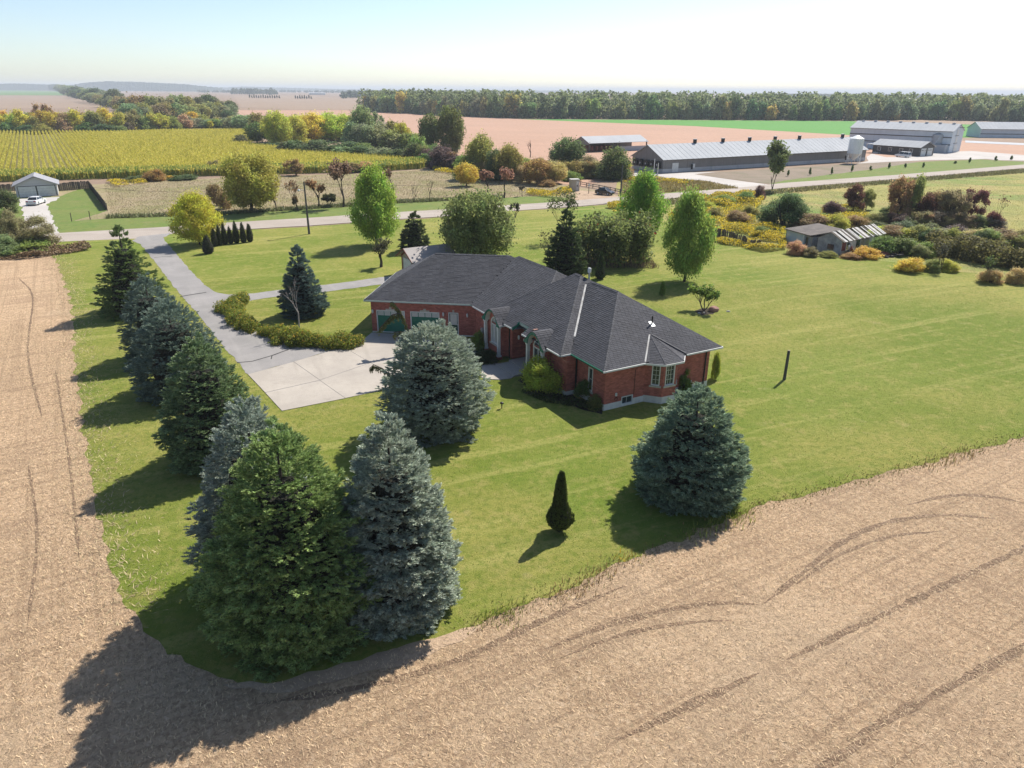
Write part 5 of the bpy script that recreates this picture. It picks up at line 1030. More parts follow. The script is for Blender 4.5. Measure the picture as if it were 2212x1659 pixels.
# fascia and gutters
def fascia(a, b_, F, name='gutter', mat='white', h=.10, drop=.0, w=.09):
    A, B = F(*a, 0), F(*b_, 0); d = (B - A).normalized(); n = Vector((-d.y, d.x, 0)) * w * .5
    hb(MB().slab([(A.x - n.x, A.y - n.y), (B.x - n.x, B.y - n.y), (B.x + n.x, B.y + n.y), (A.x + n.x, A.y + n.y)], EZ - h - .03 - drop, EZ - .022 - drop), name, M[mat])
M['pale_green'] = mk('pale_green_gutter', (0.32, 0.40, 0.36), (0.42, 0.47, 0.43), 2, 0.5)
fascia((-.46, -.46), (9.95, -.46), FG, 'gutter', 'pale_green'); fascia((-.46, -.40), (-.46, 10), FG, 'gutter', 'white')
fascia((15.0, -1.34), (17.35, -1.34), FW, 'gutter', 'white'); fascia((10.50, -1.34), (11.70, -1.34), FW, 'gutter', 'white'); fascia((8.15, -1.34), (8.90, -1.34), FW, 'gutter', 'white'); fascia((3.58, -1.34), (5.28, -1.34), FW, 'gutter', 'white')
fascia((3.50, -1.30), (3.50, .55), FW, 'gutter', 'white'); fascia((-.36, -.48), (3.45, -.48), FW, 'gutter', 'green'); fascia((-.41, -.5), (-.41, 3.0), FW, 'gutter', 'white'); fascia((-.41, 6.62), (-.41, 10.0), FW, 'gutter', 'white'); fascia((-.36, 10.0), (9, 10.0), FW, 'gutter', 'white')
for a, b_ in zip(bay[:-1], bay[1:]): fascia((a[0] - .04, a[1]), (b_[0] - .04, b_[1]), FW, 'gutter', 'white', .12, .06)
# green rakes of the entry cut-out
def plz(t): return EZ + (t + 1.28) / 5.78 * (6.66 - EZ)
for s in (NOTCH[0], NOTCH[1]):
    f0 = -.05 if s == NOTCH[0] else .0
    hb(MB().add([FW(s + f0 + a, t, plz(t) + dz) for t in (-1.28, NOTCH[2]) for a in (0, .05) for dz in (-.26, -.004)], [(0, 1, 5, 4), (2, 6, 7, 3), (0, 2, 3, 1), (4, 5, 7, 6), (1, 3, 7, 5), (0, 4, 6, 2)]), 'rake_board', M['green'])
hb(MB().add([FW(s, NOTCH[2] + a, plz(NOTCH[2]) + dz) for s in (NOTCH[0], NOTCH[1]) for a in (0, .05) for dz in (-.24, -.004)], [(0, 1, 5, 4), (2, 6, 7, 3), (0, 2, 3, 1), (4, 5, 7, 6), (1, 3, 7, 5), (0, 4, 6, 2)]), 'rake_board', M['pale_green'])

# ---------------- walls: mortar core with real brick courses
BRICKS = []; BL, BH, GAP = .235, .082, .010
def wall(p0, p1, z0, z1, holes=(), name='wall', thick=.22, brick=True, seed=0):
    "outer face runs p0->p1 (outside on the right-hand side); holes: (u0,u1,za,zb)"
    p0, p1 = Vector((p0[0], p0[1], 0)), Vector((p1[0], p1[1], 0)); d = (p1 - p0); L = d.length; d.normalize(); n = Vector((d.y, -d.x, 0)); mb = MB()
    us = sorted(set([0, L] + [h for q in holes for h in q[:2]])); zs = sorted(set([z0, z1] + [h for q in holes for h in q[2:]]))
    for ua, ub in zip(us[:-1], us[1:]):
        for za, zb in zip(zs[:-1], zs[1:]):
            if any(q[0] <= ua and ub <= q[1] and q[2] <= za and zb <= q[3] for q in holes) or ub - ua < 1e-5 or zb - za < 1e-5: continue
            q = [p0 + d * ua, p0 + d * ub]; 
            mb.add([q[0] + Vector((0, 0, za)), q[1] + Vector((0, 0, za)), q[1] + Vector((0, 0, zb)), q[0] + Vector((0, 0, zb))] + [q[0] - n * thick + Vector((0, 0, za)), q[1] - n * thick + Vector((0, 0, za)), q[1] - n * thick + Vector((0, 0, zb)), q[0] - n * thick + Vector((0, 0, zb))],
                   [(0, 1, 2, 3), (5, 4, 7, 6), (0, 4, 5, 1), (3, 2, 6, 7), (0, 3, 7, 4), (1, 5, 6, 2)])
    w = hb(mb, name, M['mortar'])
    if brick:
        rng = random.Random(seed); z = z0; r = 0
        while z + BH <= z1 + .01:
            u = -(r % 2) * BL * .5
            while u < L:
                ua, ub = max(u + GAP * .5, .0), min(u + BL - GAP * .5, L); segs = [(ua, ub)]
                for q in holes:
                    if q[2] < z + BH - GAP and z + GAP < q[3]:
                        ns = []
                        for a, b_ in segs:
                            if q[1] <= a or q[0] >= b_: ns.append((a, b_))
                            else:
                                if a < q[0]: ns.append((a, q[0]))
                                if b_ > q[1]: ns.append((q[1], b_))
                        segs = ns
                for a, b_ in segs:
                    if b_ - a > .03: BRICKS.append((w, p0, d, n, a, b_, z + GAP * .5, z + BH - GAP * .5, rng.uniform(.006, .011)))
                u += BL
            z += BH; r += 1
    return w
FH = .45
WT = -.86
EW = wall(FW(0, 0), FW(0, 3.34), FH, EZ - .16, [(1.45, 2.42, 0, .72)], seed=1)
B0, B1, B2, B3 = FW(0, 3.34), FW(-.92, 4.18), FW(-.98, 5.32), FW(0, 6.16)
L01, L12 = (B1 - B0).length, (B2 - B1).length
wall(B0, B1, FH + .05, EZ - .16, [(.46, 1.04, 1.30, 2.80)], seed=2); wall(B1, B2, FH + .05, EZ - .16, [(.18, .96, 1.30, 2.80)], seed=3); wall(B2, B3, FH + .05, EZ - .16, [(.2, .8, 1.3, 2.8)], seed=4)
wall(FW(0, 6.16), FW(0, 9.2), FH, EZ - .16, [(.85, 1.55, 0, .75)], seed=5)
wall(FW(3.4, 0), FW(0, 0), FH, EZ - .16, [(1.45, 2.0, .85, 2.55)], seed=6)
wall(FW(3.4, WT), FW(3.4, 0), .30, EZ - .16, seed=7)
wall(FW(5.5, WT), FW(3.4, WT), .30, EZ - .16, seed=8)
wall(FW(8.1, WT), FW(7.9, WT), .30, EZ - .16, seed=9)
wall(FW(8.1, .75), FW(8.1, WT), .2, EZ + .5, brick=False, seed=10)
wall(FW(11.22, .75), FW(8.1, .75), .2, EZ + .75, [(.25, 2.75, .2, 2.55)], seed=11)
wall(FW(11.22, WT), FW(11.22, .75), .2, EZ - .10, seed=12)
wall(FW(12.02, WT), FW(11.22, WT), .2, EZ - .16, seed=13)
wall(FW(17.75, WT), FW(14.52, WT), .2, EZ - .16, seed=14)
gend = FG.inv(FW(17.75, WT))[0]
wall(FG(0, 0), FG(9.72, 0), .12, EZ - .16, [(.46, 3.03, .0, 2.08), (3.53, 6.13, .0, 2.08), (6.92, 7.82, .0, 2.12)], seed=15)
wall(FG(0, 9.55), FG(0, 0), .12, EZ - .16, brick=False, seed=16)
wall(FG(15, 9.55), FG(0, 9.55), .12, EZ - .16, brick=False); wall(FW(0, 9.2), FW(9, 9.6), .45, EZ - .16, brick=False); wall(FW(9, 9.6), FW(24.5, 9.6), .2, EZ - .16, brick=False); wall(FW(24.5, 9.6), FW(24.5, 2), .2, EZ - .16, brick=False)
for (s0, s1, tf) in ARCH:          # arched bays
    fz = tf + .34; cs = (s0 + s1) / 2
    wall(FW(s1 + .12, WT), FW(s1 + .12, fz), .2, 2.86, brick=False, seed=20); wall(FW(s0 - .12, fz), FW(s0 - .12, WT), .2, 2.86, seed=21)
    wl_ = s1 - s0 + .24; wc = wl_ / 2
    wall(FW(s1 + .12, fz), FW(s0 - .12, fz), .2, 2.70, [(wc - .62, wc + .62, .95, 2.55)], seed=22)
    # brick lunette above, arched glass inside
    mb = MB(); m = 24; ro = (s1 - s0) / 2 - .17; ri = .62; z2 = 2.55
    for k in range(m):
        a, b_ = math.pi * k / m, math.pi * (k + 1) / m
        mb.add([FW(cs - ri * math.cos(a), fz, z2 + ri * math.sin(a)), FW(cs - ri * math.cos(b_), fz, z2 + ri * math.sin(b_)), FW(cs - ro * math.cos(b_), fz, 2.70 + ro * math.sin(b_)), FW(cs - ro * math.cos(a), fz, 2.70 + ro * math.sin(a))], [(0, 1, 2, 3)])
    hb(mb, 'lunette_wall', M['brick'])
    win = empty('arched_window', (0, 0, 0)); win.parent = house
    gl_ = MB(); pts = [(cs - .60, .97), (cs + .60, .97)] + [(cs + .60 * math.cos(math.pi * k / 16), 2.55 + .60 * math.sin(math.pi * k / 16)) for k in range(17)]
    hb(MB().add([FW(x, fz + .06, z) for x, z in pts], [tuple(range(len(pts)))]), 'pane', M['curtain'] if s0 > 10 else M['glass'], win)
    fr = MB(); out = [(cs - .66, .94), (cs + .66, .94)] + [(cs + .66 * math.cos(math.pi * k / 16), 2.55 + .66 * math.sin(math.pi * k / 16)) for k in range(17)]; inn = [(cs - .56, 1.03), (cs + .56, 1.03)] + [(cs + .56 * math.cos(math.pi * k / 16), 2.55 + .56 * math.sin(math.pi * k / 16)) for k in range(17)]
    for k in range(len(out)):
        k2 = (k + 1) % len(out)
        fr.add([FW(*(out[k][0], fz - .05), out[k][1]), FW(out[k2][0], fz - .05, out[k2][1]), FW(inn[k2][0], fz - .05, inn[k2][1]), FW(inn[k][0], fz - .05, inn[k][1]), FW(inn[k2][0], fz + .07, inn[k2][1]), FW(inn[k][0], fz + .07, inn[k][1]), FW(out[k2][0], fz + .03, out[k2][1]), FW(out[k][0], fz + .03, out[k][1])], [(0, 1, 2, 3), (3, 2, 4, 5), (1, 0, 7, 6)])
    hb(fr, 'frame', M['white'], win)
    def bar(xa, xb, za, zb, nm='muntin', dp=.03): hb(MB().add([FW(x, fz + y, z) for x in (xa, xb) for y in (-.02, dp) for z in (za, zb)], [(0, 1, 5, 4), (2, 6, 7, 3), (0, 2, 3, 1), (4, 5, 7, 6), (1, 3, 7, 5), (0, 4, 6, 2)]), nm, M['white'], win)
    bar(cs - .58, cs + .58, 2.46, 2.56); bar(cs - .05, cs + .05, 1.0, 2.46)
    hb(MB().add([FW(x, fz + y, z) for x in (cs - .74, cs + .74) for y in (-.14, .02) for z in (.84, .94)], [(0, 1, 5, 4), (2, 6, 7, 3), (0, 2, 3, 1), (4, 5, 7, 6), (1, 3, 7, 5), (0, 4, 6, 2)]), 'sill', M['stone'], win)
# brick pieces: 300 nearest whole bricks singly, the others joined per wall
near_b = sorted([b_ for b_ in BRICKS if abs(b_[5] - b_[4] - BL + GAP) < 1e-4], key=lambda b_: (b_[1] + b_[2] * b_[4] - Vector((0, 0, CAM_H - b_[6]))).length)[:300]; nid = set(id(b_) for b_ in near_b)
BF = [(0, 1, 2, 3), (0, 4, 5, 1), (1, 5, 6, 2), (2, 6, 7, 3), (3, 7, 4, 0)]
def bverts(p0, d, n, a, b_, z0, z1, pr): return [p0 + d*a + n*pr + Vector((0,0,z0)), p0 + d*b_ + n*pr + Vector((0,0,z0)), p0 + d*b_ + n*pr + Vector((0,0,z1)), p0 + d*a + n*pr + Vector((0,0,z1)), p0 + d*a - n*.01 + Vector((0,0,z0)), p0 + d*b_ - n*.01 + Vector((0,0,z0)), p0 + d*b_ - n*.01 + Vector((0,0,z1)), p0 + d*a - n*.01 + Vector((0,0,z1))]
per = {}
for b_ in BRICKS:
    if id(b_) not in nid: per.setdefault(b_[0].name, (b_[0], []))[1].append(b_)
for w, lst in per.values():
    V = []; Fc = []
    for b_ in lst:
        k = len(V); V += [tuple(p - HO) for p in bverts(*b_[1:])]; Fc += [tuple(i + k for i in f) for f in BF]
    o = link('brick_courses', np_mesh('brick_courses', np.array(V), np.array(Fc), M['brick']), w); o['kind'] = 'stuff'
bw = BL - GAP; bh = BH - GAP; bme = bpy.data.meshes.new('brick'); bme.from_pydata([(0, -.009, 0), (bw, -.009, 0), (bw, -.009, bh), (0, -.009, bh), (0, .01, 0), (bw, .01, 0), (bw, .01, bh), (0, .01, bh)], [], BF); bme.materials.append(M['brick'])
for b_ in near_b:
    m = Matrix((b_[2], -b_[3], Vector((0, 0, 1)))).transposed().to_4x4(); m.translation = b_[1] + b_[2] * b_[4] + Vector((0, 0, b_[6])) - HO; s = link('brick', bme, b_[0]); s.matrix_local = m
print('bricks', len(BRICKS))
# foundation
def plinth(p0, p1, z1, out=.03):
    p0, p1 = Vector((p0[0], p0[1], 0)), Vector((p1[0], p1[1], 0)); d = (p1 - p0).normalized(); n = Vector((d.y, -d.x, 0)); q = [p0 + n * out, p1 + n * out, p1 - n * .2, p0 - n * .2]
    hb(MB().slab([(v.x, v.y) for v in q], -.05, z1 - .004), 'foundation', M['found'])
for a, b_, z in ((FW(0, 0), FW(0, 1.45), FH), (FW(0, 2.42), FW(0, 3.36), FH), (FW(0, 1.45), FW(0, 2.42), .12), (B0, B1, FH + .05), (B1, B2, FH + .05), (B2, B3, FH + .05), (FW(0, 6.16), FW(0, 7.0), FH), (FW(0, 7.0), FW(0, 7.72), .1), (FW(0, 7.72), FW(0, 9.22), FH), (FW(3.38, 0), FW(0, 0), FH),
                (FW(3.4, WT), FW(3.4, 0), .30), (FW(5.54, WT), FW(3.4, WT), .30), (FG(0, 0), FG(.46, 0), .12), (FG(3.03, 0), FG(3.53, 0), .12), (FG(6.13, 0), FG(9.7, 0), .12), (FW(17.7, WT), FW(14.55, WT), .2)): plinth(a, b_, z)
# windows, doors: local builder on a wall line
def opening(name, p0, p1, u0, u1, z0, z1, glass='glass', fr=.06, sill=False, cols=1, rows=1, frame='white', depth=.07):
    p0, p1 = Vector((p0[0], p0[1], 0)), Vector((p1[0], p1[1], 0)); d = (p1 - p0).normalized(); n = Vector((d.y, -d.x, 0)); root = empty(name, (0, 0, 0)); root.parent = house
    def slab(ua, ub, za, zb, na, nb, nm, mat): return hb(MB().add([p0 + d*u + n*y + Vector((0,0,z)) for u in (ua, ub) for y in (na, nb) for z in (za, zb)], [(0,1,5,4),(2,6,7,3),(0,2,3,1),(4,5,7,6),(1,3,7,5),(0,4,6,2)]), nm, M[mat], root)
    slab(u0 + fr, u1 - fr, z0 + fr, z1 - fr, -depth - .03, -depth, 'pane', glass)
    slab(u0, u0 + fr, z0, z1, -depth - .03, .022, 'frame', frame); slab(u1 - fr, u1, z0, z1, -depth - .03, .022, 'frame', frame); slab(u0 + fr, u1 - fr, z1 - fr, z1, -depth - .03, .020, 'frame', frame); slab(u0 + fr, u1 - fr, z0, z0 + fr, -depth - .03, .020, 'frame', frame)
    for i in range(1, cols): x = u0 + fr + (u1 - u0 - 2*fr) * i / cols; slab(x - .011, x + .011, z0 + fr, z1 - fr, -depth - .001, -depth + .016, 'muntin', frame)
    for i in range(1, rows): z = z0 + fr + (z1 - z0 - 2*fr) * i / rows; slab(u0 + fr, u1 - fr, z - .011, z + .011, -depth - .002, -depth + .013, 'muntin', frame)
    if sill: slab(u0 - .12, u1 + .12, z0 - .12, z0 - .003, -.05, .09, 'sill', 'stone')
    return root, slab
opening('window', B0, B1, .46, 1.04, 1.30, 2.80, 'glass', .07, True, 2, 4); opening('window', B1, B2, .18, .96, 1.30, 2.80, 'glass', .07, True, 3, 4); opening('window', B2, B3, .2, .8, 1.3, 2.8, 'glass', .07, True, 2, 4)
opening('basement_window', FW(0, 0), FW(0, 3.34), 1.45, 2.42, .12, .72, 'glass', .06, False, 2, 1); opening('basement_window', FW(0, 6.16), FW(0, 9.2), .85, 1.55, .12, .75, 'glass', .06, False, 2, 1)
opening('window', FW(3.4, 0), FW(0, 0), 1.45, 2.0, .85, 2.55, 'glass', .07, True, 1, 2, 'white')
# entry door in the recess
r_, sl = opening('entry_door', FW(11.22, .75), FW(8.1, .75), .25, 2.75, .2, 2.55, 'greendark', .10, False, 1, 1); sl(.33, .85, .3, 2.35, -.05, -.03, 'side_light', 'curtain'); sl(.86, .93, .22, 2.5, -.06, .01, 'mullion', 'white'); sl(2.05, 2.12, .22, 2.5, -.06, .01, 'mullion', 'white'); sl(1.95, 2.0, 1.15, 1.25, -.05, .03, 'handle', 'galv')
# garage doors and side door
def garage_door(u0, u1):
    root, sl = opening('garage_door', FG(0, 0), FG(9.7, 0), u0, u1, .03, 2.08, 'green', .09)
    for k in range(4): sl(u0 + .09, u1 - .09, .12 + k * .47, .12 + k * .47 + .455, -.072, -.045 if k < 3 else -.05, 'panel', 'green')
    w = (u1 - u0 - .18) / 4
    for k in range(4):
        a = u0 + .09 + k * w; sl(a + .06, a + w - .06, 1.62, 1.93, -.049, -.042, 'pane', 'curtain'); sl(a + .04, a + w - .04, 1.60, 1.62, -.049, -.036, 'pane_frame', 'white'); sl(a + .04, a + w - .04, 1.93, 1.95, -.049, -.036, 'pane_frame', 'white')
        sl(a + .04, a + .06, 1.62, 1.93, -.049, -.036, 'pane_frame', 'white'); sl(a + w - .06, a + w - .04, 1.62, 1.93, -.049, -.036, 'pane_frame', 'white')
    c = (u0 + u1) / 2; sl(c - .10, c + .10, 2.10, 2.36, .0, .05, 'keystone', 'stone'); sl(c - .42, c + .42, 2.085, 2.22, .0, .035, 'lintel_stone', 'stone')
garage_door(.46, 3.03); garage_door(3.53, 6.13)
r_, sl = opening('side_door', FG(0, 0), FG(9.7, 0), 6.92, 7.82, .12, 2.12, 'greendark', .08); sl(7.07, 7.67, 1.0, 1.98, -.069, -.05, 'pane', 'curtain'); sl(7.69, 7.73, .98, 1.08, -.069, -.01, 'handle', 'galv'); sl(7.3, 7.46, 2.14, 2.36, .0, .04, 'keystone', 'stone'); sl(6.85, 7.9, 0.02, .118, -.1, .35, 'step', 'found')
# wall lamps, downspouts, meter, pipes, vent
def lamp(F, s, t, z, nrm, name='wall_lamp'):
    p = F(s, t, z); n = Vector((nrm[0], nrm[1], 0)).normalized(); root = empty(name, (0, 0, 0)); root.parent = house; q = p + n * .13
    hb(MB().lathe([(.02, z + .20), (.06, z + .17), (.09, z + .05), (.07, z - .12), (.02, z - .17)], q.x, q.y, 8), 'lantern', M['white'], root); hb(MB().tube([p + Vector((0, 0, .1)) - n * .01, p + n * .08 + Vector((0, 0, .16)), q + Vector((0, 0, .19))], .022, 6), 'bracket', M['white'], root)
for u in (.16, 6.5, 8.62): lamp(FG, u, 0, 1.95, -gn)
lamp(FW, 11.22, -.35, 1.95, wa); lamp(FW, 8.25, WT, 2.0, -wb)
def pipe(pts, r, mat, name): hb(MB().tube(pts, r, 6), name, M[mat])
pipe([FW(-.09, 8.78, EZ - .15), FW(-.09, 8.78, .12), FW(-.35, 8.82, .06)], .05, 'black', 'downspout'); pipe([FW(11.6, -1.28, EZ - .15), FW(11.6, WT - .07, 2.7), FW(11.6, WT - .07, .15)], .05, 'black', 'downspout'); pipe([FW(3.3, -.10, EZ - .2), FW(3.3, -.10, .1)], .06, 'black', 'downspout')
pipe([FG(9.45, -.40, EZ - .12), FG(9.45, -.10, 2.7), FG(9.45, -.10, 1.3)], .045, 'white', 'downspout'); pipe([FW(-.06, 2.45, 2.55), FW(-.06, 2.45, .75)], .016, 'black', 'conduit'); pipe([FW(-.06, 2.75, EZ - .2), FW(-.10, 2.68, 2.75), FW(-.06, 2.5, 2.6)], .022, 'wood_dark', 'conduit')
m_ = FW(-.05, .95, 1.0); hb(box(m_.x - .07, m_.x + .07, m_.y - .05, m_.y + .05, .92, 1.12), 'outlet_box', M['white'])
hb(MB().tube([FW(-.06, .95 + .11 * math.cos(a * .5236), .68 + .13 * math.sin(a * .5236)) for a in range(13)], .018, 5), 'garden_hose', M['black'])
m_ = FW(16.3, WT - .12, 1.1); hb(MB().tube([m_ + Vector((0, 0, -.2)), m_ + Vector((0, 0, .25))], [.14, .14], 10), 'electric_meter', M['galv'])
vt = FW(2.35, 5.6, 0); vz = EZ + (2.35 + .35) / 5.8 * (6.4 - EZ); hb(MB().tube([(vt.x, vt.y, vz - .1), (vt.x, vt.y, vz + .62)], .055, 8), 'vent_pipe', M['black'], roof); hb(MB().add([FW(2.35 + a, 5.6 + b_, vz + .03 + a * .57) for a, b_ in ((-.22, -.16), (-.22, .16), (.22, .16), (.22, -.16))], [(0, 1, 2, 3)]), 'vent_flashing', M['galv'], roof)
ch = FW(9.7, 5.15, 0); hb(MB().tube([(ch.x, ch.y, 6.1), (ch.x, ch.y, 6.85)], .07, 8), 'flue_pipe', M['galv'], roof); hb(MB().lathe([(.13, 6.85), (.14, 6.95), (.14, 7.18), (.11, 7.22)], ch.x, ch.y, 10), 'flue_cap', M['white'], roof)
# entry landing and steps, separate from the house
st = empty('entry_landing', (0, 0, 0), 0, label='concrete landing and step at the recessed front entry', cat='steps')
MB().slab([tuple(FW(*p)[:2]) for p in ((8.15, .72), (11.18, .72), (11.18, -1.2), (8.15, -1.2))], -.03, .19).build('landing', M['concrete'], st, bevel=.01)
MB().slab([tuple(FW(*p)[:2]) for p in ((8.2, -1.205), (11.0, -1.205), (11.0, -2.5), (8.2, -2.4))], -.03, .125).build('step', M['concrete'], st, bevel=.01)
MB().slab(GP([(1041,790),(1060,783),(1082,787),(1112,812),(1104,818),(1080,821),(1055,820),(1040,816)]), -.03, .05).build('front_walk', M['concrete'], st, bevel=.01)
sheet('planting_bed', GP([(1000,748),(1040,738),(1075,785),(1042,789),(1010,780)]), .008, M['soil'], 'dark planting bed by the first arched window', 'soil', .1, .4)
sheet('planting_bed', GP([(1118,822),(1160,852),(1215,868),(1250,882),(1300,895),(1300,880),(1245,862),(1235,850),(1180,838),(1130,812)]), .008, M['soil'], 'dark planting bed along the near house front', 'soil', .12, .4)
# ------------------------------------------------------------ farm buildings
def frame_from(p0, p1):
    a = math.atan2(p1[1] - p0[1], p1[0] - p0[0]); return a
M['grey_clad'] = mk('grey_steel', (0.20, 0.19, 0.183), (0.175, 0.167, 0.16), 0.5, 0.55, layers=(((0.11, 0.105, 0.10), 2.2, 0.5, 0.55, 0.6, (1, 1, 0.01)),))
M['white_steel'] = mk('white_steel_roof', (0.43, 0.442, 0.455), (0.39, 0.402, 0.415), 0.2, 0.85, spec=0.08, layers=(((0.35, 0.36, 0.37), 1.4, 0.4, 0.55, 0.62, (1, 0.01, 1)),))
M['grey_roof'] = mk('grey_steel_roof', (0.36, 0.37, 0.385), (0.32, 0.33, 0.345), 0.2, 0.85, layers=(((0.36, 0.37, 0.38), 1.4, 0.4, 0.55, 0.62, (1, 0.01, 1)),))
M['blue_clad'] = mk('pale_blue_steel', (0.56, 0.61, 0.65), (0.50, 0.55, 0.59), 0.3, 0.5, layers=(((0.44, 0.49, 0.53), 2.0, 0.5, 0.55, 0.6, (1, 1, 0.01)),))
M['dark_clad'] = mk('charcoal_steel', (0.085, 0.078, 0.074), None, 0.5, 0.55)
M['barn_base'] = mk('barn_concrete', (0.46, 0.46, 0.46), (0.40, 0.40, 0.40), 0.4, 0.9)
def gable_building(name, label, p0, ang, L, W, eave, ridge, wallmat, roofmat, over=.4, base=0.0, basemat='barn_base', cat='barn', band=None):
    "origin at the near front corner; x along the long side, y into the depth"
    r = empty(name, (p0[0], p0[1], -.03), ang, label=label, cat=cat)
    if base: box(-.06, L + .06, -.06, W + .06, 0, base).build('base_wall', M[basemat], r)
    w = MB(); w.prism([(0, 0), (W, 0), (W, eave - base), (W / 2, ridge - base - .10), (0, eave - base)], lambda p, k: (k * L, p[0], base + p[1])); w.build('wall', M[wallmat], r)
    for s in (0, 1):
        y0, y1 = (-over, W / 2) if s == 0 else (W + over, W / 2); sl = (ridge - eave) / (W / 2); z0 = eave - over * sl
        o = MB().add([(-over, y0, z0), (L + over, y0, z0), (L + over, y1, ridge), (-over, y1, ridge), (-over, y0, z0 + .10), (L + over, y0, z0 + .10), (L + over, y1, ridge + .10), (-over, y1, ridge + .10)], [(0, 1, 2, 3), (4, 5, 6, 7), (0, 1, 5, 4), (1, 2, 6, 5), (3, 0, 4, 7), (2, 3, 7, 6)]).build('roof', M[roofmat], r)
        if s == 0: # standing seams
            n = int(L / 1.8)
            for k in range(n):
                x = (k + .5) * L / n
                if n <= 60: MB().add([(x, y0, z0 + .10), (x + .10, y0, z0 + .10), (x + .10, y1, ridge + .10), (x, y1, ridge + .10), (x + .02, y0, z0 + .135), (x + .08, y0, z0 + .135), (x + .08, y1, ridge + .135), (x + .02, y1, ridge + .135)], [(4, 5, 6, 7), (0, 4, 7, 3), (1, 2, 6, 5), (0, 1, 5, 4)]).build('seam', M[roofmat], o)
    box(-over, L + over, -over - .10, -over, eave - over * (ridge - eave) / (W / 2) - .05, eave - over * (ridge - eave) / (W / 2) + .08).build('eave_trim', M['dark_clad'], r)
    return r
def fbox(r, x0, x1, y0, y1, z0, z1, name, mat, bevel=0): return box(x0, x1, y0, y1, z0, z1).build(name, M[mat], r, bevel=bevel)
# long grey poultry barn
P0 = G(1431.2, 373.8); P1 = G(1867.6, 346.9); ang = frame_from(P0, P1); LB = math.dist(P0, P1)
lb = gable_building('long_barn', 'very long grey barn with white steel roof beside the road', P0, ang, LB, 13.0, 3.5, 6.7, 'grey_clad', 'white_steel', .5, 1.0)
fbox(lb, 3.1, 5.2, -.12, -.02, .05, 2.45, 'door', 'white'); fbox(lb, LB - 5.5, LB - 3.2, -.12, -.02, .9, 3.0, 'door', 'white'); fbox(lb, LB + .07, LB + .16, 2.0, 3.3, .05, 2.3, 'door', 'white')
for x in (10.0, LB - 9.5): fbox(lb, x, x + .7, -.55, -.06, .9, 2.0, 'air_inlet', 'white'); fbox(lb, x - .25, x - .02, -.5, -.06, .6, 1.9, 'fan_hood', 'black')
for k, x in enumerate((17, 27, 37, 47, 57)): MB().tube([(x, -.3, 1.0), (x - .5, -1.0, .3)], .08, 6).build('feed_auger', M['galv'], lb)
for x in (16.4, 27.0, 37.6, 48.2, 58.8, 78.8):
    v = fbox(lb, x - .38, x + .38, 6.12, 6.88, 6.5, 7.7, 'ridge_vent', 'black', .05); fbox(lb, x - .46, x + .46, 6.04, 6.96, 7.7, 7.82, 'vent_cap', 'white'); 
for k in range(5):
    y = 1.6 + k * 2.35; rt = empty('tunnel_fan', (0, 0, 0)); rt.parent = lb
    MB().tube([(-.02, y, 2.0), (-.75, y, 2.0)], [.75, .95], 14).build('fan_cone', M['black'], rt); fbox(rt, -.12, -.03, y - .95, y + .95, 1.1, 2.95, 'fan_box', 'dark_clad'); MB().tube([(-.80, y, 2.0), (-.86, y, 2.0)], .25, 10).build('fan_hub', M['galv'], rt)
# open implement shed behind
os_ = G(1272.5, 329); oa = ang; r = empty('implement_shed', (os_[0], os_[1], -.03), oa, label='small open-fronted shed behind the long grey barn', cat='shed')
for x in (0, 13, 25.5):
    for y in (0, 9.0): fbox(r, x, x + .35, y, y + .35, 0, 3.4, 'post', 'timber')
fbox(r, 0, 25.5, 8.9, 9.0, 0, 3.4, 'wall', 'grey_clad'); fbox(r, 13.5, 25.5, .02, .10, 0, 1.6, 'wall', 'white_steel'); fbox(r, -.02, .08, 0.4, 9, 2.4, 3.4, 'wall', 'grey_clad')
for y0, y1 in ((-.6, 4.6), (9.8, 4.6)):
    z = (2.95, 5.0); MB().add([(-.5, y0, z[0]), (26, y0, z[0]), (26, y1, z[1]), (-.5, y1, z[1]), (-.5, y0, z[0] + .1), (26, y0, z[0] + .1), (26, y1, z[1] + .1), (-.5, y1, z[1] + .1)], [(0,1,2,3),(4,5,6,7),(0,1,5,4),(1,2,6,5),(3,0,4,7)]).build('roof', M['white_steel'], r)
MB().add([(-.02, -.3, 3.1), (-.02, 9.5, 3.1), (-.02, 4.6, 4.95), (-.1, -.3, 3.1), (-.1, 9.5, 3.1), (-.1, 4.6, 4.95)], [(0,1,2),(3,4,5)]).build('gable', M['grey_clad'], r)
for x in range(2, 12, 2): fbox(r, x, x + .9, 1.5, 8, .02, 1.9, 'stored_crate', 'wood_dark')
# tall white barn
P0 = G(1830.8, 317.5); P1 = G(2048.7, 329.9); a2 = frame_from(P0, P1); L2 = math.dist(P0, P1)
wb_ = gable_building('tall_white_barn', 'tall pale blue two-storey barn with white roof', P0, a2, L2, 12.5, 7.3, 9.6, 'blue_clad', 'white_steel', .35)
for z in (2.55, 5.0): fbox(wb_, -.02, L2 + .02, -.12, -.04, z, z + .32, 'wall_gap', 'dark_clad')
for k in range(8): x = 2 + k * (L2 - 4) / 7; fbox(wb_, x - .5, x + .5, 5.9, 6.6, 9.6, 10.0, 'ridge_vent', 'galv')
for z in (3.0, 5.6): fbox(wb_, L2 + .02, L2 + .12, 3.0, 7.5, z, z + .15, 'door_track', 'dark_clad'); fbox(wb_, L2 + .02, L2 + .10, 4.6, 6.6, z + .2, z + 2.2, 'loading_door', 'white')
fbox(wb_, L2 + .02, L2 + .14, 4.3, 8.0, 0, 2.6, 'main_door', 'white'); MB().tube([(L2 + .1, 6.2, 8.4), (L2 + 1.8, 6.2, 8.5)], .10, 6).build('hoist_beam', M['dark_clad'], wb_)
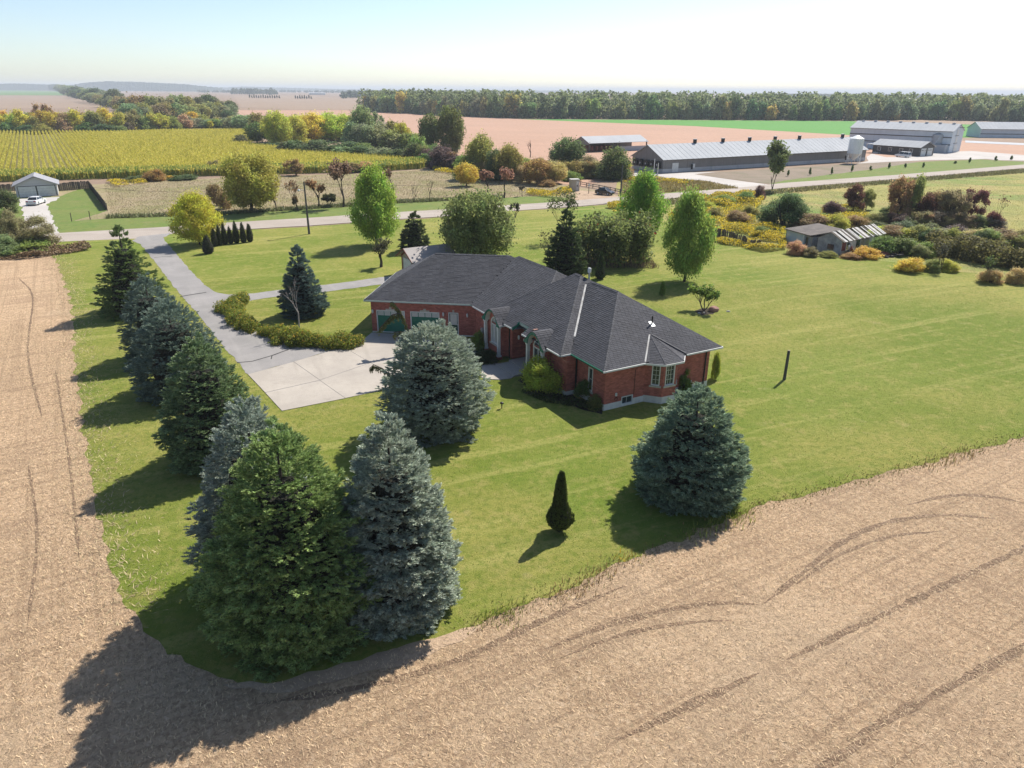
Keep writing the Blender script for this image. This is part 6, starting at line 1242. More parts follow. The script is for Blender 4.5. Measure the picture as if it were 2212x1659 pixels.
fbox(wb_, L2 - 6.5, L2 - .6, -3.0, -.1, 0, 2.7, 'lean_to', 'white_steel')
# charcoal farm office
P0 = G(1883.5, 330); P1 = G(1983.8, 337.7); a3 = frame_from(P0, P1); L3 = math.dist(P0, P1)
fo = gable_building('farm_office', 'low charcoal workshop with two white garage doors', P0, a3, L3, 9.0, 2.95, 4.6, 'dark_clad', 'grey_roof', .6, cat='building')
for x in (2.4, 6.5, 10.5, 14.0):
    w = empty('window', (0, 0, 0)); w.parent = fo; fbox(w, x - .65, x + .65, -.10, -.02, 1.0, 2.3, 'frame', 'white'); fbox(w, x - .52, x - .04, -.13, -.09, 1.1, 2.2, 'pane', 'glass'); fbox(w, x + .04, x + .52, -.13, -.09, 1.1, 2.2, 'pane', 'glass')
for y in (.9, 4.9):
    w = empty('garage_door', (0, 0, 0)); w.parent = fo; fbox(w, L3 + .02, L3 + .12, y, y + 3.0, .02, 2.5, 'panel', 'white'); [fbox(w, L3 + .11, L3 + .15, y + .35 + k * .9, y + .8 + k * .9, 1.7, 2.0, 'pane', 'glass') for k in range(3)]
fbox(fo, -2.4, -2.2, -.3, -.1, 0, 2.9, 'porch_post', 'white'); fbox(fo, -2.6, 0, -.5, 4, 2.85, 3.0, 'porch_roof', 'grey_roof'); fbox(fo, 1.2, 3.2, -1.6, -.1, 0, .5, 'porch_deck', 'galv')
# third barn, far right
P0 = G(2116, 297); r3 = gable_building('far_white_barn', 'pale white-roofed barn cut by the right picture edge', P0, R(-6), 60, 14, 4.0, 6.9, 'blue_clad', 'white_steel', .4); fbox(r3, -.02, 60, -.12, -.04, 1.6, 1.9, 'wall_gap', 'dark_clad')
sheet('white_feed_bag', GP([(2085,303.5),(2400,318),(2400,322),(2085,308)]), .02, M['white_steel'], 'long white plastic silage cover behind the yard', 'cover')
# feed bins
M['silo_white'] = mk('silo_enamel', (0.82, 0.82, 0.80), (0.76, 0.76, 0.74), 1, 0.4)
def hopper_bin(name, label, x, yb, R0, zc, zt, mat, legs=8):
    X, Y = G(x, yb); r = empty(name, (X, Y, -.02), .2, label=label, cat='silo')
    MB().lathe([(.25, .9), (R0, zc), (R0, zt), (R0 * .3, zt + .75), (.22, zt + .85)], 0, 0, 20).build('tank', M[mat], r, smooth=False)
    for z in np.arange(zc + .6, zt, .9): MB().lathe([(R0 + .005, z), (R0 + .03, z + .02), (R0 + .03, z + .08), (R0 + .005, z + .10)], 0, 0, 20).build('ring', M[mat], r)
    for k in range(legs): a = 6.283 * k / legs; MB().tube([(R0 * 1.02 * math.cos(a), R0 * 1.02 * math.sin(a), 0), (R0 * 1.02 * math.cos(a), R0 * 1.02 * math.sin(a), zt - .5)], .06, 5).build('leg', M[mat], r)
    MB().tube([(R0 + .25, 0, .2), (R0 + .25, 0, zt), (.3, 0, zt + .9)], .05, 5).build('ladder', M[mat], r)
    return r
hopper_bin('feed_silo', 'white hopper-bottom feed silo at the barn end', 1842, 352.5, 2.0, 2.9, 7.2, 'silo_white')
hopper_bin('grain_bin', 'grey galvanised grain bin against the tall barn', 2020, 328, 1.9, 1.4, 6.0, 'galv')
a_ = G(2006, 331); MB_ = MB().tube([(a_[0], a_[1], .5), (a_[0] + 5.5, a_[1] + 4, 6.2)], .12, 6).build('grain_auger', M['galv']); tag(MB_, 'slanted grain auger beside the grey bin', 'auger')
# neighbour's double garage
P0 = G(37.5, 427); P1 = G(127, 422); ag = frame_from(P0, P1); LG = math.dist(P0, P1)
M['pale_siding'] = mk('pale_siding', (0.50, 0.49, 0.50), (0.44, 0.43, 0.44), 1.0, 0.7, stretch=(0.1, 0.1, 8)); M['old_shingle'] = mk('grey_shingle', (0.30, 0.30, 0.32), (0.24, 0.24, 0.26), 2.5, 0.9)
r = empty('double_garage', (P0[0], P0[1], -.03), ag, label='pale grey double garage with two white doors across the road', cat='garage'); D = 7.5
MB().prism([(0, 0), (LG, 0), (LG, 2.3), (LG / 2, 3.75), (0, 2.3)], lambda p, k: (p[0], k * D, p[1])).build('wall', M['pale_siding'], r)
for s in (0, 1):
    x0 = -.5 if s == 0 else LG + .5; z0 = 2.3 - .5 * (1.45 / (LG / 2)); MB().add([(x0, -.5, z0), (LG / 2, -.5, 3.85), (LG / 2, D + .4, 3.85), (x0, D + .4, z0), (x0, -.5, z0 + .12), (LG / 2, -.5, 3.97), (LG / 2, D + .4, 3.97), (x0, D + .4, z0 + .12)], [(0,1,2,3),(4,5,6,7),(0,1,5,4),(0,3,7,4)]).build('roof', M['old_shingle'], r)
for x0, x1 in ((.45, LG / 2 - .12), (LG / 2 + .12, LG - .35)):
    w = empty('garage_door', (0, 0, 0)); w.parent = r; fbox(w, x0 - .12, x1 + .12, -.05, -.01, 0, 2.12, 'frame', 'dark_clad'); [fbox(w, x0, x1, -.10, -.04, .03 + k * .5, .03 + k * .5 + .48, 'panel', 'white') for k in range(4)]
# weathered board fences: every board is a piece
def board_fence(label, pts, h, mat='timber', step=.32, seed=0, tilt=.02, name='board_fence', over=1.0):
    rng = random.Random(seed); q = [Vector(p) for p in pts]; root = empty(name, (q[0].x, q[0].y, -.03), 0, label=label, cat='fence'); me = box(-.14, .14, -.014, .014, 0, 1.0).mesh('board', M[mat])
    for a, b_ in zip(q[:-1], q[1:]):
        d = b_ - a; n = int(d.length / step); an = math.atan2(d.y, d.x)
        for k in range(n):
            p = a + d * ((k + .5) / n); o = link('board', me, root, (p.x - q[0].x, p.y - q[0].y, 0)); o.rotation_euler = (rng.normalvariate(0, tilt), rng.normalvariate(0, tilt * .5), an); o.scale = (step / .29, 1, h * rng.uniform(.9, 1.06))
        for k in range(int(d.length / 2.6) + 1):
            p = a + d * min(1, k * 2.6 / d.length); o = box(-.06, .06, -.14, -.02, 0, h * 1.04).build('post', M[mat], root); o.location = (p.x - q[0].x, p.y - q[0].y, 0); o.rotation_euler = (0, 0, an)
        nn = Vector((-d.y, d.x)).normalized() * .03
        for z in (.3 * h, .8 * h): MB().tube([(a.x - q[0].x + nn.x, a.y - q[0].y + nn.y, z), (b_.x - q[0].x + nn.x, b_.y - q[0].y + nn.y, z)], .035, 4).build('rail', M[mat], root)
    return root
board_fence('brown board fence running back from the grey garage', GP([(128,412),(172,409),(195,406.8)]), 1.65, seed=1); board_fence('grey board fence sloping down to the road corner', GP([(195,406.8),(214,432),(231,454)]), 1.5, seed=2)
board_fence('brown board fence left of the grey garage', GP([(-30,416),(10,414),(34,412)]), 1.5, seed=4)
board_fence('old leaning plank fence below the goldenrod', GP([(1527,506),(1560,514),(1612,530)]), 1.25, seed=3, tilt=.10); board_fence('collapsed end of the old plank fence', GP([(1612,530),(1624,534),(1640,531)]), 1.0, seed=8, tilt=.35)
for k, (x, y, h) in enumerate(((155, 478, 40), (195, 474, 42), (232, 455, 34))):
    X, Y = G(x, y); tag(MB().tube([(X, Y, -.05), (X + .05, Y, 1.35)], .07, 6).build('fence_post', M['timber']), ('leaning wire-fence post nearest the gravel driveway', 'wire-fence post between yard and verge', 'wire-fence post at the board fence end')[k], 'post', 'wire fence posts')
# garden shed behind the garage roof
sp = G(868.8, 589.5); r = empty('garden_shed', (sp[0], sp[1], 0), R(-58), label='brown garden shed with white door behind the roof', cat='shed'); SL = 3.7; SD = 5.0
MB().prism([(0, 0), (SL, 0), (SL, 2.25), (SL / 2, 3.15), (0, 2.25)], lambda p, k: (p[0], k * SD, p[1])).build('wall', M['wood_dark'], r)
M['tan_trim'] = mk('tan_board', (0.36, 0.29, 0.22), None, 2, 0.8); MB().prism([(.35, 0), (SL - .35, 0), (SL - .35, 2.15), (SL / 2, 2.85), (.35, 2.15)], lambda p, k: (p[0], -.03 * (1 - k), p[1])).build('gable_panel', M['tan_trim'], r)
M['pale_tin'] = mk('weathered_tin', (0.33, 0.30, 0.28), (0.26, 0.23, 0.215), 1.2, 0.6, stretch=(1, .15, 1))
for s in (0, 1):
    x0 = -.45 if s == 0 else SL + .45; MB().add([(x0, -.5, 1.98), (SL / 2, -.5, 3.2), (SL / 2, SD + .4, 3.2), (x0, SD + .4, 1.98), (x0, -.5, 2.06), (SL / 2, -.5, 3.28), (SL / 2, SD + .4, 3.28), (x0, SD + .4, 2.06)], [(0,1,2,3),(4,5,6,7),(0,1,5,4),(0,3,7,4)]).build('roof', M['pale_tin'], r)
    MB().add([(x0, -.55, 1.92), (SL / 2, -.55, 3.14), (SL / 2, -.55, 3.30), (x0, -.55, 2.08), (x0, -.5, 1.92), (SL / 2, -.5, 3.14), (SL / 2, -.5, 3.30), (x0, -.5, 2.08)], [(0,1,2,3),(4,5,6,7),(2,3,7,6),(0,1,5,4)]).build('barge_board', M['wood_dark'], r)
dd = empty('door', (0, 0, 0)); dd.parent = r; fbox(dd, .85, 2.95, -.10, -.035, .02, 2.0, 'panel', 'white'); fbox(dd, .70, .82, -.09, -.034, 0, 2.08, 'frame', 'galv'); fbox(dd, 2.7, 2.76, -.14, -.10, .95, 1.1, 'handle', 'black')
# ruined greenhouse
p0 = G(1763.5, 541.8); p1 = G(1801.5, 549); r = empty('ruined_greenhouse', (p0[0], p0[1], 0), R(36.8), label='collapsing greenhouse with slatted white roof in the weeds', cat='greenhouse'); GL, GW = 10.6, 3.4
M['ruin_wall'] = mk('peeling_paint', (0.30, 0.31, 0.33), (0.20, 0.20, 0.205), 1.6, 0.9, layers=(((0.42, 0.42, 0.41), 1.2, 0.6, 0.5, 0.62),))
# local: x along the long side toward the right, y depth; near long side at y=-GW
MB().prism([(-GW, 0), (0, 0), (0, 1.9), (-GW / 2, 2.75), (-GW, 1.9)], lambda p, k: (-.06 + k * .06, p[0], p[1])).build('end_wall', M['ruin_wall'], r)
fbox(r, -.10, -.05, -2.4, -1.5, .55, 1.25, 'window', 'glass'); fbox(r, 0, GL, -.06, 0, 0, 1.8, 'back_wall', 'ruin_wall'); fbox(r, 0, GL, -GW - .02, -GW + .06, 0, .5, 'knee_wall', 'ruin_wall')
for k in range(10):
    x = k * GL / 9.0; fbox(r, x - .05, x + .05, -GW - .04, -GW + .05, .5, 1.85, 'post', 'dirty_white')
for k, (m_, z0) in enumerate((('wood_dark', .1), ('glass', .55), ('dirty_white', .5), ('glass', .5), ('tan_trim', .6), ('tan_trim', .55), ('dirty_white', .6), ('glass', .6), ('tan_trim', .55))):
    if k in (1,): continue
    x = k * GL / 9.0; fbox(r, x + .07, x + GL / 9 - .07, -GW, -GW + .03, z0, 1.75, 'pane', m_)
rr = random.Random(3)
for k in range(30):
    x = k * GL / 29.0
    for sd in (0, 1):
        y0, y1 = (-GW - .35, -GW / 2) if sd == 0 else (.25, -GW / 2); z0 = 1.72; 
        if sd == 0 and k in (3, 8, 12, 13, 19, 22): continue
        dz = rr.uniform(-.04, .05); w_ = rr.uniform(.10, .16); MB().add([(x - w_, y0, z0 + dz), (x + w_, y0, z0 + dz), (x + w_, y1, 2.78 + dz), (x - w_, y1, 2.78 + dz), (x - w_, y0, z0 + dz + .04), (x + w_, y0, z0 + dz + .04), (x + w_, y1, 2.82 + dz), (x - w_, y1, 2.82 + dz)], [(0,1,2,3),(4,5,6,7),(0,1,5,4),(1,2,6,5),(3,0,4,7)]).build('roof_slat', M['dirty_white' if k % 3 else 'timber'], r)
for k in range(8): MB().tube([(k * GL / 7.0, -GW - .3, 1.64), (k * GL / 7.0, -GW / 2, 2.72), (k * GL / 7.0, .2, 1.64)], .05, 4).build('rafter', M['timber'], r)
MB().tube([(1.2, -GW - .2, 1.8), (2.6, -GW - 1.2, .1)], .07, 4).build('fallen_beam', M['dirty_white'], r)
for k in range(6): q = (rr.uniform(1.2, 3.0), -GW - rr.uniform(.1, .6), rr.uniform(.2, .9)); MB().add([(q[0] - .3, q[1], q[2] - .3), (q[0] + .3, q[1] - .1, q[2] - .2), (q[0] + .35, q[1] + .1, q[2] + .35), (q[0] - .2, q[1] + .12, q[2] + .3), (q[0], q[1] - .15, q[2])], [(0,1,4),(1,2,4),(2,3,4),(3,0,4)]).build('debris', M['wood_dark' if k % 2 else 'dirty_white'], r)
# blue-walled shack joined behind it
p0 = G(1696.5, 521.5); p1 = G(1734, 533.5); a4 = math.atan2(p1[1] - p0[1], p1[0] - p0[0]); L4 = math.dist(p0, p1); r = empty('old_shack', (p0[0], p0[1], 0), a4, label='low weathered shack with pale blue wall and tarpaper roof', cat='shed')
M['sky_paint'] = mk('faded_blue_paint', (0.36, 0.45, 0.52), (0.46, 0.50, 0.52), 1.2, 0.8); M['tarpaper'] = mk('tarpaper', (0.10, 0.088, 0.080), (0.155, 0.135, 0.12), 0.9, 0.95)
fbox(r, 0, L4, 0, 5, 0, 1.75, 'wall', 'sky_paint'); fbox(r, L4, L4 + 1.4, .3, 4.5, 0, 1.6, 'side_wall', 'ruin_wall'); MB().add([(-.25, -.3, 1.72), (L4 + 1.6, -.3, 1.78), (L4 + 1.6, 5.2, 2.35), (-.25, 5.2, 2.25), (-.25, -.3, 1.84), (L4 + 1.6, -.3, 1.90), (L4 + 1.6, 5.2, 2.47), (-.25, 5.2, 2.37)], [(0,1,2,3),(4,5,6,7),(0,1,5,4),(1,2,6,5),(2,3,7,6),(3,0,4,7)]).build('roof', M['tarpaper'], r)
fbox(r, -.06, 0, -.03, .1, 0, 1.74, 'corner_post', 'timber'); fbox(r, L4 + .1, L4 + .5, .22, .3, .3, 1.4, 'window', 'glass')
X, Y = G(1906, 553); tag(MB().add([(X - 1.2, Y - .5, 0), (X + 1.4, Y - .6, 0), (X + 1.1, Y + .6, 0), (X - 1, Y + .5, 0), (X - .5, Y, .7), (X + .5, Y + .1, .55)], [(0,1,5,4),(1,2,5),(2,3,4,5),(3,0,4)]).build('scrap_pile', M['wood_dark']), 'rusty scrap pile right of the ruined greenhouse', 'scrap')
X, Y = G(1930, 555); o = empty('tyre_pile', (X, Y, 0), 0, label='pile of old black tyres in the green brush', cat='tyres')
for k in range(7): t = link('tyre', PROTO.setdefault('tyre', MB().lathe([(.20, .0), (.34, .02), (.36, .11), (.34, .20), (.20, .22), (.20, .0)], 0, 0, 12).mesh('tyre', M['rubber'])), o, (rr.uniform(-1.3, 1.3), rr.uniform(-.5, .5), .22 * (k // 4))); t.rotation_euler = (rr.uniform(-.3, .3), rr.uniform(-.3, .3), 0)
# ------------------------------------------------------------ vehicles
M['car_white'] = mk('white_car_paint', (0.70, 0.70, 0.70), (0.66, 0.66, 0.66), 1, 0.25, spec=0.6); M['car_black'] = mk('black_car_paint', (0.012, 0.014, 0.018), None, 1, 0.2, spec=0.7); M['car_glass'] = glass_mat('car_glass', (0.012, 0.015, 0.018)); M['lamp_red'] = mk('tail_lamp', (0.30, 0.01, 0.01), None, 2, 0.3); M['lamp_clear'] = mk('head_lamp', (0.6, 0.62, 0.65), None, 2, 0.2)
def car(name, label, X, Y, rz, L, W, H, paint, van=False, cat='car', scale=1.0):
    r = empty(name, (X, Y, 0), rz, label=label, cat=cat); r.scale = (scale,) * 3
    # x forward; lower body outline then the cabin
    lo = [(-L/2, .35), (-L/2 + .06, .78), (-L/2 + .15, .92), (-L*.28, .96), (L*.12, .95), (L*.36, .86), (L/2 - .12, .72), (L/2, .5), (L/2 - .02, .25), (-L/2 + .05, .22)]
    b = MB(); n = len(lo)
    for f, w in ((-1, .5), (1, .5)): pass
    secs = [(-.5, .80), (-.44, 1.0), (.44, 1.0), (.5, .80)]; vs = []
    for yy, k in secs: vs += [(x * (1 if k == 1 else .985), yy * W, z * (1 if k == 1 else .94) + (0 if k == 1 else .03)) for x, z in lo]
    fs = [tuple(range(n)), tuple(range(3 * n, 4 * n))[::-1]]
    for s in range(3):
        for i in range(n): fs.append((s*n + i, s*n + (i+1) % n, (s+1)*n + (i+1) % n, (s+1)*n + i))
    b.add(vs, fs); b.build('body', M[paint], r, bevel=.03, smooth=False)
    xr0, xr1, xb0, xb1 = (-L*.44, L*.14, -L*.48, L*.30) if van else (-L*.22, L*.10, -L*.38, L*.26); zc = .94
    def cabin(k, z0, z1, w0, w1, nm, mat): return MB().add([(xb0*k, -w0, z0), (xb1*k, -w0, z0), (xb1*k, w0, z0), (xb0*k, w0, z0), (xr0*k, -w1, z1), (xr1*k, -w1, z1), (xr1*k, w1, z1), (xr0*k, w1, z1)], [(0,3,2,1),(4,5,6,7),(0,1,5,4),(1,2,6,5),(2,3,7,6),(3,0,4,7)]).build(nm, M[mat], r, bevel=.03)
    cabin(1.0, zc - .06, H - .05, W*.45, W*.36, 'window', 'car_glass'); 
    MB().add([(xr0*1.02, -W*.37, H - .06), (xr1*1.02, -W*.37, H - .06), (xr1*1.02, W*.37, H - .06), (xr0*1.02, W*.37, H - .06), (xr0*.94, -W*.33, H), (xr1*.94, -W*.33, H), (xr1*.94, W*.33, H), (xr0*.94, W*.33, H)], [(0,3,2,1),(4,5,6,7),(0,1,5,4),(1,2,6,5),(2,3,7,6),(3,0,4,7)]).build('roof', M[paint], r, bevel=.015)
    for sy in (-1, 1):
        for t in ((0.0,), (.5,), (1.0,)):
            xa = xb0 + (xb1 - xb0) * t[0]; xt = xr0 + (xr1 - xr0) * t[0]; MB().tube([(xa, sy*W*.455, zc - .05), (xt, sy*W*.365, H - .04)], .035, 4).build('pillar', M[paint], r)
        for xw in (-L*.30, L*.31):
            wl_ = empty('wheel', (xw, sy*W*.44, .32)); wl_.parent = r; MB().tube([(0, -.11, 0), (0, .11, 0)], .32, 16).build('tyre', M['rubber'], wl_); MB().tube([(0, sy*.08, 0), (0, sy*.125, 0)], .20, 10).build('rim', M['galv'], wl_)
        MB().box(-.05, .08, -.10, .10, -.07, .07).build('mirror', M[paint], r).location = (L*.16, sy*(W*.5 + .08), 1.0)
        box(L/2 - .14, L/2 - .04, sy*W*.34 - .18, sy*W*.34 + .18, .60, .74).build('headlight', M['lamp_clear'], r); box(-L/2 - .005, -L/2 + .08, sy*W*.36 - .16, sy*W*.36 + .16, .68, .84).build('tail_light', M['lamp_red'], r)
    box(-L/2 - .012, -L/2 + .06, -.26, .26, .62, .74).build('licence_plate', M['dirty_white'], r); box(-L/2 - .03, -L/2 + .1, -W*.45, W*.45, .30, .48).build('bumper', M[paint], r, bevel=.02)
    return r
X, Y = G(71, 443); car('white_sedan', 'white sedan parked nose-in before the grey double garage', X, Y + 1.2, R(100), 4.5, 1.8, 1.42, 'car_white')
X, Y = G(1306, 420.5); car('black_car', 'black car parked on the dirt pull-off by the road', X, Y, R(-38), 3.9, 1.65, 1.45, 'car_black', False)
X, Y = G(1950, 339.2); car('white_minivan', 'white minivan parked beside the charcoal workshop', X, Y, a3 + math.pi, 4.9, 1.95, 1.75, 'car_white', True)
# ------------------------------------------------------------ poles, cabinet and small things
def utility_pole(label, x, yb, yt, lampy=True):
    X, Y = G(x, yb); H = height_at(x, yt, Y) + .0; r = empty('utility_pole', (X, Y, 0), 0, label=label, cat='pole'); MB().tube([(0, 0, -.1), (0, 0, H)], [.17, .11], 10).build('shaft', M['pole'], r)
    if lampy:
        MB().tube([(0, 0, H - 1.4), (-.5, -.2, H - 1.15), (-.75, -.3, H - 1.15)], .035, 6).build('lamp_arm', M['galv'], r); MB().lathe([(.08, H - 1.05), (.20, H - 1.2), (.22, H - 1.3), (.12, H - 1.42)], -.8, -.3, 10).build('lamp_head', M['white'], r)
    MB().tube([(0, 0, H - .35), (.22, 0, H - .3)], .03, 5).build('insulator', M['galv'], r); return (X, Y, H)
pa = utility_pole('tall utility pole with yard lamp on the lawn by the road', 668, 505.5, 392); pb = utility_pole('utility pole behind the black car by the road', 1340, 433, 356, False)
def wire(label, a, b_, sag):
    a, b_ = Vector(a), Vector(b_); pts = [a + (b_ - a) * (k / 24) - Vector((0, 0, sag * 4 * (k / 24) * (1 - k / 24))) for k in range(25)]; tag(MB().tube(pts, .018, 4).build('power_line', M['black']), label, 'cable')
wire('power line between the two utility poles', (pa[0], pa[1], pa[2] - .2), (pb[0], pb[1], pb[2] - .2), 1.6); wire('power line running left from the lamp pole', (pa[0], pa[1], pa[2] - .25), (*G(150, 470), 5.5), 1.3)
wire('thick cable from the far pole down to the meadow', (pb[0], pb[1], pb[2] - .9), (*G(1050, 412), 1.0), .5)
X, Y = G(1240, 412); r = empty('beige_cabinet', (X, Y, -.02), R(12), label='tall beige equipment cabinet beside the road', cat='cabinet'); M['beige'] = mk('beige_enamel', (0.40, 0.355, 0.29), (0.34, 0.30, 0.245), 1, 0.6)
fbox(r, -.95, .95, -.8, .8, 0, 2.35, 'body', 'beige', .03); fbox(r, -1.02, 1.02, -.87, .87, 2.35, 2.5, 'lid', 'dirty_white', .03); fbox(r, .15, .75, -.83, -.80, .1, 2.2, 'door', 'dirty_white'); fbox(r, .3, .55, -.86, -.83, 1.0, 1.25, 'lock_plate', 'black'); fbox(r, -1.1, 1.1, -.95, .95, -.02, .06, 'base', 'barn_base'); fbox(r, .35, .7, -.85, -.83, 1.65, 2.0, 'notice', 'white')
X, Y = G(1271.5, 418.5); r = empty('marker_post', (X, Y, 0), 0, label='dark marker post with small white plate beside the cabinet', cat='post'); MB().tube([(0, 0, -.02), (0, 0, 2.0)], .07, 6).build('post', M['timber'], r); fbox(r, -.16, .16, -.11, -.08, 1.5, 2.05, 'plate', 'white')
q = GP([(1254,400.5),(1290,407),(1322,413.5),(1350,420.5)]); r = empty('guard_rail', (q[0][0], q[0][1], 0), 0, label='low dark double guard rail behind the black car', cat='rail')
for z in (.35, .75): MB().tube([(p[0] - q[0][0], p[1] - q[0][1], z) for p in q], .09, 4).build('rail', M['timber'], r)
for k in range(9):
    t = k / 8 * 3; i = min(2, int(t)); p = Vector(q[i]).lerp(Vector(q[i + 1]), t - i); fbox(r, p.x - q[0][0] - .08, p.x - q[0][0] + .08, p.y - q[0][1] + .08, p.y - q[0][1] + .24, -.02, .85, 'post', 'timber')
for k, (x, yb, yt) in enumerate(((1412, 375, 343), (1420, 381.5, 352))):
    X, Y = G(x, yb); tag(MB().tube([(X, Y, -.05), (X, Y, height_at(x, yt, Y))], [.12, .10], 8).build('vent_standpipe', M['white']), ('taller white standpipe before the barn fans', 'shorter white standpipe at the lane edge')[k], 'pipe', 'white standpipes')
X, Y = G(1694, 820); r = empty('wooden_post', (X, Y, 0), 0, label='lone grey wooden post on the right lawn', cat='post'); MB().tube([(0, 0, -.1), (0, 0, 2.30)], [.115, .10], 12).build('shaft', M['pole'], r); MB().tube([(0, 0, 2.30), (0, 0, 2.34)], [.105, .085], 12).build('top', M['tan_trim'], r)
X, Y = G(1084, 882); r = empty('garden_light', (X, Y, 0), 0, label='small dark garden light on the lawn by the blue spruce', cat='lamp'); MB().tube([(0, 0, -.02), (0, 0, .34)], .035, 6).build('stem', M['black'], r); MB().lathe([(.05, .34), (.13, .36), (.11, .44), (.03, .48)], 0, 0, 10).build('head', M['black'], r)
# rocks
def rock(label, x, y, sx, sy, sz, mat, seed):
    X, Y = G(x, y); me = bpy.data.meshes.new('rock'); bm = bmesh.new(); bmesh.ops.create_icosphere(bm, subdivisions=3, radius=1.0); rg = random.Random(seed); ax = [Vector((rg.uniform(-1, 1), rg.uniform(-1, 1), rg.uniform(-1, 1))).normalized() for _ in range(9)]
    for v in bm.verts:
        k = 1.0
        for a in ax: k = min(k, .86 / max(.2, v.co.normalized().dot(a) + .02)) if v.co.normalized().dot(a) > .82 else k
        v.co *= k * rg.uniform(.97, 1.02); v.co = Vector((v.co.x * sx, v.co.y * sy, v.co.z * sz + sz * .55))
    bm.to_mesh(me); bm.free(); me.materials.append(M[mat]); o = link('rock', me, None, (X, Y, -.03)); tag(o, label, 'rock', 'rocks around the magnolia')
M['pink_rock'] = mk('pink_granite', (0.36, 0.20, 0.155), (0.27, 0.15, 0.12), 2.5, 0.85, bump=(8, .5, .03)); M['grey_rock'] = mk('grey_granite', (0.36, 0.35, 0.33), (0.26, 0.25, 0.24), 3, 0.85, bump=(8, .5, .03))
rock('large pink boulder under the magnolia shrub', 1541, 672, .55, .42, .36, 'pink_rock', 1); rock('small grey stone left of the pink boulder', 1510, 677, .18, .14, .10, 'grey_rock', 2); rock('flat grey stone right of the pink boulder', 1573, 673, .22, .14, .09, 'grey_rock', 3); rock('tiny grey stone nearest the magnolia stem', 1521, 676, .12, .1, .08, 'grey_rock', 4)
sheet('mulch_ring', GP([(1500,672),(1515,666),(1535,666),(1548,671),(1540,679),(1515,681)]), .006, M['soil'], 'dark mulch under the magnolia shrub', 'soil', .06, .2)
# saplings along the barn road
for k, (x, yb, yt) in enumerate(((1702, 380.5, 368), (1749, 377.5, 362), (1796, 376, 361), (1840, 371, 357), (1880, 368, 358), (1920, 363.5, 351), (1955, 362, 353), (1994, 361.5, 351), (2063, 353.5, 347), (2094, 351.5, 341), (2150, 347.5, 337), (2184, 345, 336))):
    plant('sapling', f'{ordinal(k + 1)} staked sapling from the left along the barn verge', 'tree', x, yb, yt, 9, (0.12, 0.17, 0.05), 'thin', 'far', k % 3, 'saplings along the barn verge', back=0)
# distant farmsteads
for k, (x, y, L, W, e, rg, wm, rm) in enumerate(((80, 189.8, 26, 14, 8, 12, 'white_steel', 'white_steel'), (92, 189.9, 14, 10, 10, 15, 'white_steel', 'galv'), (668, 204.5, 60, 16, 5, 8, 'galv', 'grey_roof'), (478, 194.8, 22, 10, 5, 8, 'white_steel', 'grey_roof'), (740, 199.5, 40, 16, 5, 8, 'white_steel', 'white_steel'))):
    X, Y = G(x, y); gable_building('distant_barn', ('white distant barn on the far left horizon', 'tall white distant barn beside it on the left horizon', 'long grey distant barn beyond the hedgerow fields', 'small white farmhouse before the dark horizon grove', 'pale distant barn left of the woodland')[k], (X, Y), R(12), L, W, e, rg, wm, rm, .3)
# weeping spruce over the garage door, draped along its leaning leader
nr = np.random.default_rng(8); X, Y = G(893, 762); r = empty('weeping_spruce', (X, Y, 0), 0, label='weeping spruce drooping in front of the garage doors', cat='tree')
base = Vector((X, Y, 0))
def wp(x, y, dy): d = ray(x, y); t = (Y + dy) / d[1]; return Vector((d[0] * t - X, dy, CAM_H + d[2] * t))
limbs = [[wp(893, 762, 0), wp(884, 720, 0), wp(874, 692, .1), wp(862, 668, .2), wp(848, 652, .2), wp(842, 654, .1)], [wp(866, 676, .2), wp(848, 680, -.2), wp(832, 696, -.4), wp(818, 712, -.5)], [wp(884, 720, 0), wp(900, 708, -.3), wp(915, 708, -.5), wp(930, 716, -.5)],
         [wp(884, 722, 0), wp(866, 716, -.4), wp(850, 718, -.5)], [wp(890, 745, 0), wp(878, 748, -.4), wp(872, 760, -.5)]]
pos = []; dr = []
for lb_ in limbs:
    MB().tube(lb_, [.07 * (1 - .7 * k / len(lb_)) for k in range(len(lb_))], 6).build('branch', M['bark'], r)
    for a, b_ in zip(lb_[:-1], lb_[1:]):
        n = int((b_ - a).length / .012)
        for k in range(n): pos.append(a + (b_ - a) * (k / n) + Vector(nr.normal(0, .05, 3)) - Vector((0, 0, abs(nr.normal(0, .16))))); dr.append((nr.normal(0, .25), nr.normal(0, .25), -1.0))
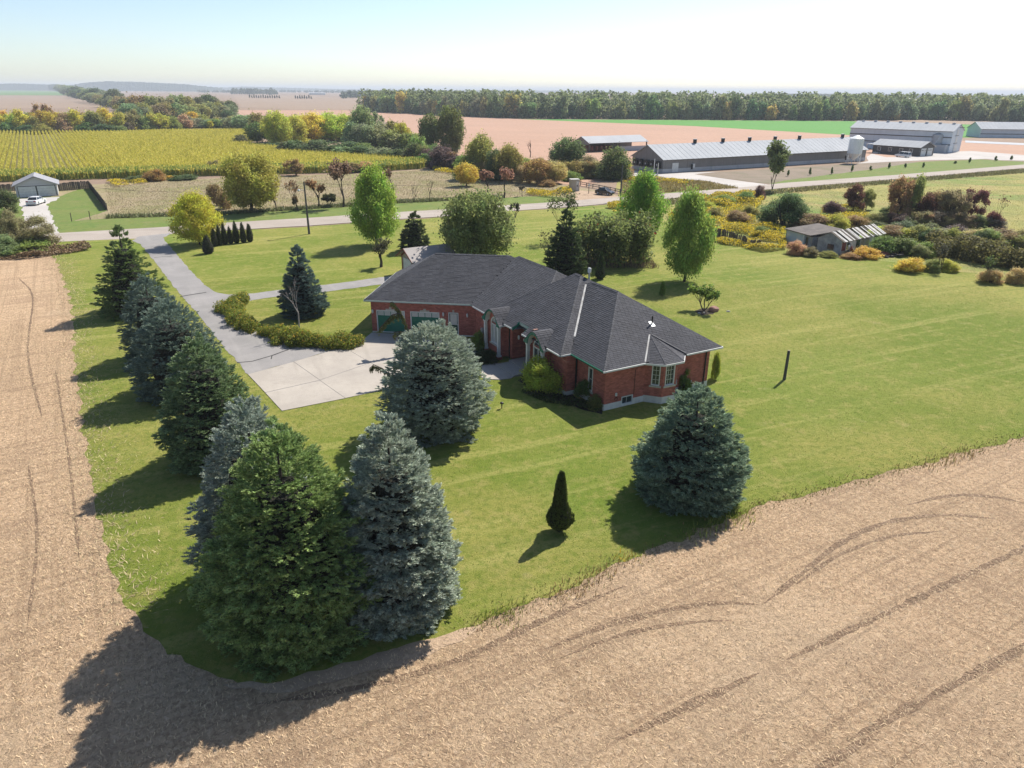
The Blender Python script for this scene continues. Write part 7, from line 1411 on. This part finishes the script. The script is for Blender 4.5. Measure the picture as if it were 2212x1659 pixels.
pos = np.array([tuple(p) for p in pos]); dr = np.array(dr); v = place_sprays(spray_template(nr), pos, dr, nr.normal(0, 1, (len(pos), 3)), nr.uniform(.14, .32, len(pos)))
o = link('foliage', np_mesh('weeping_needles', v, np.arange(len(v)).reshape(-1, 4), M['needle']), r); o.color = (0.15, 0.16, 0.05, 1)
X2, Y2 = G(835, 838); r = empty('weeping_spruce', (X2, Y2, 0), 0, label='smaller weeping spruce arching out behind the round blue spruce', cat='tree'); Xo, Yo = X, Y; X, Y = X2, Y2
limbs = [[wp(850, 834, 0), wp(842, 808, .1), wp(826, 796, .1), wp(808, 788, 0), wp(798, 796, -.1)], [wp(842, 810, .1), wp(834, 815, -.1), wp(832, 830, -.2)]]; pos = []; dr = []
for lb_ in limbs:
    MB().tube(lb_, [.06 * (1 - .7 * k / len(lb_)) for k in range(len(lb_))], 6).build('branch', M['bark'], r)
    for a, b_ in zip(lb_[:-1], lb_[1:]):
        n = int((b_ - a).length / .012)
        for k in range(n): pos.append(a + (b_ - a) * (k / n) + Vector(nr.normal(0, .04, 3)) - Vector((0, 0, abs(nr.normal(0, .10))))); dr.append((nr.normal(0, .25), nr.normal(0, .25), -1.0))
pos = np.array([tuple(p) for p in pos]); dr = np.array(dr); v = place_sprays(spray_template(nr), pos, dr, nr.normal(0, 1, (len(pos), 3)), nr.uniform(.12, .26, len(pos)))
o = link('foliage', np_mesh('weeping_needles', v, np.arange(len(v)).reshape(-1, 4), M['needle']), r); o.color = (0.13, 0.14, 0.05, 1)
# ------------------------------------------------------------ air
hz = bpy.data.materials.new('haze_air'); hz.use_nodes = True; nt = hz.node_tree; nt.nodes.clear(); out = nt.nodes.new("ShaderNodeOutputMaterial"); pv = nt.nodes.new("ShaderNodeVolumePrincipled")
pv.inputs["Color"].default_value = (0.86, 0.92, 1.0, 1); pv.inputs["Density"].default_value = 0.00017; pv.inputs["Anisotropy"].default_value = 0.0; nt.links.new(pv.outputs[0], out.inputs["Volume"])
hzo = box(-17500, 17500, -400, 17500, -1.2, 62).build('haze', hz); tag(hzo, 'thin pale haze over the far fields', 'haze', None, 'stuff')
